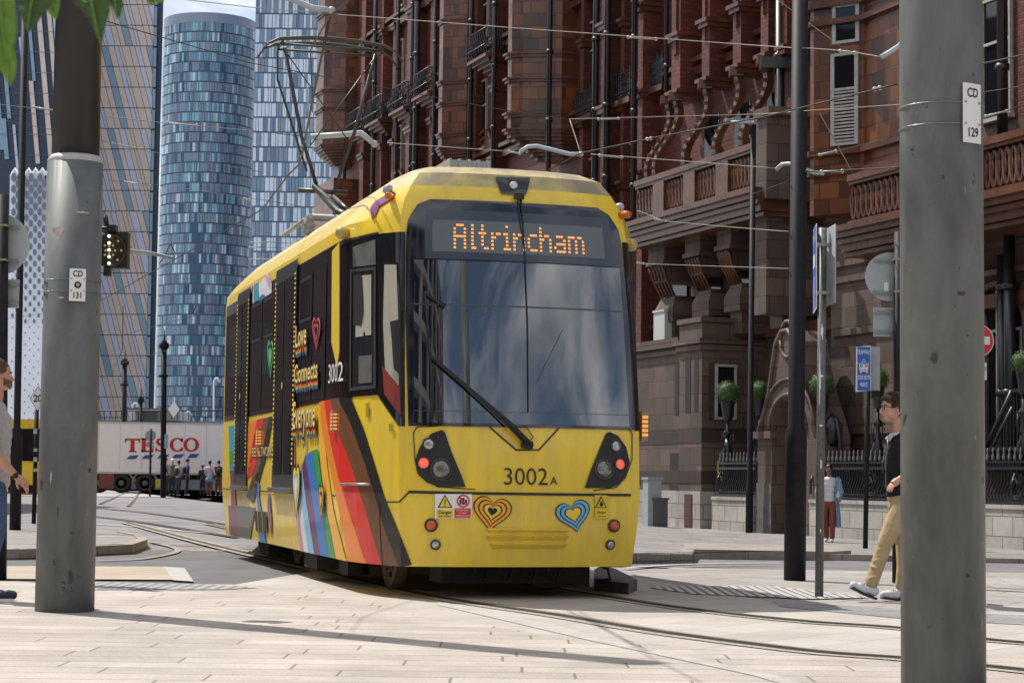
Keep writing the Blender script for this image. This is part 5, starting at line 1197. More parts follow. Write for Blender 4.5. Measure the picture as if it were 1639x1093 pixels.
# rear half of the tram behind the articulation, hidden bend
def rear():
    o = TW(0, 9.2, 0); dr = Vector((-.085, 1, 0)).normalized(); rr = Vector((dr.y, -dr.x, 0)); sec = [(-1.18, .3), (-1.3, .9), (-1.3, 3.2), (-1.1, 3.45), (-.8, 3.68), (.8, 3.68), (1.1, 3.45), (1.3, 3.2), (1.3, .9), (1.18, .3)]
    a = MB(); p0 = [o+TB*(-.08)+TR*u*.92+Vector((0, 0, z*.98+.02)) for u, z in sec]; p1 = [o+dr*.5+rr*u*.92+Vector((0, 0, z*.98+.02)) for u, z in sec]; n = len(sec)
    a.add(p0+p1, [(i, (i+1) % n, n+(i+1) % n, n+i) for i in range(n)]); a.build('articulation_bellows', RUB, tram)
    a = MB(); p0 = [o+dr*.5+rr*(u+.0)+Vector((0, 0, z)) for u, z in sec]; p1 = [o+dr*13.5+rr*u+Vector((0, 0, z)) for u, z in sec]
    a.add(p0+p1, [(i, (i+1) % n, n+(i+1) % n, n+i) for i in range(n)]+[tuple(range(n)), tuple(reversed(range(n, 2*n)))]); a.build('rear_body', Y_, tram)
    for s in (-1, 1):
        a = MB(); q = [o+dr*.6+rr*s*1.31+Vector((0, 0, 1.75)), o+dr*13.3+rr*s*1.31+Vector((0, 0, 1.75))]; a.hexa([q[0], q[1], q[1]-rr*s*.02, q[0]-rr*s*.02], [x+Vector((0, 0, 1.45)) for x in (q[0], q[1], q[1]-rr*s*.02, q[0]-rr*s*.02)]); a.build('window_band', BLK, tram)
    a = MB(); a.hexa(*[[o+dr*k+rr*u+Vector((0, 0, z)) for k, u in ((.8, -.9), (.8, .9), (13, .9), (13, -.9))] for z in (.1, .35)]); a.build('underframe', UND, tram)
rear()
# pantograph
pt = MB(); hd = MB(); PV = 6.7
def PT(u, v, z): return TW(u, v, z)
YH = TW(0, PV, 0).y
hc = P(528, 74, YH-.1); hz = hc.z; uc = (hc-TW(0, PV, 0)).dot(TR)
L_ = [(-.88, -.17), (-.80, -.06), (-.66, 0), (-.3, .035), (0, .045), (.3, .035), (.66, 0), (.80, -.06), (.88, -.17)]
for dv in (-.16, .16): hd.tube([PT(uc+u*.96, PV+dv, hz+z) for u, z in L_], [.011, .012, .022, .026, .026, .026, .022, .012, .011], 6); hd.tube([PT(uc-.6, PV+dv, hz-.06), PT(uc+.6, PV+dv, hz-.06)], .014, 6)
for u in (-.6, 0, .6): hd.tube([PT(uc+u, PV-.16, hz-.03), PT(uc+u, PV+.16, hz-.03)], .02, 5)
ho = hd.build('pantograph_head', mat('panto_dark', (.06, .055, .04), .45, metal=.3), tram)
kn = (uc-.02, PV+.3, 4.15)
pt.tube([PT(uc-.55, PV, hz-.07), PT(uc-.30, PV+.15, hz-1.1), PT(uc-.06, PV+.3, 4.45)], .022, 6); pt.tube([PT(uc+.55, PV, hz-.07), PT(uc+.34, PV+.15, hz-1.0), PT(uc+.10, PV+.3, 4.35)], .021, 6)
pt.tube([PT(uc-.64, PV, hz-.08), PT(uc-.62, PV+.05, hz-.45), PT(uc-.22, PV+.22, hz-1.5)], .014, 5); pt.tube([PT(uc-.55, PV, hz-.1), PT(uc+.24, PV+.1, hz-1.1), PT(uc+.22, PV+.2, hz-1.3)], .008, 4); pt.tube([PT(uc+.55, PV, hz-.1), PT(uc-.2, PV+.1, hz-1.2)], .008, 4)
pt.tube([PT(uc-.1, PV+.3, 4.5), PT(uc-.04, PV-.9, 4.05), PT(uc, PV-1.3, 3.95)], .045, 8); pt.tube([PT(uc+.12, PV+.3, 4.4), PT(uc+.1, PV-.9, 4.05)], .03, 6); pt.tube([PT(uc-.3, PV+.3, 4.45), PT(uc+.3, PV+.3, 4.45)], .03, 6)
pt.build('pantograph_arms', mat('panto_arm', (.07, .065, .055), .4, metal=.4), tram)
fr = MB(); fr.tube([PT(uc-.45, PV-1.3, 3.92), PT(uc+.45, PV-1.3, 3.92)], .04, 6)
for u in (-.45, .45): fr.tube([PT(uc+u, PV-1.4, 3.92), PT(uc+u, PV+.4, 3.92)], .03, 6); fr.lathe(PT(uc+u, PV-1.3, 3.72), [(.07, 0), (.09, .04), (.05, .07), (.09, .11), (.05, .14), (.07, .19)], 10)
fr.build('pantograph_base', POD, tram)
# ------------------------------------------------------------------ poles and street furniture
def lerp(a, b, k): return a+(b-a)*k
def shaft(mb, px_top, py_top, base, prof, n=24):       # leaning shaft from base point up through photo point at same depth; prof (z, r)
    top = P(px_top, py_top, base.y); ax = (top-base); zt = ax.z
    path = [base+ax*((z-base.z)/zt) for z, r in prof]; 
    vs = []
    mb.tube(path, [r for z, r in prof], n)
    return lambda z: base+ax*((z-base.z)/zt)
GALV = stained('weathered_galvanised', (.18, .195, .193), (.09, .097, .10), (.04, .037, .034), .5, .35, .63)
def scuff(parent, at, r, spec, m, name='scuff'):
    for (ang, z, w, h, sd) in spec:
        rr = random.Random(sd); c = at(z); pts = []
        for i in range(14):
            a = 2*math.pi*i/14; k = rr.uniform(.45, 1.0); da = w*k*math.cos(a)/r; dz = h*k*math.sin(a); an = math.radians(ang)+da
            pts.append(Vector((c.x+math.cos(an)*(r+.0015), c.y+math.sin(an)*(r+.0015), z+dz)))
        mb = MB(); cc = sum(pts, Vector())/14; cn = Vector((cc.x-c.x, cc.y-c.y, 0)).normalized(); cc = Vector((c.x, c.y, cc.z))+cn*(r+.0025)
        for i in range(14): mb.face([pts[i], pts[(i+1) % 14], cc])
        mb.build(name, m, parent, recalc=False)
def idplate(parent, at, r, pxc, pyc, w, h, l1, l2, label, hole=False, Yb=0):
    z0 = P(pxc, pyc, Yb-r).z; c = at(z0); ang0 = math.atan2(-1, (pxc-proj(c)[0])/sc(Yb)/r*1.02) if False else None
    s = max(-.95, min(.95, (pxc-proj(c)[0])/sc(Yb-r)/(r+.01))); ang = -math.pi/2+math.asin(s)
    R = r+.012; n = 8; t = thing('pole_number_plate', label, 'sign', tuple(c+Vector((math.cos(ang)*R, math.sin(ang)*R, 0))))
    def pt(x, z, o=0): a = ang+x/R*.55; return Vector((c.x+math.cos(ang)*R+math.cos(a)*0+(-math.sin(ang))*x, c.y+math.sin(ang)*R+math.cos(ang)*x, z0+z))+Vector((math.cos(ang), math.sin(ang), 0))*(o-.25*x*x/r)
    def sm(mb, x0, x1, za, zb, o):
        for i in range(n): a, b = lerp(x0, x1, i/n), lerp(x0, x1, (i+1)/n); mb.hexa([pt(a, za, o-.003), pt(b, za, o-.003), pt(b, za, o), pt(a, za, o)], [pt(a, zb, o-.003), pt(b, zb, o-.003), pt(b, zb, o), pt(a, zb, o)])
    mb = MB(); sm(mb, -w/2, w/2, -h/2, h/2, 0); mb.build('plate', WSGN, t)
    mb = MB(); hh = w*.40
    for s_, zz in ((l1, h*.335), (l2, -h*.33)):
        for tr in text_tris(s_, hh/.72*.95, .80, 'CENTER', 3, .02): mb.face([pt(p[0], zz+p[1], .002) for p in tr])
    mb.build('lettering', BK, t, recalc=False)
    mb = MB()
    for zz in (h*.18, -h*.18):
        mb.tube([Vector((c.x+math.cos(a)*(r+.004), c.y+math.sin(a)*(r+.004), z0+zz)) for a in [ang+.0+2*math.pi*i/40 for i in range(41)]], .003, 4)
        for sx in (-1, 1): mb.lathe(pt(sx*w*.38, zz, .0), [(.006, 0), (.006, .006)], 8, axis=(math.cos(ang), math.sin(ang), 0))
    mb.build('strap', STL, t)
    if hole:
        mb = MB(); mb.lathe(pt(0, 0, .001), [(w*.21, 0), (w*.21, .006), (w*.13, .01)], 16, axis=(math.cos(ang), math.sin(ang), 0)); mb.build('round_tag', RUB, t)
        mb = MB(); mb.lathe(pt(0, 0, .011), [(w*.11, 0), (w*.08, .004)], 16, axis=(math.cos(ang), math.sin(ang), 0)); mb.build('tag_centre', SBK, t)
# left thick pole
b = P(103.5, 972, 15.0); b = Vector((b.x, 15.0, 0)); pole1 = thing('tram_pole', 'thick grey overhead wire pole with dark upper sleeve and plate CD 131', 'pole', tuple(b))
zc = P(128, 262, 15).z; r1 = 46.5/sc(15); mb = MB(); at1 = shaft(mb, 127, 0, b, [(0, r1), (zc, r1*.955)]); mb.build('lower_shaft', GALV, pole1)
mb = MB(); r2 = 38/sc(15); shaft(mb, 127, 0, b, [(zc, r1*.955), (zc+.02, r1*.95), (zc+.055, r2*1.02)]); mb.build('collar', mat('collar_pale', (.42, .43, .42), .45, var=.2), pole1)
mb = MB(); shaft(mb, 127, 0, b, [(zc+.05, r2), (P(128, -700, 15).z, r2*.9)]); mb.build('upper_sleeve', PBRN, pole1)
DSC = mat('rust_scuff', (.055, .05, .047), .7, var=.3); PSC = mat('pale_scuff', (.40, .42, .41), .6)
scuff(pole1, at1, r1*.985, [(-75, .20, .09, .05, 1), (-65, .26, .05, .07, 2), (-140, .95, .03, .06, 6), (-95, .75, .008, .05, 10)], DSC)
scuff(pole1, at1, r1*.98, [(-110, 2.85, .07, .05, 21)], mat('torn_sticker', (.45, .38, .34), .7, var=.5, vscale=40), 'torn_sticker')
scuff(pole1, at1, r1*.98, [(-62, 3.0, .06, .012, 22), (-100, 2.35, .03, .01, 24), (-112, 1.0, .01, .06, 25)], PSC)
idplate(pole1, at1, r1*.97, 134, 456, .122, .245, 'CD', '131', 'small white plate CD 131 strapped to the thick left pole', True, 15.0)
# right thick pole
b = P(1510, 1090, 9.95); b = Vector((b.x, 9.95, 0)); pole2 = thing('tram_pole', 'thick weathered grey pole nearest the camera on the right with plate CD 129', 'pole', tuple(b))
r3 = 66.5/sc(9.95); mb = MB(); at2 = shaft(mb, 1505.5, 0, b, [(0, r3), (6.5, r3*.99)]); mb.build('shaft', GALV, pole2)
scuff(pole2, at2, r3, [(-112, 1.66, .03, .03, 32), (-75, 1.98, .03, .012, 33), (-100, 2.56, .010, .012, 41)], DSC)
idplate(pole2, at2, r3, 1544, 180, .122, .30, 'CD', '129', 'white plate CD 129 strapped high on the thick right pole', False, 9.95)
def blackpole(px, py, pxt, pyt, wl_, wu, ycol, label, n=18, top=None, m=PBLK, name='tram_pole', base=None):
    g = G(px, py); g = base or g; p = thing(name, label, 'pole', tuple(g)); k = sc(g.y); mb = MB()
    tp = P(pxt, pyt, g.y); zc_ = P(px, ycol, g.y).z; zt = top or tp.z+1.5
    ax = tp-g; f_ = lambda z: g+ax*((z-g.z)/ax.z)
    if ycol: mb.tube([f_(g.z), f_(zc_-.12), f_(zc_), f_(zc_+.06), f_(zt)], [wl_/2/k, wl_/2/k, wl_/2/k*.98, wu/2/k, wu/2/k], n)
    else: mb.tube([f_(g.z), f_(zt)], wl_/2/k, n)
    mb.build('shaft', m, p); return p, f_, k
blackpole(1272, 928, 1281, 0, 35, 27, 690, 'tall stout black pole with wider base between the portal and the grey sign pole')
blackpole(24, 858, 40, 0, 18, 11, 690, 'tall black pole between the man in the grey shirt and the 20 sign')
p, f_, k = blackpole(1199, 856, 1206, 205, 12, 9, 780, 'slim black lamp post in front of the hotel bay', top=P(1206, 200, G(1199, 856).y).z, name='street_lamp'); p['category'] = 'street lamp'
zt = P(1206, 200, G(1199, 856).y).z; mb = MB(); c = f_(zt); mb.tube([c+Vector((.02, 0, -.05)), c+Vector((-.1, 0, .08)), c+Vector((-.55, 0, .12))], [.05, .07, .05], 8); mb.box(c+Vector((-.35, 0, .1)), (.7, .3, .07)); mb.build('lamp_head', mat('lamp_grey_blue', (.22, .27, .32), .4), p)
# grey sign pole with edge-on signs
p, f_, k = blackpole(1311, 956, 1317, 363, 13.5, 0, 0, 'slim scuffed grey pole carrying two blue signs seen edge on', top=P(1317, 365, G(1311, 956).y).z, m=mat('grey_post', (.12, .125, .125), .5, var=.4, vscale=30), name='sign_pole')
g0 = G(1311, 956)
def edgesign():
    zt, zb = P(1308, 364, g0.y).z, P(1308, 498, g0.y).z; c = f_((zt+zb)/2); t = thing('blue_sign', 'blue sign with white letters seen nearly edge on atop the grey pole', 'sign', tuple(c))
    d1 = Vector((-.10, -.995, 0)).normalized(); n1 = Vector((-d1.y, d1.x, 0))*-1; o = c+Vector((-.065, 0, 0)); w = .55
    if n1.x > 0: n1 = -n1
    q = [o-d1*w/2, o+d1*w/2]; mb = MB(); H_ = (zt-zb)
    mb.hexa([q[0]+Vector((0, 0, -H_/2)), q[1]+Vector((0, 0, -H_/2)), q[1]+n1*.006+Vector((0, 0, -H_/2)), q[0]+n1*.006+Vector((0, 0, -H_/2))], [q[0]+Vector((0, 0, H_/2)), q[1]+Vector((0, 0, H_/2)), q[1]+n1*.006+Vector((0, 0, H_/2)), q[0]+n1*.006+Vector((0, 0, H_/2))]); mb.build('plate', WSGN, t)
    e = .015; mb = MB(); mb.face([o+n1*.008+d1*a+Vector((0, 0, b_)) for a, b_ in ((-w/2+e, -H_/2+e), (w/2-e, -H_/2+e), (w/2-e, H_/2-e), (-w/2+e, H_/2-e))]); mb.build('blue_face', BLU, t, recalc=False)
    mb = MB()
    for s_, zz, h in (('TRAMWAY', .27, .12), ('LOOK', -.12, .13), ('BOTH', -.22, .13), ('WAYS', -.32, .13)): put(mb, text_tris(s_, h, .8), o+n1*.010+Vector((0, 0, zz*H_/.76)), d1, (0, 0, 1))
    mb.box(o+n1*.010+Vector((0, 0, .07)), (.003, .26, .12), rz=math.atan2(d1.y, d1.x)-math.pi/2); mb.build('lettering', WSGN, t, recalc=False)
    t2 = thing('blank_sign', 'grey back of a sign seen edge on at the right side of the grey pole', 'sign', tuple(c+Vector((.05, 0, 0))))
    mb = MB(); o2 = c+Vector((.062, .0, .03)); d2 = Vector((.06, -1, 0)).normalized(); n2 = Vector((1, .06, 0)); w2_ = .5; h2 = H_*.93
    mb.hexa(*[[o2+d2*a+n2*b_*.006+Vector((0, 0, z)) for a, b_ in ((-w2_/2, 0), (w2_/2, 0), (w2_/2, 1), (-w2_/2, 1))] for z in (-h2/2, h2/2)]); mb.build('plate', SBK, t2)
    mb = MB()
    for zz in (.22, -.22): mb.box(c+Vector((0, -.02, zz)), (.14, .09, .03)); 
    mb.build('clamp', STL, t2)
edgesign()
scuff(p, f_, 6.75/k, [(-100, 2.0, .03, .012, 51), (-95, 1.55, .025, .012, 52), (-95, 2.4, .012, .08, 53), (-120, 2.0, .01, .3, 54), (-90, 1.2, .01, .05, 55), (-90, .6, .008, .02, 56)], WSGN, 'paint_chip')
# tramway look both ways
def lookboth():
    g = G(1385, 882); p = thing('sign_post', 'black post below the blue tramway sign, left of the young man', 'post', tuple(g)); zt = P(1385, 600, g.y).z
    mb = MB(); mb.tube([g, P(1390, 560, g.y)], 4/sc(g.y), 10); mb.build('shaft', PBLK, p)
    Yp = g.y-.1; a = P(1371, 555, Yp); b = P(1394, 553, Yp); c = P(1394, 625, Yp); d = P(1370, 627, Yp); t = thing('tramway_sign', 'upright blue sign reading TRAMWAY LOOK BOTH WAYS with a tram symbol', 'sign', tuple((a+c)/2))
    mb = MB(); mb.extr([a, b, c, d], (0, .02, 0)); mb.build('plate', WSGN, t); cx = (a.x+c.x)/2; cz = (a.z+c.z)/2; w = b.x-a.x; h = a.z-d.z
    mb = MB(); e = w*.05; mb.face([(cx-w/2+e, Yp-.006, cz-h/2+e), (cx+w/2-e, Yp-.006, cz-h/2+e), (cx+w/2-e, Yp-.006, cz+h/2-e), (cx-w/2+e, Yp-.006, cz+h/2-e)]); mb.build('blue_face', BLU, t, recalc=False)
    mb = MB()
    for s_, zz, hh in (('TRAMWAY', .36, .125), ('LOOK BOTH', -.20, .115), ('WAYS', -.36, .125)): put(mb, text_tris(s_, hh*h*1.15, .41, bold=.02), (cx, Yp-.009, cz+zz*h), (1, 0, 0), (0, 0, 1))
    mb.build('lettering', WSGN, t, recalc=False)
    mb = MB(); Z_ = lambda k: cz+k*h; X_ = lambda k: cx+k*w
    mb.box((cx, Yp-.009, Z_(.045)), (.62*w, .004, .16*h)); mb.box((cx, Yp-.009, Z_(.12)), (.70*w, .004, .03*h)); mb.box((cx, Yp-.009, Z_(-.045)), (.52*w, .004, .04*h))
    for s in (-.2, .2): mb.box((X_(s), Yp-.009, Z_(-.08)), (.12*w, .004, .03*h))
    mb.tube([(X_(-.02), Yp-.009, Z_(.13)), (X_(-.10), Yp-.009, Z_(.17)), (X_(.0), Yp-.009, Z_(.22)), (X_(.08), Yp-.009, Z_(.17)), (X_(.0), Yp-.009, Z_(.14))], .008, 4); mb.build('tram_symbol', WSGN, t)
    mb = MB()
    for s in (-.22, -.11, .11, .22): mb.box((X_(s), Yp-.013, Z_(.06)), (.07*w, .003, .055*h))
    mb.build('symbol_windows', BLU, t)
    a = P(1400, 590, g.y+.1); t = thing('signal_box', 'grey signal box back mounted just right of the blue tramway sign', 'traffic signal', tuple(a)); k = sc(g.y)
    mb = MB(); mb.box(a, (15/k, .12, 70/k)); mb.build('backing_board', SBK, t); mb = MB(); mb.box(a+Vector((.02, .12, -20/k)), (13/k, .15, 55/k)); mb.build('housing', RUB, t)
lookboth()
# sign backs (round + rectangular)
def signback(px, py, R_, pxs, Yd, pole_px, pole_base, side, lab1, lab2, lab3, rect, ptop):
    g = G(*pole_base) if pole_base else None; Yp = Yd; g = Vector((P(pole_px, pole_base[1], Yp).x, Yp, zg(0, Yp)))
    p = thing('sign_post', lab3, 'post', tuple(g)); mb = MB(); tp = P(pole_px+3, ptop, Yp); mb.tube([g, tp], .06, 12); mb.build('shaft', PBLK, p)
    c = P(px, py, Yp+.09); t = thing('round_sign', lab1, 'sign', tuple(c)); mb = MB(); mb.lathe(c, [(R_, 0), (R_, .01)], 40, axis=(0, 1, 0)); mb.build('plate', SBK, t)
    mb = MB()
    for dz in (.17, -.17): mb.box(c+Vector((0, -.012, dz)), (R_*1.3, .02, .035)); 
    mb.build('channel', mat('chan', (.22, .25, .26), .5) if 'chan' not in bpy.data.materials else bpy.data.materials['chan'], t)
    mb = MB()
    for dz in (.17, -.17): mb.box((tp.x, Yp-.02, c.z+dz), (.15, .13, .02))
    mb.build('clamp', mat('brass_clamp', (.35, .28, .15), .4, metal=.5) if 'brass_clamp' not in bpy.data.materials else bpy.data.materials['brass_clamp'], t)
    x0, y0, x1, y1 = rect; a, b = P(x0, y0, Yp+.09), P(x1, y1, Yp+.09); t = thing('rectangular_sign', lab2, 'sign', tuple((a+b)/2)); mb = MB(); mb.box((a+b)/2, (b.x-a.x, .01, a.z-b.z)); mb.build('plate', SBK, t)
    mb = MB()
    for zz in (a.z-.05, b.z+.05): mb.box(((a.x+b.x)/2, Yp+.07, zz), ((b.x-a.x)*.95, .02, .03))
    mb.build('channel', bpy.data.materials['chan'], t); mb = MB(); mb.box(c+Vector((-.04*side, -.014, -.11)), (.05, .004, .10)); mb.build('sticker', WSGN, t) if side > 0 else None
signback(1424, 443, .26, 0, 20.8, 1437, (1437, 930), 1, 'grey back of a round sign left of the thick right pole', 'small grey sign back below the round one by the right pole', 'black post half hidden by the thick right pole, behind the young man', (1398, 492, 1440, 539), 372)
signback(-2, 391, .305, 0, 19.3, 1, (1, 925), -1, 'grey back of a round sign at the left edge above the man', 'small rectangular grey sign back at the left edge above the man', 'black post at the left edge of the picture above the man', (-22, 447, 30, 493), 312)
# no entry
def noentry():
    Yd = 34; c = P(1564, 545, Yd); t = thing('no_entry_sign', 'round red no entry sign peeking out right of the thick pole', 'sign', tuple(c)); k = sc(Yd)
    mb = MB(); mb.lathe(c, [(27/k, 0), (27/k, .02)], 36, axis=(0, 1, 0)); mb.build('white_rim', WSGN, t); mb = MB(); mb.lathe(c+Vector((0, -.006, 0)), [(25.5/k, 0), (25.5/k, .004)], 36, axis=(0, 1, 0)); mb.build('red_disc', RED, t)
    mb = MB(); mb.box(c+Vector((0, -.012, 0)), (40/k, .006, 13/k)); mb.build('white_bar', WSGN, t)
    c2 = P(1564, 594, Yd); t2 = thing('supplementary_plate', 'small white plate ending in letter e under the no entry sign', 'sign', tuple(c2)); mb = MB(); mb.box(c2, (30/k, .01, 28/k)); mb.build('plate', WSGN, t2); mb = MB(); put(mb, text_tris('e', 13/k), P(1575.5, 589, Yd-.02), (1, 0, 0), (0, 0, 1)); mb.build('lettering', BK, t2, recalc=False)
    t3 = thing('sign_post', 'black post holding the red no entry sign behind the thick pole', 'post', (c.x, Yd+.08, -.3)); mb = MB(); mb.tube([(c.x, Yd+.08, -.3), (c.x, Yd+.08, P(1564, 508, Yd).z)], .045, 10); mb.build('shaft', PBLK, t3)
noentry()
# 20 diamond
def diamond():
    g = G(54, 838); Yd = g.y; k = sc(Yd); p = thing('sign_post', 'thin black post with stickers carrying the white 20 diamond', 'post', tuple(g)); mb = MB(); mb.tube([g, P(59, 655, Yd)], 3.6/k, 8); mb.build('shaft', PBLK, p)
    c = P(60.5, 638, Yd-.06); t = thing('diamond_sign', 'white diamond sign with the number 20 beside the thick left pole', 'sign', tuple(c))
    for nm, s, m, o in (('border', 20.5, BK, 0), ('white_face', 18.8, WSGN, -.006)):
        mb = MB(); mb.extr([c+Vector((x*s/k, o, z*s/k)) for x, z in ((0, 1), (.64, 0), (0, -1), (-.64, 0))], (0, .006, 0)); mb.build(nm, m, t)
    mb = MB(); put(mb, text_tris('20', 16/k, .85, bold=.02), c+Vector((.0, -.012, 0)), (1, 0, 0), (0, 0, 1)); mb.build('lettering', BK, t, recalc=False)
    mb = MB(); 
    for y, h in ((690, 8), (720, 5), (735, 7), (752, 5)): q = P(56.5, y, Yd-.1); mb.box(q, (6/k, .01, h/k))
    mb.build('stickers', mat('sticker_mix', (.4, .42, .4), .5, var=.6, vscale=20), p)
    c = P(59, 778, Yd+.5); t = thing('push_button_box', 'small orange fronted crossing control box low on the thin post by the left pole', 'box', tuple(c)); mb = MB(); mb.box(c, (6/k, .12, 26/k)); mb.build('housing', mat('cone_orange', (.55, .2, .04), .5), t)
diamond()
# tram signal with white lamp bar
def signal():
    Yd = 15.35; c = P(185, 400, Yd); k = sc(Yd); t = thing('tram_signal', 'square black tram signal with a lit column of white dots beside the left pole', 'traffic signal', tuple(c))
    mb = MB(); mb.box(c+Vector((0, .06, 0)), (38/k, .10, 58/k)); mb.build('housing', RUB, t)
    mb = MB(); mb.box(P(180, 366, Yd), (14/k, .1, 10/k)); mb.box(P(172, 436, Yd), (10/k, .08, 12/k)); mb.tube([P(168, 345, Yd), P(171, 362, Yd)], .02, 6); mb.tube([P(158, 366, Yd+.05), P(185, 366, Yd+.05)], .02, 6); mb.build('bracket', RUB, t)
    cc = P(175, 401, Yd-.0); mb = MB(); mb.lathe(cc+Vector((0, .02, 0)), [(27/k, 0), (27/k, .04), (25/k, .04), (24.5/k, .02)], 32, axis=(0, -1, 0)); mb.build('lens', mat('signal_lens', (.035, .026, .015), .3), t)
    on = mat('signal_dot_lit', (.9, .85, .7), .4, emit=(1, .88, .65), es=2.2); off = mat('signal_dot_dim', (.30, .24, .12), .4, emit=(.5, .38, .18), es=.35); a = MB(); b_ = MB()
    for y in (378, 389, 400, 411, 421.5): q = P(174.5, y, Yd-.04); a.lathe(q, [(2.6/k, 0), (2.2/k, .006)], 8, axis=(0, -1, 0))
    for x, y in ((189, 386), (181, 393), (184, 401), (194, 401), (181, 408), (188, 416), (168, 393), (169, 401), (168, 408), (174.5, 394), (174.5, 406)): q = P(x, y, Yd-.04); b_.lathe(q, [(2.0/k, 0), (1.7/k, .006)], 8, axis=(0, -1, 0))
    a.build('lit_dots', on, t); b_.build('unlit_dots', off, t)
signal()
# far thin poles
def farpole(px, py, ptop, w, Yd, label, fin=None, name='tram_pole', m=PBLK):
    a = Vector((P(px, py, Yd).x, Yd, 0)); t = thing(name, label, 'pole', tuple(a)); mb = MB(); tp = P(px+1.5, ptop, Yd); mb.tube([a, tp], w/2/sc(Yd), 8); mb.build('shaft', m, t)
    mb = MB()
    if fin: mb.lathe(tp, [(w/2/sc(Yd), 0), (w*.9/sc(Yd), .1), (w*.9/sc(Yd), .25), (.04, .45), (.02, .9)], 8); mb.lathe(tp-Vector((0, 0, 1.2)), [(w*.8/sc(Yd), 0), (w*.8/sc(Yd), .12)], 8); mb.build('finial', m, t)
    return t, tp
farpole(198, 790, 585, 8, 118, 'far black pole with ringed top rising behind the lorry left of the tall one', 1)
farpole(224, 790, 645, 6, 119, 'short black post with finial just above the lorry roof', 1, 'lamp_post')
farpole(261, 799, 560, 9, 86, 'tall black pole crossing the lorry in front of the red letters', 1)
t, tp = farpole(240, 790, 686, 3.5, 90, 'thin black post with a round sign back in front of the lorry lettering', None, 'sign_post')
c = P(241, 697, 90.1); s1 = thing('round_sign', 'round grey sign back in front of the lorry lettering', 'sign', tuple(c)); mb = MB(); mb.lathe(c, [(.25, 0), (.25, .02)], 20, axis=(0, 1, 0)); mb.build('plate', SBK, s1); mb = MB(); mb.box(P(241, 709, 90), (.34, .02, .12)); mb.box(P(241, 714, 90), (.34, .02, .1)); mb.build('lower_plate', SBK, s1)
c = P(266, 706, 85.8); s1 = thing('small_blue_sign', 'small blue and white sign on the tall pole in front of the lorry', 'sign', tuple(c)); mb = MB(); mb.box(c, (.16, .02, .62)); mb.build('plate', mat('pale_blue_sign', (.30, .42, .62), .4), s1)
def curvedlamp(px, pyb, pyt, Yd, label, s=1):
    a = P(px, pyb, Yd); b_ = P(px, pyt, Yd); t = thing('street_lamp', label, 'street lamp', (a.x, Yd, 0)); k = sc(Yd); mb = MB(); mb.tube([(a.x, Yd, 0), b_, b_+Vector((3/k*s, 0, 5/k)), b_+Vector((6/k*s, 0, 5/k)), b_+Vector((8/k*s, 0, 1/k))], 1.3/k, 6); mb.build('post', WHT, t); mb = MB(); mb.ball(b_+Vector((8.5/k*s, 0, 0)), 3.2/k, 8, (1, 1, .7)); mb.build('lamp_head', SBK, t)
curvedlamp(342, 780, 610, 135, 'white curved street lamp in front of the round tower'); curvedlamp(212, 780, 650, 130, 'white globe street lamp left above the lorry roof', 1); curvedlamp(297, 780, 664, 128, 'white twin camera lamp just above the lorry roof', 1)
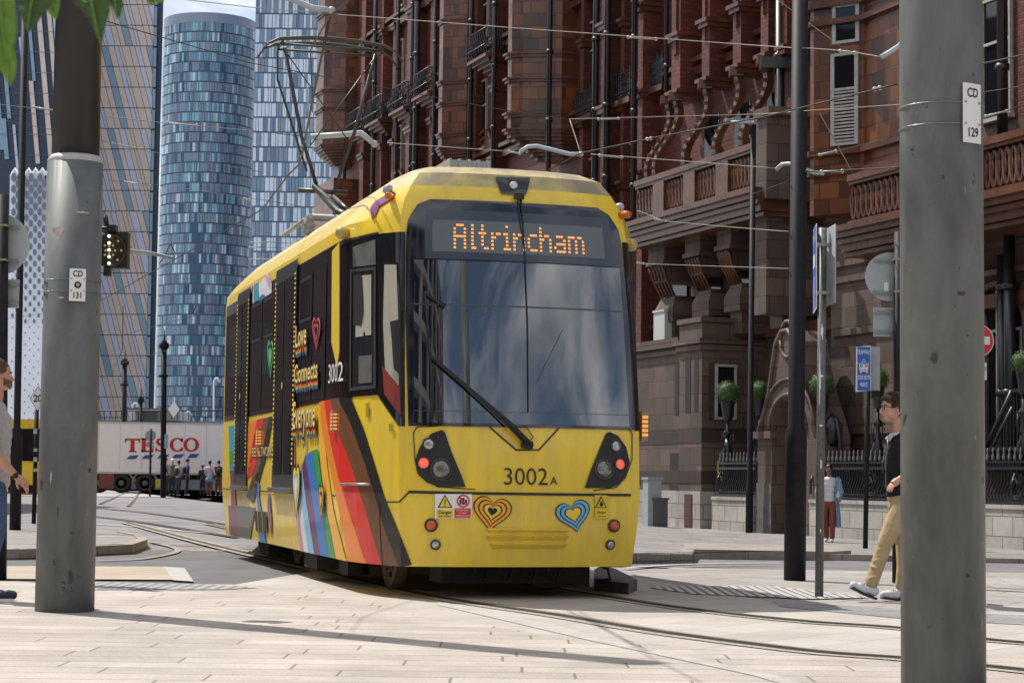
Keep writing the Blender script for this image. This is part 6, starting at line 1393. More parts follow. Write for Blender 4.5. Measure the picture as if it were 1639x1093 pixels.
# ------------------------------------------------------------------ lorry
def lorry():
    Yd = 104.; k = sc(Yd); a = P(122, 760, Yd); x0 = a.x; x1 = x0+13.6; zb = P(250, 757, Yd).z; zt = P(250, 677, Yd).z
    t = thing('articulated_lorry', 'long white supermarket lorry with red lettering and blue dashes crossing behind the crowd', 'lorry', (x0+3, Yd+1.25, 0)); Q = Yd
    mb = MB(); mb.box(((x0+x1)/2, Q+1.25, (zb+zt)/2), (x1-x0, 2.5, zt-zb)); mb.build('trailer_box', mat('trailer_white', (.90, .90, .93), .35, var=.03), t)
    mb = MB()
    for z, h in ((zb, .10), (zt, .08)): mb.box(((x0+x1)/2, Q+1.25, z), (x1-x0+.04, 2.56, h))
    mb.build('trailer_rail', mat('rail_alu', (.55, .55, .58), .4), t)
    mb = MB()
    for i in range(1, 12): mb.box((x0+i*13.6/12, Q-.004, (zb+zt)/2), (.03, .012, zt-zb-.2))
    mb.build('panel_seams', mat('seam_grey', (.62, .62, .66), .5), t)
    mb = MB(); mb.box(((x0+x1)/2, Q+1.25, zb-.2), (x1-x0, 1.2, .25)); mb.build('chassis', UND, t)
    mb = MB(); mb.box((P(170, 780, Q).x, Q+.05, .62), (.8, .1, .75)); mb.build('mud_flap', mat('flap_red', (.20, .07, .05), .6), t)
    for px in (158, 194, 232):
        c = P(px, 780, Q+.1); w = MB(); w.lathe((c.x, Q+.05, .52), [(.1, .05), (.26, .05), (.30, .0), (.33, -.02), (.50, -.02), (.52, .05), (.52, .35)], 24, axis=(0, 1, 0)); o = w.build('wheel', RUB, t); w = MB(); w.lathe((c.x, Q+.08, .52), [(.05, -.05), (.14, -.05), (.16, 0), (.28, 0)], 16, axis=(0, 1, 0)); w.build('hub', mat('hubgrey', (.12, .12, .12), .5) if 'hubgrey' not in bpy.data.materials else bpy.data.materials['hubgrey'], o)
        w = MB(); w.tube([(c.x+.66*math.cos(q), Q+.1, .50+.66*math.sin(q)) for q in [math.pi*i/12 for i in range(13)]], .06, 5); w.build('mudguard', mat('guard', (.30, .30, .31), .5) if 'guard' not in bpy.data.materials else bpy.data.materials['guard'], t)
    cb = MB(); cb.box((x1+2.2, Q+1.25, 1.9), (2.3, 2.45, 2.6)); cb.build('cab', WHT, t); cb = MB(); cb.box((x1+2.6, Q+1.25, 2.3), (1.2, 2.5, .9)); cb.build('cab_window', GLS, t)
    for dx in (.6, 2.5, 5): w = MB(); w.lathe((x1-1+dx*.9, Q+.05, .5), [(.3, 0), (.5, 0), (.5, .35)], 20, axis=(0, 1, 0)); w.build('wheel', RUB, t)
    # lettering, slab serif
    LR = mat('letter_red', (.60, .03, .02), .4); LB = mat('letter_blue', (.03, .10, .40), .4); y = Q-.02
    def px2(px, py): p_ = P(px, py, y); return (p_.x, p_.z)
    mb = MB()
    def R4(x0_, y0_, x1_, y1_): 
        a_, b_ = px2(x0_, y0_), px2(x1_, y1_); mb.face([(a_[0], y, a_[1]), (b_[0], y, a_[1]), (b_[0], y, b_[1]), (a_[0], y, b_[1])])
    R4(200, 701.5, 224, 704.5); R4(200, 701.5, 202.2, 708); R4(221.8, 701.5, 224, 708); R4(209, 704.5, 215, 722); R4(206, 721, 218, 723.5)
    R4(227, 701, 233, 723); R4(226, 701, 244, 704); R4(226, 720.5, 245, 723.5); R4(233, 711, 241, 713.5); R4(242, 701, 244.4, 707.5); R4(243, 716.5, 245.4, 723.5); R4(239.5, 708.5, 241.5, 716)
    def strokes(pts, ws):
        for i in range(len(pts)-1):
            (ax_, ay_), (bx_, by_) = pts[i], pts[i+1]; dx, dy = bx_-ax_, by_-ay_; l = math.hypot(dx, dy); nx, ny = -dy/l, dx/l
            q = [(ax_+nx*ws[i]/2, ay_+ny*ws[i]/2), (ax_-nx*ws[i]/2, ay_-ny*ws[i]/2), (bx_-nx*ws[i+1]/2, by_-ny*ws[i+1]/2), (bx_+nx*ws[i+1]/2, by_+ny*ws[i+1]/2)]
            mb.face([(px2(*p_)[0], y, px2(*p_)[1]) for p_ in q])
    def arc(cx, cy, rx, ry, a0, a1, n=18, thin=2.2, thick=5.8):
        pts = []; ws = []
        for i in range(n+1):
            a_ = math.radians(a0+(a1-a0)*i/n); pts.append((cx+rx*math.cos(a_), cy-ry*math.sin(a_))); ws.append(thin+(thick-thin)*abs(math.cos(a_))**1.5)
        return pts, ws
    strokes(*arc(306, 711.5, 9.8, 10, 0, 360, 32)); strokes(*arc(284, 711.5, 9.8, 10, 40, 320, 26)); R4(290.5, 701, 292.8, 707.5); R4(290.5, 715.5, 292.8, 721)
    S_ = [(264.5, 705.5), (261, 702.5), (256, 702.2), (251.5, 705), (252, 709), (257, 711.5), (262, 713.8), (263.5, 717.5), (259.5, 721.2), (254, 721.2), (249.8, 718)]
    strokes(S_, [2, 2.4, 2.8, 4.4, 5, 5, 5, 4.4, 2.8, 2.4, 2]); R4(264, 701.5, 265.8, 708); R4(248.6, 715.5, 250.4, 722.5)
    mb.build('lettering', LR, t, recalc=False)
    mb = MB()
    for i in range(5): x = 202+i*24.3; q = [(x+5.5, 728.8-.6*i), (x+20.5, 728.2-.6*i), (x+15, 734.3-.6*i), (x, 735-.6*i)]; mb.face([(px2(*p_)[0], y, px2(*p_)[1]) for p_ in q])
    mb.build('blue_dashes', LB, t, recalc=False)
    mb = MB(); mb.box(P(176, 760, Q-.02), (.12, .03, .08)); mb.build('marker_lamp', LOR, t); mb = MB(); mb.box(P(253, 773, Q+.1), (.25, .1, .45)); mb.build('yellow_panel', DOTS, t)
lorry()
# far tram on the left
def fartram():
    Yd = 92.; c = P(50, 760, Yd); k = sc(Yd); x = c.x; t = thing('tram', 'distant yellow tram seen between the posts at the far left', 'tram', (x, Yd, 0))
    mb = MB(); sec = [(-1.25, .45), (-1.32, 1.0), (-1.32, 3.0), (-1.0, 3.5), (1.0, 3.5), (1.32, 3.0), (1.32, 1.0), (1.25, .45)]
    mb.add([(x+u, Yd, z) for u, z in sec]+[(x-4.2+u, Yd+14, z) for u, z in sec], [tuple(range(8)), tuple(reversed(range(8, 16)))]+[(i, (i+1) % 8, 8+(i+1) % 8, 8+i) for i in range(8)]); mb.build('body_shell', Y_, t)
    mb = MB(); mb.box((x, Yd-.02, 2.3), (2.4, .04, 1.5)); mb.build('windscreen', GLS, t); mb = MB(); mb.box((x, Yd+1, .3), (2.2, 1.8, .4)); mb.build('underframe', UND, t)
    for s in (-1, 1): mb = MB(); mb.box((x+s*1.0, Yd-.02, 1.05), (.35, .05, .5)); mb.build('headlight', RUB, t)
fartram()
# ------------------------------------------------------------------ overhead wires
WN = [0]
def wirep(pts, label, r=.008, m=WIRE, ins=(), name='overhead_wire', cat='wire', sag=0):
    c = [P(*p) for p in pts]; t = thing(name, label, cat, tuple(c[0])); mb = MB(); path = []
    for i in range(len(c)-1):
        for k in range(6):
            s = k/6; q = c[i].lerp(c[i+1], s); path.append(q-Vector((0, 0, sag*4*s*(1-s))))
    path.append(c[-1]); mb.tube(path, r*.62, 5); mb.build('wire', m, t)
    for (a, b, y0, y1, Yd) in ins:
        p0, p1 = P(a, y0, Yd), P(b, y1, Yd); ib = MB(); ib.tube([p0, p1], .012, 6)
        for s in (0, 1): q = p0.lerp(p1, s); ib.ball(q, .022, 8)
        ib.build('insulator', INS, t)
    return t
wirep([(130, 10, 15.4), (165, 33, 17), (400, 101, 24), (820, 179, 26), (910, 191, 26)], 'long span wire from the left pole down across the towers to the hotel', .009, WIRE)
wirep([(910, 191, 26), (1220, 183, 26), (1285, 178, 21)], 'pale span wire running right from mid hotel to the stout black pole', .010, WIRL, [(958, 990, 191, 190, 26)])
wirep([(1285, 178, 21), (1436, 168, 19), (1500, 165, 18)], 'thin span wire between the black pole and the thick right pole', .007, WIRL)
wirep([(255, -5, 26), (400, 12, 26), (531, 23, 26), (820, 45, 24), (1220, 74, 22), (1285, 78, 21)], 'highest pale span wire crossing the picture near its top edge', .010, WIRL, [(1006, 1050, 60, 63, 23)])
wirep([(1285, 77, 21), (1355, 82, 20.5), (1412, 92, 20)], 'short pale wire right of the black pole ending at a grey arm', .010, WIRL, [(1345, 1368, 82, 85, 20.5)])
wirep([(0, 168, 30), (90, 177, 28), (160, 185, 26), (258, 197, 25), (420, 211, 24), (480, 218, 24)], 'span wire with pale insulators crossing the towers at mid height', .008, WIRE, [(54, 88, 172, 177, 28), (268, 315, 197, 201, 25)])
wirep([(620, 229, 25), (820, 243, 24), (835, 245, 24)], 'pale wire above the tram roof between two grey arms', .008, WIRL, [(815, 832, 243, 246, 24)])
wirep([(945, 247, 24), (1080, 257, 23), (1244, 270, 21.5)], 'pale wire running right from the arm above the tram to the black pole', .008, WIRL, [(960, 995, 249, 252, 24)])
wirep([(0, 192, 34), (120, 215, 34), (175, 228, 34), (258, 247, 33), (420, 276, 32)], 'lower thin wire with insulators over the slanting tower', .007, WIRE, [(180, 216, 230, 237, 34)])
wirep([(165, 288, 36), (258, 297, 36), (420, 320, 34), (480, 330, 34)], 'thin wire with insulators over the round tower, third from the top', .007, WIRE, [(200, 240, 291, 297, 36), (392, 400, 318, 320, 34)])
wirep([(528, 26, 14), (480, 262, 24), (461, 281, 26), (420, 335, 32), (300, 404, 46), (164, 480, 60)], 'heavy dark contact wire rising from far left to pass over the pantograph', .018, WIRE)
wirep([(564, -3, 12), (528, 26, 13.5), (497, 80, 17), (500, 180, 22)], 'dark wire rising steeply to the top beside the pantograph', .010, WIRE)
wirep([(164, 478, 60), (80, 500, 75), (0, 512, 90)], 'dark contact wire continuing left behind the thick pole', .014, WIRE)
wirep([(370, 489, 60), (300, 508, 62), (195, 536, 70), (165, 531, 72)], 'sagging dark wire over the round tower just above the lorry', .016, WIRE)
wirep([(400, 538, 80), (330, 552, 82), (260, 562, 84), (180, 585, 90)], 'thin far wire near the small white street lamp', .014, WIRE)
wirep([(165, 604, 70), (180, 596, 66), (190, 575, 60), (196, 560, 60)], 'short looping dark wire beside the thick left pole', .012, WIRE)
wirep([(845, 290, 24), (877, 273, 23.5), (928, 246, 23), (1040, 222, 22), (1220, 188, 20), (1436, 135, 16)], 'dark contact wire curving up from behind the tram roof to the right', .013, WIRE, [(1036, 1042, 223, 222, 22), (1400, 1408, 143, 141, 16.8)])
wirep([(1573, 102, 14), (1639, 88, 13), (1680, 80, 12.5)], 'dark contact wire leaving the picture right of the thick pole', .009, WIRE)
wirep([(1573, 148, 14), (1639, 138, 13.6)], 'thin wire under the contact wire right of the thick pole', .005, WIRE)
wirep([(1573, 190, 24), (1612, 178, 23.6), (1660, 160, 23)], 'dark wire with insulator across the white window at the right edge', .009, WIRE, [(1578, 1612, 186, 178, 23.8)])
wirep([(1020, 337, 40), (1064, 354, 38), (1150, 362, 32), (1262, 371, 21)], 'thin pale wire across the carved balcony parapet', .009, WIRL, [(1048, 1066, 351, 354, 38)])
wirep([(1020, 422, 34), (1140, 426, 28), (1262, 430, 21)], 'thin pale wire crossing the stone brackets below the balcony', .008, WIRL, [(1021, 1030, 421, 422, 33)])
wirep([(1290, 274, 21), (1319, 276, 20.5), (1360, 272, 20), (1440, 268, 19)], 'dark wire with insulators between the black pole and the thick right pole', .012, WIRE, [(1315, 1348, 275, 274, 20.5)])
wirep([(1300, 250, 24), (1336, 243, 23), (1440, 217, 20)], 'thin slanting wire across the louvred window', .007, WIRE, [(1312, 1338, 248, 242, 23.5)])
wirep([(1312, 182, 21), (1336, 225, 21), (1362, 272, 21)], 'short pale dropper rod crossing the louvred window', .009, WIRL)
wirep([(912, 192, 26), (930, 247, 25.5)], 'short pale dropper rod above the right side of the tram roof', .012, WIRL)
wirep([(1231, -10, 24), (1355, 82, 20.8)], 'thin stay wire slanting down to the louvred bay from the top', .006, WIRE)
wirep([(1262, 290, 21), (1150, 330, 34), (1090, 345, 40)], 'thin stay wire left of the stout black pole', .006, WIRE)
wirep([(492, 135, 26), (494, 205, 26)], 'thin grey hanging rod seen inside the pantograph frame', .016, ARMG)
def arm(pts, label, w=.045):
    w *= .75
    c = [P(*p) for p in pts]; t = thing('pull_off_arm', label, 'wire arm', tuple(c[0])); mb = MB(); mb.tube(c, w, 6); mb.build('arm', ARMG, t); mb = MB(); mb.ball(c[-1], w*1.3, 8); mb.build('clamp', INS, t)
arm([(445, -8, 26), (470, 0, 26), (500, 13, 26), (531, 17, 26)], 'pale grey arm at the top edge left of the hotel', .055)
arm([(497, 219, 25), (545, 216, 25), (578, 213, 25), (600, 231, 25)], 'long pale grey arm seen inside the pantograph frame', .05)
arm([(832, 244, 24), (845, 235, 24), (860, 234, 24), (912, 247, 24), (930, 247, 24)], 'bent pale grey arm just above the tram roof', .035)
arm([(1410, 92, 20), (1424, 84, 20), (1442, 72, 20)], 'short pale grey arm beside the top of the thick right pole', .035)
arm([(1242, 272, 21.4), (1252, 263, 21.4), (1262, 262, 21.3), (1275, 264, 21.2)], 'small bent grey arm left of the stout black pole', .03)
arm([(1290, 272, 21), (1302, 276, 21), (1316, 277, 21)], 'small grey arm right of the stout black pole', .03)
arm([(205, 401, 40), (240, 405, 42), (275, 413, 44)], 'pale grey bracket arm beside the tram signal', .05)
arm([(1170, 195, 25), (1206, 196, 25)], 'grey bracket at the head of the slim lamp post', .02)
def fardrop(pts, label, r=.02): wirep(pts, label, r)
fardrop([(273, 390, 50), (262, 412, 50), (255, 422, 50)], 'small dark registration stay right of the tram signal'); fardrop([(273, 390, 50), (281, 407, 50)], 'short pale stay right of the tram signal'); fardrop([(197, 490, 60), (196, 560, 60)], 'thin vertical dropper over the slanting tower')
fardrop([(316, 485, 62), (308, 502, 62)], 'tiny dropper over the lower round tower')
for i, (a, b_, y) in enumerate(((402, 430, 388), (398, 418, 396), (398, 440, 415))):
    wirep([(a, y, 40), (b_, y-.5, 40), (470, y+2, 40)], ['upper', 'middle', 'lower'][i]+' of three short stay wires with insulators left of the tram roof', .008, WIRE, [(a+1, b_-2, y, y-.5, 40)])
# ------------------------------------------------------------------ leaves hanging in from the top left
LG = [mat('leaf_bright', (.14, .30, .02), .45, var=.15), mat('leaf_dark', (.045, .11, .015), .45, var=.2)]
for m in LG: m.node_tree.nodes['Principled BSDF'].inputs['Subsurface Weight'].default_value = .0; m.node_tree.nodes['Principled BSDF'].inputs['Transmission Weight'].default_value = .15
def leaves():
    t = thing('leafy_branch', 'big green pointed leaves hanging into the top left corner close to the camera', 'tree branch', tuple(P(60, -120, 3.3)))
    spec = [([(-25, -15), (22, -15), (27, 30), (27, 55), (22, 75), (27, 98), (25, 120), (17, 140), (8, 125), (0, 108), (-20, 95)], 0, 3.2), ([(27, -15), (85, -15), (83, 8), (70, 22), (58, 40), (45, 53), (38, 38), (30, 10)], 1, 3.45), ([(70, -15), (98, -15), (95, 12), (91, 31), (84, 28), (74, 16)], 0, 3.5),
            ([(113, -15), (174, -15), (176, 18), (169, 42), (162, 72), (154, 56), (145, 32), (127, 12), (117, 5)], 1, 3.3), ([(172, -15), (196, -15), (197, 8), (193, 24), (188, 32), (182, 18), (175, 5)], 1, 3.35), ([(226, -15), (264, -15), (262, 3), (248, 5), (241, 10), (235, 2)], 0, 3.4), ([(-25, 60), (-5, 80), (8, 100), (14, 135), (10, 120), (-4, 112), (-20, 110)], 1, 3.28)]
    for pts, mi, Yd in spec:
        c = [P(x, y, Yd) for x, y in pts]; top = (c[0]+c[1])/2; mb = MB(); mb.smooth = True; cen = sum(c, Vector())/len(c); mid = cen+Vector((0, -.012, 0)); tip = min(c, key=lambda q: q.z); spine = [top.lerp(tip, s)+Vector((0, -.010*math.sin(s*3.14), 0)) for s in (0, .25, .5, .75, 1)]
        n = len(c)
        for i in range(n):
            a, b_ = c[i], c[(i+1) % n]; f1 = min(spine, key=lambda q: abs(q.z-a.z)); f2 = min(spine, key=lambda q: abs(q.z-b_.z))
            if f1 is f2: mb.face([a, b_, f1])
            else: mb.face([a, b_, f2, f1])
        o = mb.build('leaf', LG[mi], t, recalc=False); md = o.modifiers.new('thickness', 'SOLIDIFY'); md.thickness = .0006
        v = MB(); v.tube([s+Vector((0, -.001, 0)) for s in spine], [.0022, .0018, .0014, .001, .0004], 5); v.build('leaf_vein', mat('vein', (.16, .28, .06), .5) if 'vein' not in bpy.data.materials else bpy.data.materials['vein'], o)
    tw = MB(); tw.tube([P(-60, -60, 3.3), P(40, -22, 3.35), P(150, -20, 3.35), P(260, -24, 3.4)], [.008, .006, .005, .003], 6); tw.build('twig', mat('twig_brown', (.08, .06, .04), .8), t)
leaves()
# ------------------------------------------------------------------ people
SKIN = mat('skin_light', (.55, .30, .21), .5, var=.06, vscale=20); SKB = mat('skin_brown', (.20, .10, .06), .5)
HBR = mat('hair_brown', (.07, .038, .018), .55, var=.5, vscale=60); HDK = mat('hair_dark', (.015, .012, .010), .5)
EYW = mat('eye_white', (.6, .58, .55), .3); EYD = mat('eye_dark', (.02, .015, .012), .2); LIP = mat('lip_pink', (.42, .17, .14), .5)
def vox(o, v, it=4, f=.5):
    m = o.modifiers.new('merge', 'REMESH'); m.mode = 'VOXEL'; m.voxel_size = v; m.use_smooth_shade = True
    s = o.modifiers.new('soften', 'SMOOTH'); s.factor = f; s.iterations = it
class Fig:
    def __init__(s, loc, face, name, label, group=None):
        s.o = Vector(loc); s.f = Vector(face).normalized(); s.l = Vector((-s.f.y, s.f.x, 0)).normalized(); s.t = thing(name, label, 'person', tuple(loc), group)
    def w(s, f, l, z): return s.o+s.f*f+s.l*l+Vector((0, 0, z))
    def W(s, pts): return [s.w(*p) for p in pts]
    def R(s): return Matrix((s.f, s.l, Vector((0, 0, 1)))).transposed()
    def limb(s, mb, pts, rs, n=10):
        P3 = s.W(pts); mb.tube(P3, rs, n)
        for p, r in zip(P3, rs): mb.ball(p, r*.995, 10)
def head(fg, mb, c, d, k=1.0, jaw=1.0):      # c = head centre (f,l,z), d = facing (f,l) direction; adds skull to mb, returns frame
    C = fg.w(*c); F = (fg.f*d[0]+fg.l*d[1]).normalized(); Lf = Vector((-F.y, F.x, 0)); R = Matrix((F, Lf, Vector((0, 0, 1)))).transposed(); q = lambda a, b, z: C+R@Vector((a*k, b*k, z*k))
    mb.ball(q(-.012, 0, .03), .098*k, 14, (1.02, .80, .98), R); mb.ball(q(.018, 0, -.03), .078*k, 12, (.95, .84, 1.05), R); mb.ball(q(.045, 0, -.085), .035*k, 10, (1.0, 1.15, .75), R)
    for s in (-1, 1): mb.ball(q(.03, s*.045, -.055), .032*k, 8, (1, .7, 1.1), R); mb.ball(q(.055, s*.032, .0), .022*k, 8, (.8, 1, .7), R); mb.ball(q(-.008, s*.080, -.008), .022*k, 8, (.75, .35, 1.3), R)
    mb.tube([q(.078, 0, .018), q(.094, 0, -.012), q(.105, 0, -.03), q(.088, 0, -.04)], [.009*k, .011*k, .014*k, .012*k], 8)
    mb.ball(q(.080, 0, .028), .022*k, 8, (.5, 1.7, .45), R); mb.ball(q(.085, 0, -.062), .016*k, 8, (.6, 1.3, .55), R); mb.ball(q(.076, 0, -.09), .020*k, 8, (.7, 1.1, .7), R)
    return q, R
def face(fg, q, R, k=1.0, par=None):
    for s in (-1, 1):
        m_ = MB(); m_.ball(q(.075, s*.032, .004), .0125*k, 10, (1, 1.2, .8), R); e = m_.build('eye', EYW, par); m_ = MB(); m_.ball(q(.0855, s*.033, .004), .0055*k, 8, (.6, 1, 1), R); m_.build('iris', EYD, e)
        m_ = MB(); m_.tube([q(.084, s*.014, .022), q(.086, s*.033, .029), q(.074, s*.052, .022)], [.003*k, .004*k, .002*k], 5); m_.build('eyebrow', HBR, par)
    m_ = MB(); m_.ball(q(.0905, 0, -.059), .014*k, 8, (.45, 1.5, .28), R); m_.ball(q(.089, 0, -.067), .014*k, 8, (.5, 1.3, .32), R); m_.build('lips', LIP, par)
def hand(fg, mb, wr, dirv, curl, k=1.0, side=(0, -1, 0), thumb=(0, 0, 1)):
    W0 = fg.w(*wr); D = (fg.R()@Vector(dirv)).normalized(); S = (fg.R()@Vector(side)); S = (S-D*S.dot(D)).normalized(); N = D.cross(S)
    mb.tube([W0, W0+D*.04*k, W0+D*.085*k], [.024*k, .034*k, .034*k], 10); 
    for i, (off, ln) in enumerate(((-.030, .072), (-.010, .080), (.010, .075), (.029, .060))):
        p = W0+D*.085*k+N*off*k; d = D.copy(); path = [p-D*.02*k]; 
        for j in range(4): path.append(p.copy()); d = (d+S*curl*(.55+.1*i)).normalized(); p = p+d*ln/3*k
        mb.tube(path, [.0095*k]*2+[.0088*k, .0078*k, .0068*k][:len(path)-2], 8); mb.ball(path[-1], .0074*k, 8)
    T_ = W0+D*.03*k-N*.030*k; mb.tube([W0+D*.02*k, T_, T_+(D*.5-N*.55+S*.3).normalized()*.035*k, T_+(D*.8-N*.35+S*.5).normalized()*.065*k], [.013*k, .013*k, .010*k, .008*k], 8)
def hairy(fg, q, R, par, m, k=1.0, fringe=True, seed=1, n=900, ln=.03):
    m_ = MB(); m_.ball(q(-.022, 0, .042), .101*k, 14, (1.03, .86, .97), R)
    if fringe: m_.ball(q(.05, .02, .085), .05*k, 10, (1, 1.2, .6), R); m_.ball(q(.062, -.02, .07), .035*k, 10, (.8, 1.2, .8), R)
    o = m_.build('hair', m, par); rr = random.Random(seed); s_ = MB()
    for i in range(n):
        th = rr.uniform(0, math.pi*.62); ph = rr.uniform(0, 6.283); nn = Vector((math.sin(th)*math.cos(ph), math.sin(th)*math.sin(ph), math.cos(th)))
        if nn.x > .55 and nn.z < .45: continue
        p = q(-.022, 0, .042)+R@Vector((nn.x*.104*k, nn.y*.088*k, nn.z*.099*k)); t = R@(Vector((nn.x*.25+.35 if fringe else nn.x*.4, nn.y*.5, -.35+nn.z*.2)))
        t = t.normalized()*ln*k*rr.uniform(.6, 1.3); w = (R@nn).cross(t).normalized()*.0028*k; s_.face([p-w, p+w, p+t+(R@nn)*.006*k])
    s_.build('hair_strands', m, o, recalc=False); return o
# --- young man walking left, half hidden by the right pole
def young():
    Yd = 17.55; x = P(1441, 900, Yd).x; fg = Fig((x, Yd, 0), (-1, -.12, 0), 'person', 'young man in glasses, black jacket and tan trousers striding left behind the right pole'); b = MB()
    fg.limb(b, [(-.0, 0, 1.46), (.02, 0, 1.58)], [.062, .056]); q, R = head(fg, b, (.075, .0, 1.70), (1, .20), 1.08)
    for z, w_, d_ in ((1.02, .11, .07), (1.14, .11, .07), (1.26, .12, .07), (1.38, .12, .07)): b.ball(fg.w(0, 0, z), .1, 10, (d_*10, w_*10, 1.1), fg.R())
    sh = (-.02, .18, 1.42); el = (-.14, .26, 1.16); wr = (.075, .24, 1.08); fg.limb(b, [sh, el, wr], [.05, .042, .028]); hand(fg, b, wr, (.75, -.0, -.55), .42, 1.0, (-.4, -.3, -.6))
    fg.limb(b, [(-.02, -.18, 1.42), (-.2, -.22, 1.18), (-.3, -.2, .96)], [.05, .042, .028]); hand(fg, b, (-.3, -.2, .96), (-.2, 0, -1), .3)
    o = b.build('body', SKIN, fg.t); vox(o, .006, 3); face(fg, q, R, 1.08, fg.t); hairy(fg, q, R, fg.t, HBR, 1.08, True, 3, 1400, .035)
    g = MB()
    for s in (-1, 1): g.tube([q(.096, s*.033+.022*math.cos(a)*1.1, .004+.019*math.sin(a)) for a in [2*math.pi*i/14 for i in range(15)]], .0026, 5); g.tube([q(.094, s*.056, .008), q(.04, s*.078, .008), q(-.005, s*.082, .006)], .0022, 4)
    g.tube([q(.098, -.010, .008), q(.098, .010, .008)], .0022, 4); g.build('glasses', RUB, fg.t)
    j = MB()
    for z, w_, d_, f_ in ((.95, .165, .125, .0), (1.0, .165, .125, .0), (1.06, .165, .12, .01), (1.11, .168, .12, .01), (1.16, .17, .12, .01), (1.21, .178, .122, .005), (1.27, .185, .125, 0), (1.32, .193, .12, -.005), (1.37, .195, .115, -.01), (1.43, .15, .085, -.015)): j.ball(fg.w(f_, 0, z), .1, 12, (d_*10, w_*10, .9), fg.R())
    fg.limb(j, [(-.02, .185, 1.42), (-.14, .265, 1.16), (-.01, .25, 1.10), (.045, .243, 1.09)], [.068, .060, .048, .042]); fg.limb(j, [(-.02, -.185, 1.42), (-.2, -.22, 1.18), (-.29, -.2, .99)], [.068, .06, .045])
    o = j.build('jacket', mat('jacket_black', (.006, .006, .007), .9, var=.3, vscale=30, bump=.4, bscale=25), fg.t); vox(o, .010, 4)
    z_ = MB(); z_.tube([fg.w(.105, 0, 1.46), fg.w(.13, .0, 1.3), fg.w(.135, 0, 1.0)], .005, 4); z_.build('zip', STL, o)
    c = MB(); c.tube([fg.w(.0+.075*math.cos(a), .07*math.sin(a), 1.485+.02*math.cos(a)*-1) for a in [2*math.pi*i/16 for i in range(17)]], .016, 6); c.tube([fg.w(.07, .02, 1.47), fg.w(.115, .03, 1.42)], .018, 6); c.tube([fg.w(.07, -.02, 1.47), fg.w(.115, -.03, 1.42)], .018, 6); c.build('shirt_collar', mat('collar_pink', (.62, .52, .58), .6), fg.t)
    r = MB(); r.ball(fg.w(0, 0, .92), .1, 12, (1.15, 1.6, 1.0), fg.R()); r.ball(fg.w(-.02, 0, .84), .1, 12, (1.2, 1.55, .9), fg.R())
    fg.limb(r, [(.01, .09, .86), (.10, .10, .66), (.175, .10, .50), (.235, .09, .32), (.29, .09, .165)], [.098, .088, .070, .064, .062]); fg.limb(r, [(-.01, -.09, .86), (-.02, -.10, .66), (-.06, -.10, .50), (-.06, -.09, .30), (-.045, -.09, .13)], [.098, .088, .070, .064, .062])
    for k, (z, f1) in enumerate(((.56, .15), (.44, .20), (.37, .225), (.29, .25), (.22, .275))): r.ball(fg.w(f1, .10, z), .071, 8, (1, 1, .22), Matrix.Rotation(.35 if k % 2 else -.3, 3, 'Y'))
    o = r.build('trousers', mat('chino_tan', (.42, .31, .17), .75, var=.12, vscale=9, bump=.5, bscale=14), fg.t); vox(o, .010, 2)
    for (hx, hz, tx, tz, ly) in ((.245, .045, .47, .135, .09), (-.10, .035, .14, .035, -.09)):
        s = MB(); h = Vector((hx, ly, hz)); tt = Vector((tx, ly, tz)); d = (tt-h)
        for k, rr in ((.12, .045), (.3, .045), (.5, .044), (.7, .044), (.9, .036)): p = h+d*k; s.ball(fg.w(p.x, p.y, p.z+.015+(.02 if k < .4 else 0)), rr, 10, (1.2, .95, 1), fg.R())
        p = h+d*.22; s.ball(fg.w(p.x, p.y, p.z+.07), .045, 10); o = s.build('shoe', mat('trainer_pale', (.60, .60, .62), .6, var=.15, vscale=30) if 'trainer_pale' not in bpy.data.materials else bpy.data.materials['trainer_pale'], fg.t); vox(o, .007, 2)
        u = MB(); n2 = Vector((-d.z, 0, d.x)).normalized(); a = [h-n2*.030, h+d*.5-n2*.034, tt-n2*.022]; 
        for i in range(2):
            p0, p1 = a[i], a[i+1]; q4 = lambda p, s_, zz: fg.w(p.x+n2.x*zz, p.y+s_*.048, p.z+n2.z*zz); u.hexa([q4(p0, -1, 0), q4(p0, 1, 0), q4(p1, 1, 0), q4(p1, -1, 0)], [q4(p0, -1, .02), q4(p0, 1, .02), q4(p1, 1, .02), q4(p1, -1, .02)])
        u.build('sole', RUB, o); v = MB(); 
        for k in (.35, .43, .51, .59): p = h+d*k; v.tube([fg.w(p.x, p.y-.03, p.z+.055), fg.w(p.x+.005, p.y, p.z+.066), fg.w(p.x, p.y+.03, p.z+.055)], .004, 4)
        v.build('laces', SBK, o)
young()
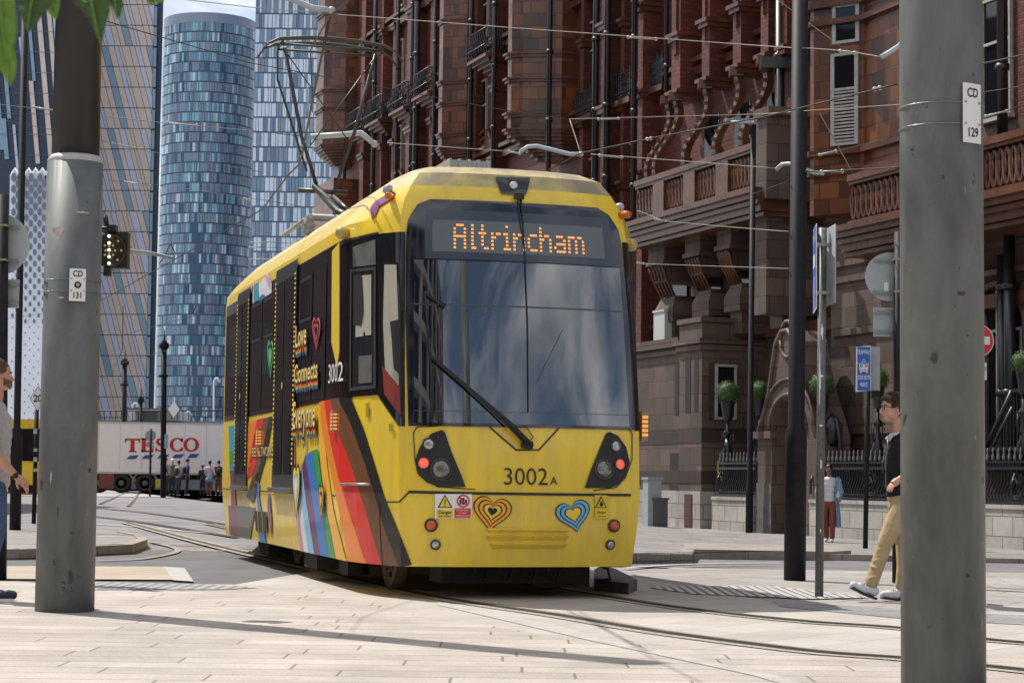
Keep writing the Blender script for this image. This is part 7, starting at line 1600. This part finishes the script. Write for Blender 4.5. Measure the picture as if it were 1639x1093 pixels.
# --- man at the left edge, turned right
def leftman():
    Yd = 16.0; x = P(-14, 900, Yd).x; fg = Fig((x, Yd, 0), (1, .25, 0), 'person', 'bearded man in pale grey T shirt and jeans at the left edge, looking right'); b = MB()
    fg.limb(b, [(-.02, 0, 1.55), (.0, 0, 1.68)], [.07, .062]); q, R = head(fg, b, (.02, .0, 1.815), (1, .1), 1.05)
    for z, w_, d_ in ((1.08, .12, .08), (1.22, .12, .08), (1.34, .13, .08), (1.46, .13, .08)): b.ball(fg.w(0, 0, z), .1, 10, (d_*10, w_*10, 1.1), fg.R())
    el = (-.03, -.27, 1.22); wr = (.17, -.25, 1.01); fg.limb(b, [(-.02, -.2, 1.50), el, (.07, -.265, 1.11), wr], [.055, .05, .043, .029]); hand(fg, b, wr, (.72, .05, -.62), .45, 1.08, (.3, .35, -.75))
    fg.limb(b, [(-.02, .2, 1.50), (-.06, .27, 1.22), (.02, .26, .98)], [.055, .046, .03]); hand(fg, b, (.02, .26, .98), (.2, 0, -1), .3)
    o = b.build('body', SKIN, fg.t); vox(o, .006, 3); face(fg, q, R, 1.05, fg.t); hairy(fg, q, R, fg.t, mat('hair_light_brown', (.13, .075, .04), .6, var=.4, vscale=60), 1.03, False, 5, 1200, .012)
    bd = MB()
    rr = random.Random(9)
    for i in range(900):
        a = rr.uniform(-1.5, 1.5); z = rr.uniform(-.105, -.045)+abs(a)*.02; p = q(.018+.078*math.cos(a)*(1 if z > -.09 else .85), .072*math.sin(a), z); t = R@Vector((math.cos(a)*.006, math.sin(a)*.004, -.010)); w = (R@Vector((-math.sin(a), math.cos(a), 0)))*.0016; bd.face([p-w, p+w, p+t])
    bd.build('beard', HBR, fg.t, recalc=False)
    j = MB()
    for z, w_, d_ in ((.95, .18, .13), (1.02, .179, .129), (1.08, .178, .128), (1.14, .179, .129), (1.2, .18, .13), (1.27, .19, .135), (1.34, .20, .14), (1.40, .21, .138), (1.46, .205, .13), (1.53, .15, .09)): j.ball(fg.w(0, 0, z), .1, 12, (d_*10, w_*10, .95), fg.R())
    for s in (-1, 1): fg.limb(j, [(-.02, s*.2, 1.50), (-.03, s*.262, 1.27)], [.078, .072])
    o = j.build('t_shirt', mat('tshirt_grey', (.42, .42, .45), .8, var=.12, vscale=25, bump=.4, bscale=22), fg.t); vox(o, .010, 4)
    r = MB(); r.ball(fg.w(0, 0, .95), .1, 12, (1.25, 1.72, 1.1), fg.R()); r.ball(fg.w(-.03, 0, .88), .1, 12, (1.3, 1.65, .9), fg.R())
    for s in (-1, 1): fg.limb(r, [(-.0, s*.1, .90), (.02, s*.11, .70), (.03, s*.11, .52), (-.02, s*.11, .32), (-.05, s*.11, .10)], [.105, .092, .074, .066, .062])
    o = r.build('jeans', mat('denim_blue', (.05, .10, .22), .8, var=.25, vscale=18, bump=.4, bscale=25), fg.t); vox(o, .010, 3)
    w = MB(); W1 = fg.w(*wr)-(fg.R()@Vector((.72, .05, -.62))).normalized()*.0; D = (fg.R()@Vector((.55, .03, -.6))).normalized(); w.lathe(W1-D*.02, [(.030, 0), (.036, .004), (.036, .022), (.030, .026)], 14, axis=D); w.ball(W1+fg.l*-.03, .022, 10, (1, .5, 1), fg.R()); w.build('wristwatch', RUB, fg.t)
    for s in (-1, 1):
        sh = MB()
        for k, rr_ in ((-.06, .048), (.02, .048), (.1, .046), (.17, .042), (.2, .036)): sh.ball(fg.w(k-.03, s*.11, .05), rr_, 10, (1.2, .95, .9), fg.R())
        o = sh.build('shoe', mat('shoe_navy', (.02, .025, .05), .6) if 'shoe_navy' not in bpy.data.materials else bpy.data.materials['shoe_navy'], fg.t); vox(o, .008, 2)
        u = MB(); u.box(fg.w(.04, s*.11, .016), (.29, .098, .026), rz=math.atan2(fg.f.y, fg.f.x)); u.build('sole', WSGN, o)
leftman()
# --- woman in long blue coat by the railing, and the far crowd
def walker(px, pyf, Yd, face_, h, label, shirt, legs, skin, hair, coat=None, bag=None, group=None, stride=.12, lean=0, detail=.014, armbend=.1, zbase=None, waist=None, scarf=False):
    x = P(px, pyf, Yd).x; z0 = zg(x, Yd) if zbase is None else zbase; fg = Fig((x, Yd, z0), face_, 'person', label, group); k = h/1.75; b = MB()
    Z = lambda z: z*k
    fg.limb(b, [(lean*.9, 0, Z(1.44)), (lean, 0, Z(1.56))], [.055*k, .05*k]); q, R = head(fg, b, (lean+.02, 0, Z(1.64)), (1, 0), .92*k)
    for s in (-1, 1):
        fg.limb(b, [(lean*.8, s*.18*k, Z(1.40)), (-.02+s*.05, s*.24*k, Z(1.14)), (armbend+s*.05, s*.22*k, Z(.95))], [.045*k, .038*k, .027*k]); b.ball(fg.w(armbend+s*.06, s*.22*k, Z(.86)), .045*k, 8, (.7, .45, 1.3), fg.R())
        fg.limb(b, [(0, s*.09*k, Z(.86)), (s*stride*.6, s*.09*k, Z(.46)), (s*stride-.03, s*.09*k, Z(.08))], [.075*k, .055*k, .035*k])
    o = b.build('body', skin, fg.t); vox(o, detail, 2)
    if detail < .02: face(fg, q, R, .92*k, fg.t)
    j = MB()
    for z, w_, d_ in ((.95, .155, .115), (1.06, .15, .11), (1.18, .155, .11), (1.30, .175, .12), (1.39, .17, .105)): j.ball(fg.w(lean*(z-.95)/.5, 0, Z(z)), .1*k, 10, (d_*10, w_*10, .95), fg.R())
    for s in (-1, 1): fg.limb(j, [(lean*.8, s*.18*k, Z(1.40)), (-.02+s*.05, s*.24*k, Z(1.14)), (armbend*.7+s*.05, s*.225*k, Z(1.02))], [.06*k, .05*k, .042*k])
    o = j.build('top', shirt, fg.t); vox(o, detail, 3)
    r = MB(); r.ball(fg.w(0, 0, Z(.89)), .1*k, 10, (1.15, 1.6, 1.1), fg.R())
    for s in (-1, 1): fg.limb(r, [(0, s*.09*k, Z(.86)), (s*stride*.6, s*.09*k, Z(.46)), (s*stride-.03, s*.09*k, Z(.12))], [.092*k, .072*k, .062*k])
    o = r.build('trousers', legs, fg.t); vox(o, detail, 3)
    for s in (-1, 1): u = MB(); c = fg.w(s*stride+.02, s*.09*k, Z(.045)); u.ball(c, .05*k, 10, (2.3, .85, .8), fg.R()); u.build('shoe', WSGN if (px % 2) else RUB, fg.t)
    hr = MB(); hr.ball(q(-.025, 0, .04), .1*k, 12, (1.0, .86, .95), R); 
    if scarf: hr.ball(q(-.03, 0, -.02), .1*k, 12, (.9, .95, 1.2), R)
    hr.build('headscarf' if scarf else 'hair', hair, fg.t)
    if coat:
        c = MB(); n = 20
        for (z0_, z1_, w0, w1) in ((.35, .62, .25, .235), (.62, .95, .235, .20), (.95, 1.42, .20, .20)):
            for i in range(n):
                a0, a1 = math.radians(50+260*i/n), math.radians(50+260*(i+1)/n); P_ = lambda a, w_, z: fg.w(w_*.72*math.cos(a), w_*math.sin(a)*1.05, Z(z))
                c.hexa([P_(a0, w0, z0_), P_(a1, w0, z0_), P_(a1, w0-.02, z0_), P_(a0, w0-.02, z0_)], [P_(a0, w1, z1_), P_(a1, w1, z1_), P_(a1, w1-.02, z1_), P_(a0, w1-.02, z1_)])
        for s in (-1, 1): fg.limb(c, [(0, s*.18, Z(1.40)), (-.02+s*.05, s*.26, Z(1.14)), (armbend, s*.23, Z(.96))], [.072, .064, .055])
        c.build('long_coat', coat, fg.t)
    if bag: g = MB(); g.ball(fg.w(-.17+lean, 0, Z(1.2)), .15*k, 10, (.6, .95, 1.35), fg.R()); g.build('backpack', bag, fg.t)
    if waist: g = MB(); g.ball(fg.w(-.02, 0, Z(.82)), .17*k, 10, (.95, 1.15, 1.1), fg.R()); g.build('waist_wrap', waist, fg.t)
    return fg
walker(1327, 868, 42.5, (-.35, -1, 0), 1.66, 'woman in long pale blue coat, white top and rust trousers walking by the hotel railing', mat('top_white', (.62, .62, .66), .7), mat('rust_trousers', (.20, .055, .025), .8), SKB, HDK, mat('coat_blue', (.16, .30, .42), .8, var=.2, vscale=12), None, None, .14, 0, .012, .12, -.245)
GH = mat('hoodie_grey', (.34, .35, .38), .8); DT = mat('dark_trousers', (.035, .038, .05), .8); BP = mat('bag_dark', (.035, .035, .045), .7); BB = mat('bag_brown', (.09, .07, .06), .7)
GRP = 'people waiting beside the lorry'
crowd = [(264, 92, (.2, 1, 0), 1.78, 'person in grey hoodie with brown backpack, leftmost of the far crowd', GH, DT, HBR, BB, 0, None), (275, 95, (-.2, 1, 0), 1.76, 'person in pale cap and olive top between the grey hoodies of the far crowd', mat('olive_top', (.14, .15, .08), .8), DT, WSGN, None, 0, None), (285, 91.5, (.6, 1, 0), 1.66, 'shorter person in grey hoodie with dark backpack left of the navy jacket', GH, DT, HBR, BP, 0, None),
         (299, 93, (1, .4, 0), 1.76, 'person in navy jacket turned right with large dark backpack in the far crowd', mat('navy_jacket', (.04, .06, .14), .8), DT, HBR, BP, 0, None), 
         (324, 96, (-.4, 1, 0), 1.5, 'short person in black beside the lorry underside', DT, DT, HDK, None, .1, None),
         (335, 92.5, (.1, 1, 0), 1.68, 'person in white T shirt with pale blue wrap round the waist', mat('tee_pinkwhite', (.66, .58, .64), .8), SKB, HDK, None, 0, mat('wrap_blue', (.22, .42, .62), .8)), (349, 93, (-.3, 1, 0), 1.7, 'person in black top and shorts near the back of the tram', DT, SKB, HDK, BP, 0, None), (359, 94.5, (.2, 1, 0), 1.74, 'person in orange top half hidden by the back of the tram', mat('top_orange', (.6, .2, .1), .8), DT, HBR, None, 0, None)]
for px, Yd, fc, h, lab, sh, lg, hr, bg_, ln, wr_ in crowd: walker(px, 790, Yd, fc, h, lab, sh, lg, SKIN if px not in (335, 350) else SKB, hr, None, bg_, GRP, .05, ln, .03, .1, 0.004, wr_)
# ------------------------------------------------------------------ buildings outside the frame that the tram's glass mirrors
def sidehouse(name, label, x0, x1, y0, y1, h, m, wm):
    t = thing(name, label, 'building', ((x0+x1)/2, y0, 0)); mb = MB(); mb.prism([(x0, y0), (x1, y0), (x1, y1), (x0, y1)], -.3, h); mb.build('wall', m, t)
    w = MB()
    z = 1.2
    while z < h-2:
        y = y0+1.2
        while y < y1-1.5: w.box((x1, y+.6, z+.9), (.1, 1.2, 1.8)); w.box((x0, y+.6, z+.9), (.1, 1.2, 1.8)); y += 2.6
        x = x0+1.2
        while x < x1-1.5: w.box((x+.6, y0, z+.9), (1.2, .1, 1.8)); w.box((x+.6, y1, z+.9), (1.2, .1, 1.8)); x += 2.6
        z += 3.4
    w.build('windows', wm, t)
GW = bpy.data.materials['library_glass']
sidehouse('brick_warehouse', 'dark red brick warehouse out of view to the left of the square', -48, -23, 48, 72, 21, BRK, GW)
sidehouse('stone_office', 'dark stone office block out of view on the far left side', -60, -30, 10, 44, 22, STO, GW)
sidehouse('street_block', 'low dark stone block behind the camera to the right', 22, 50, -40, -12, 7, STO, GW)
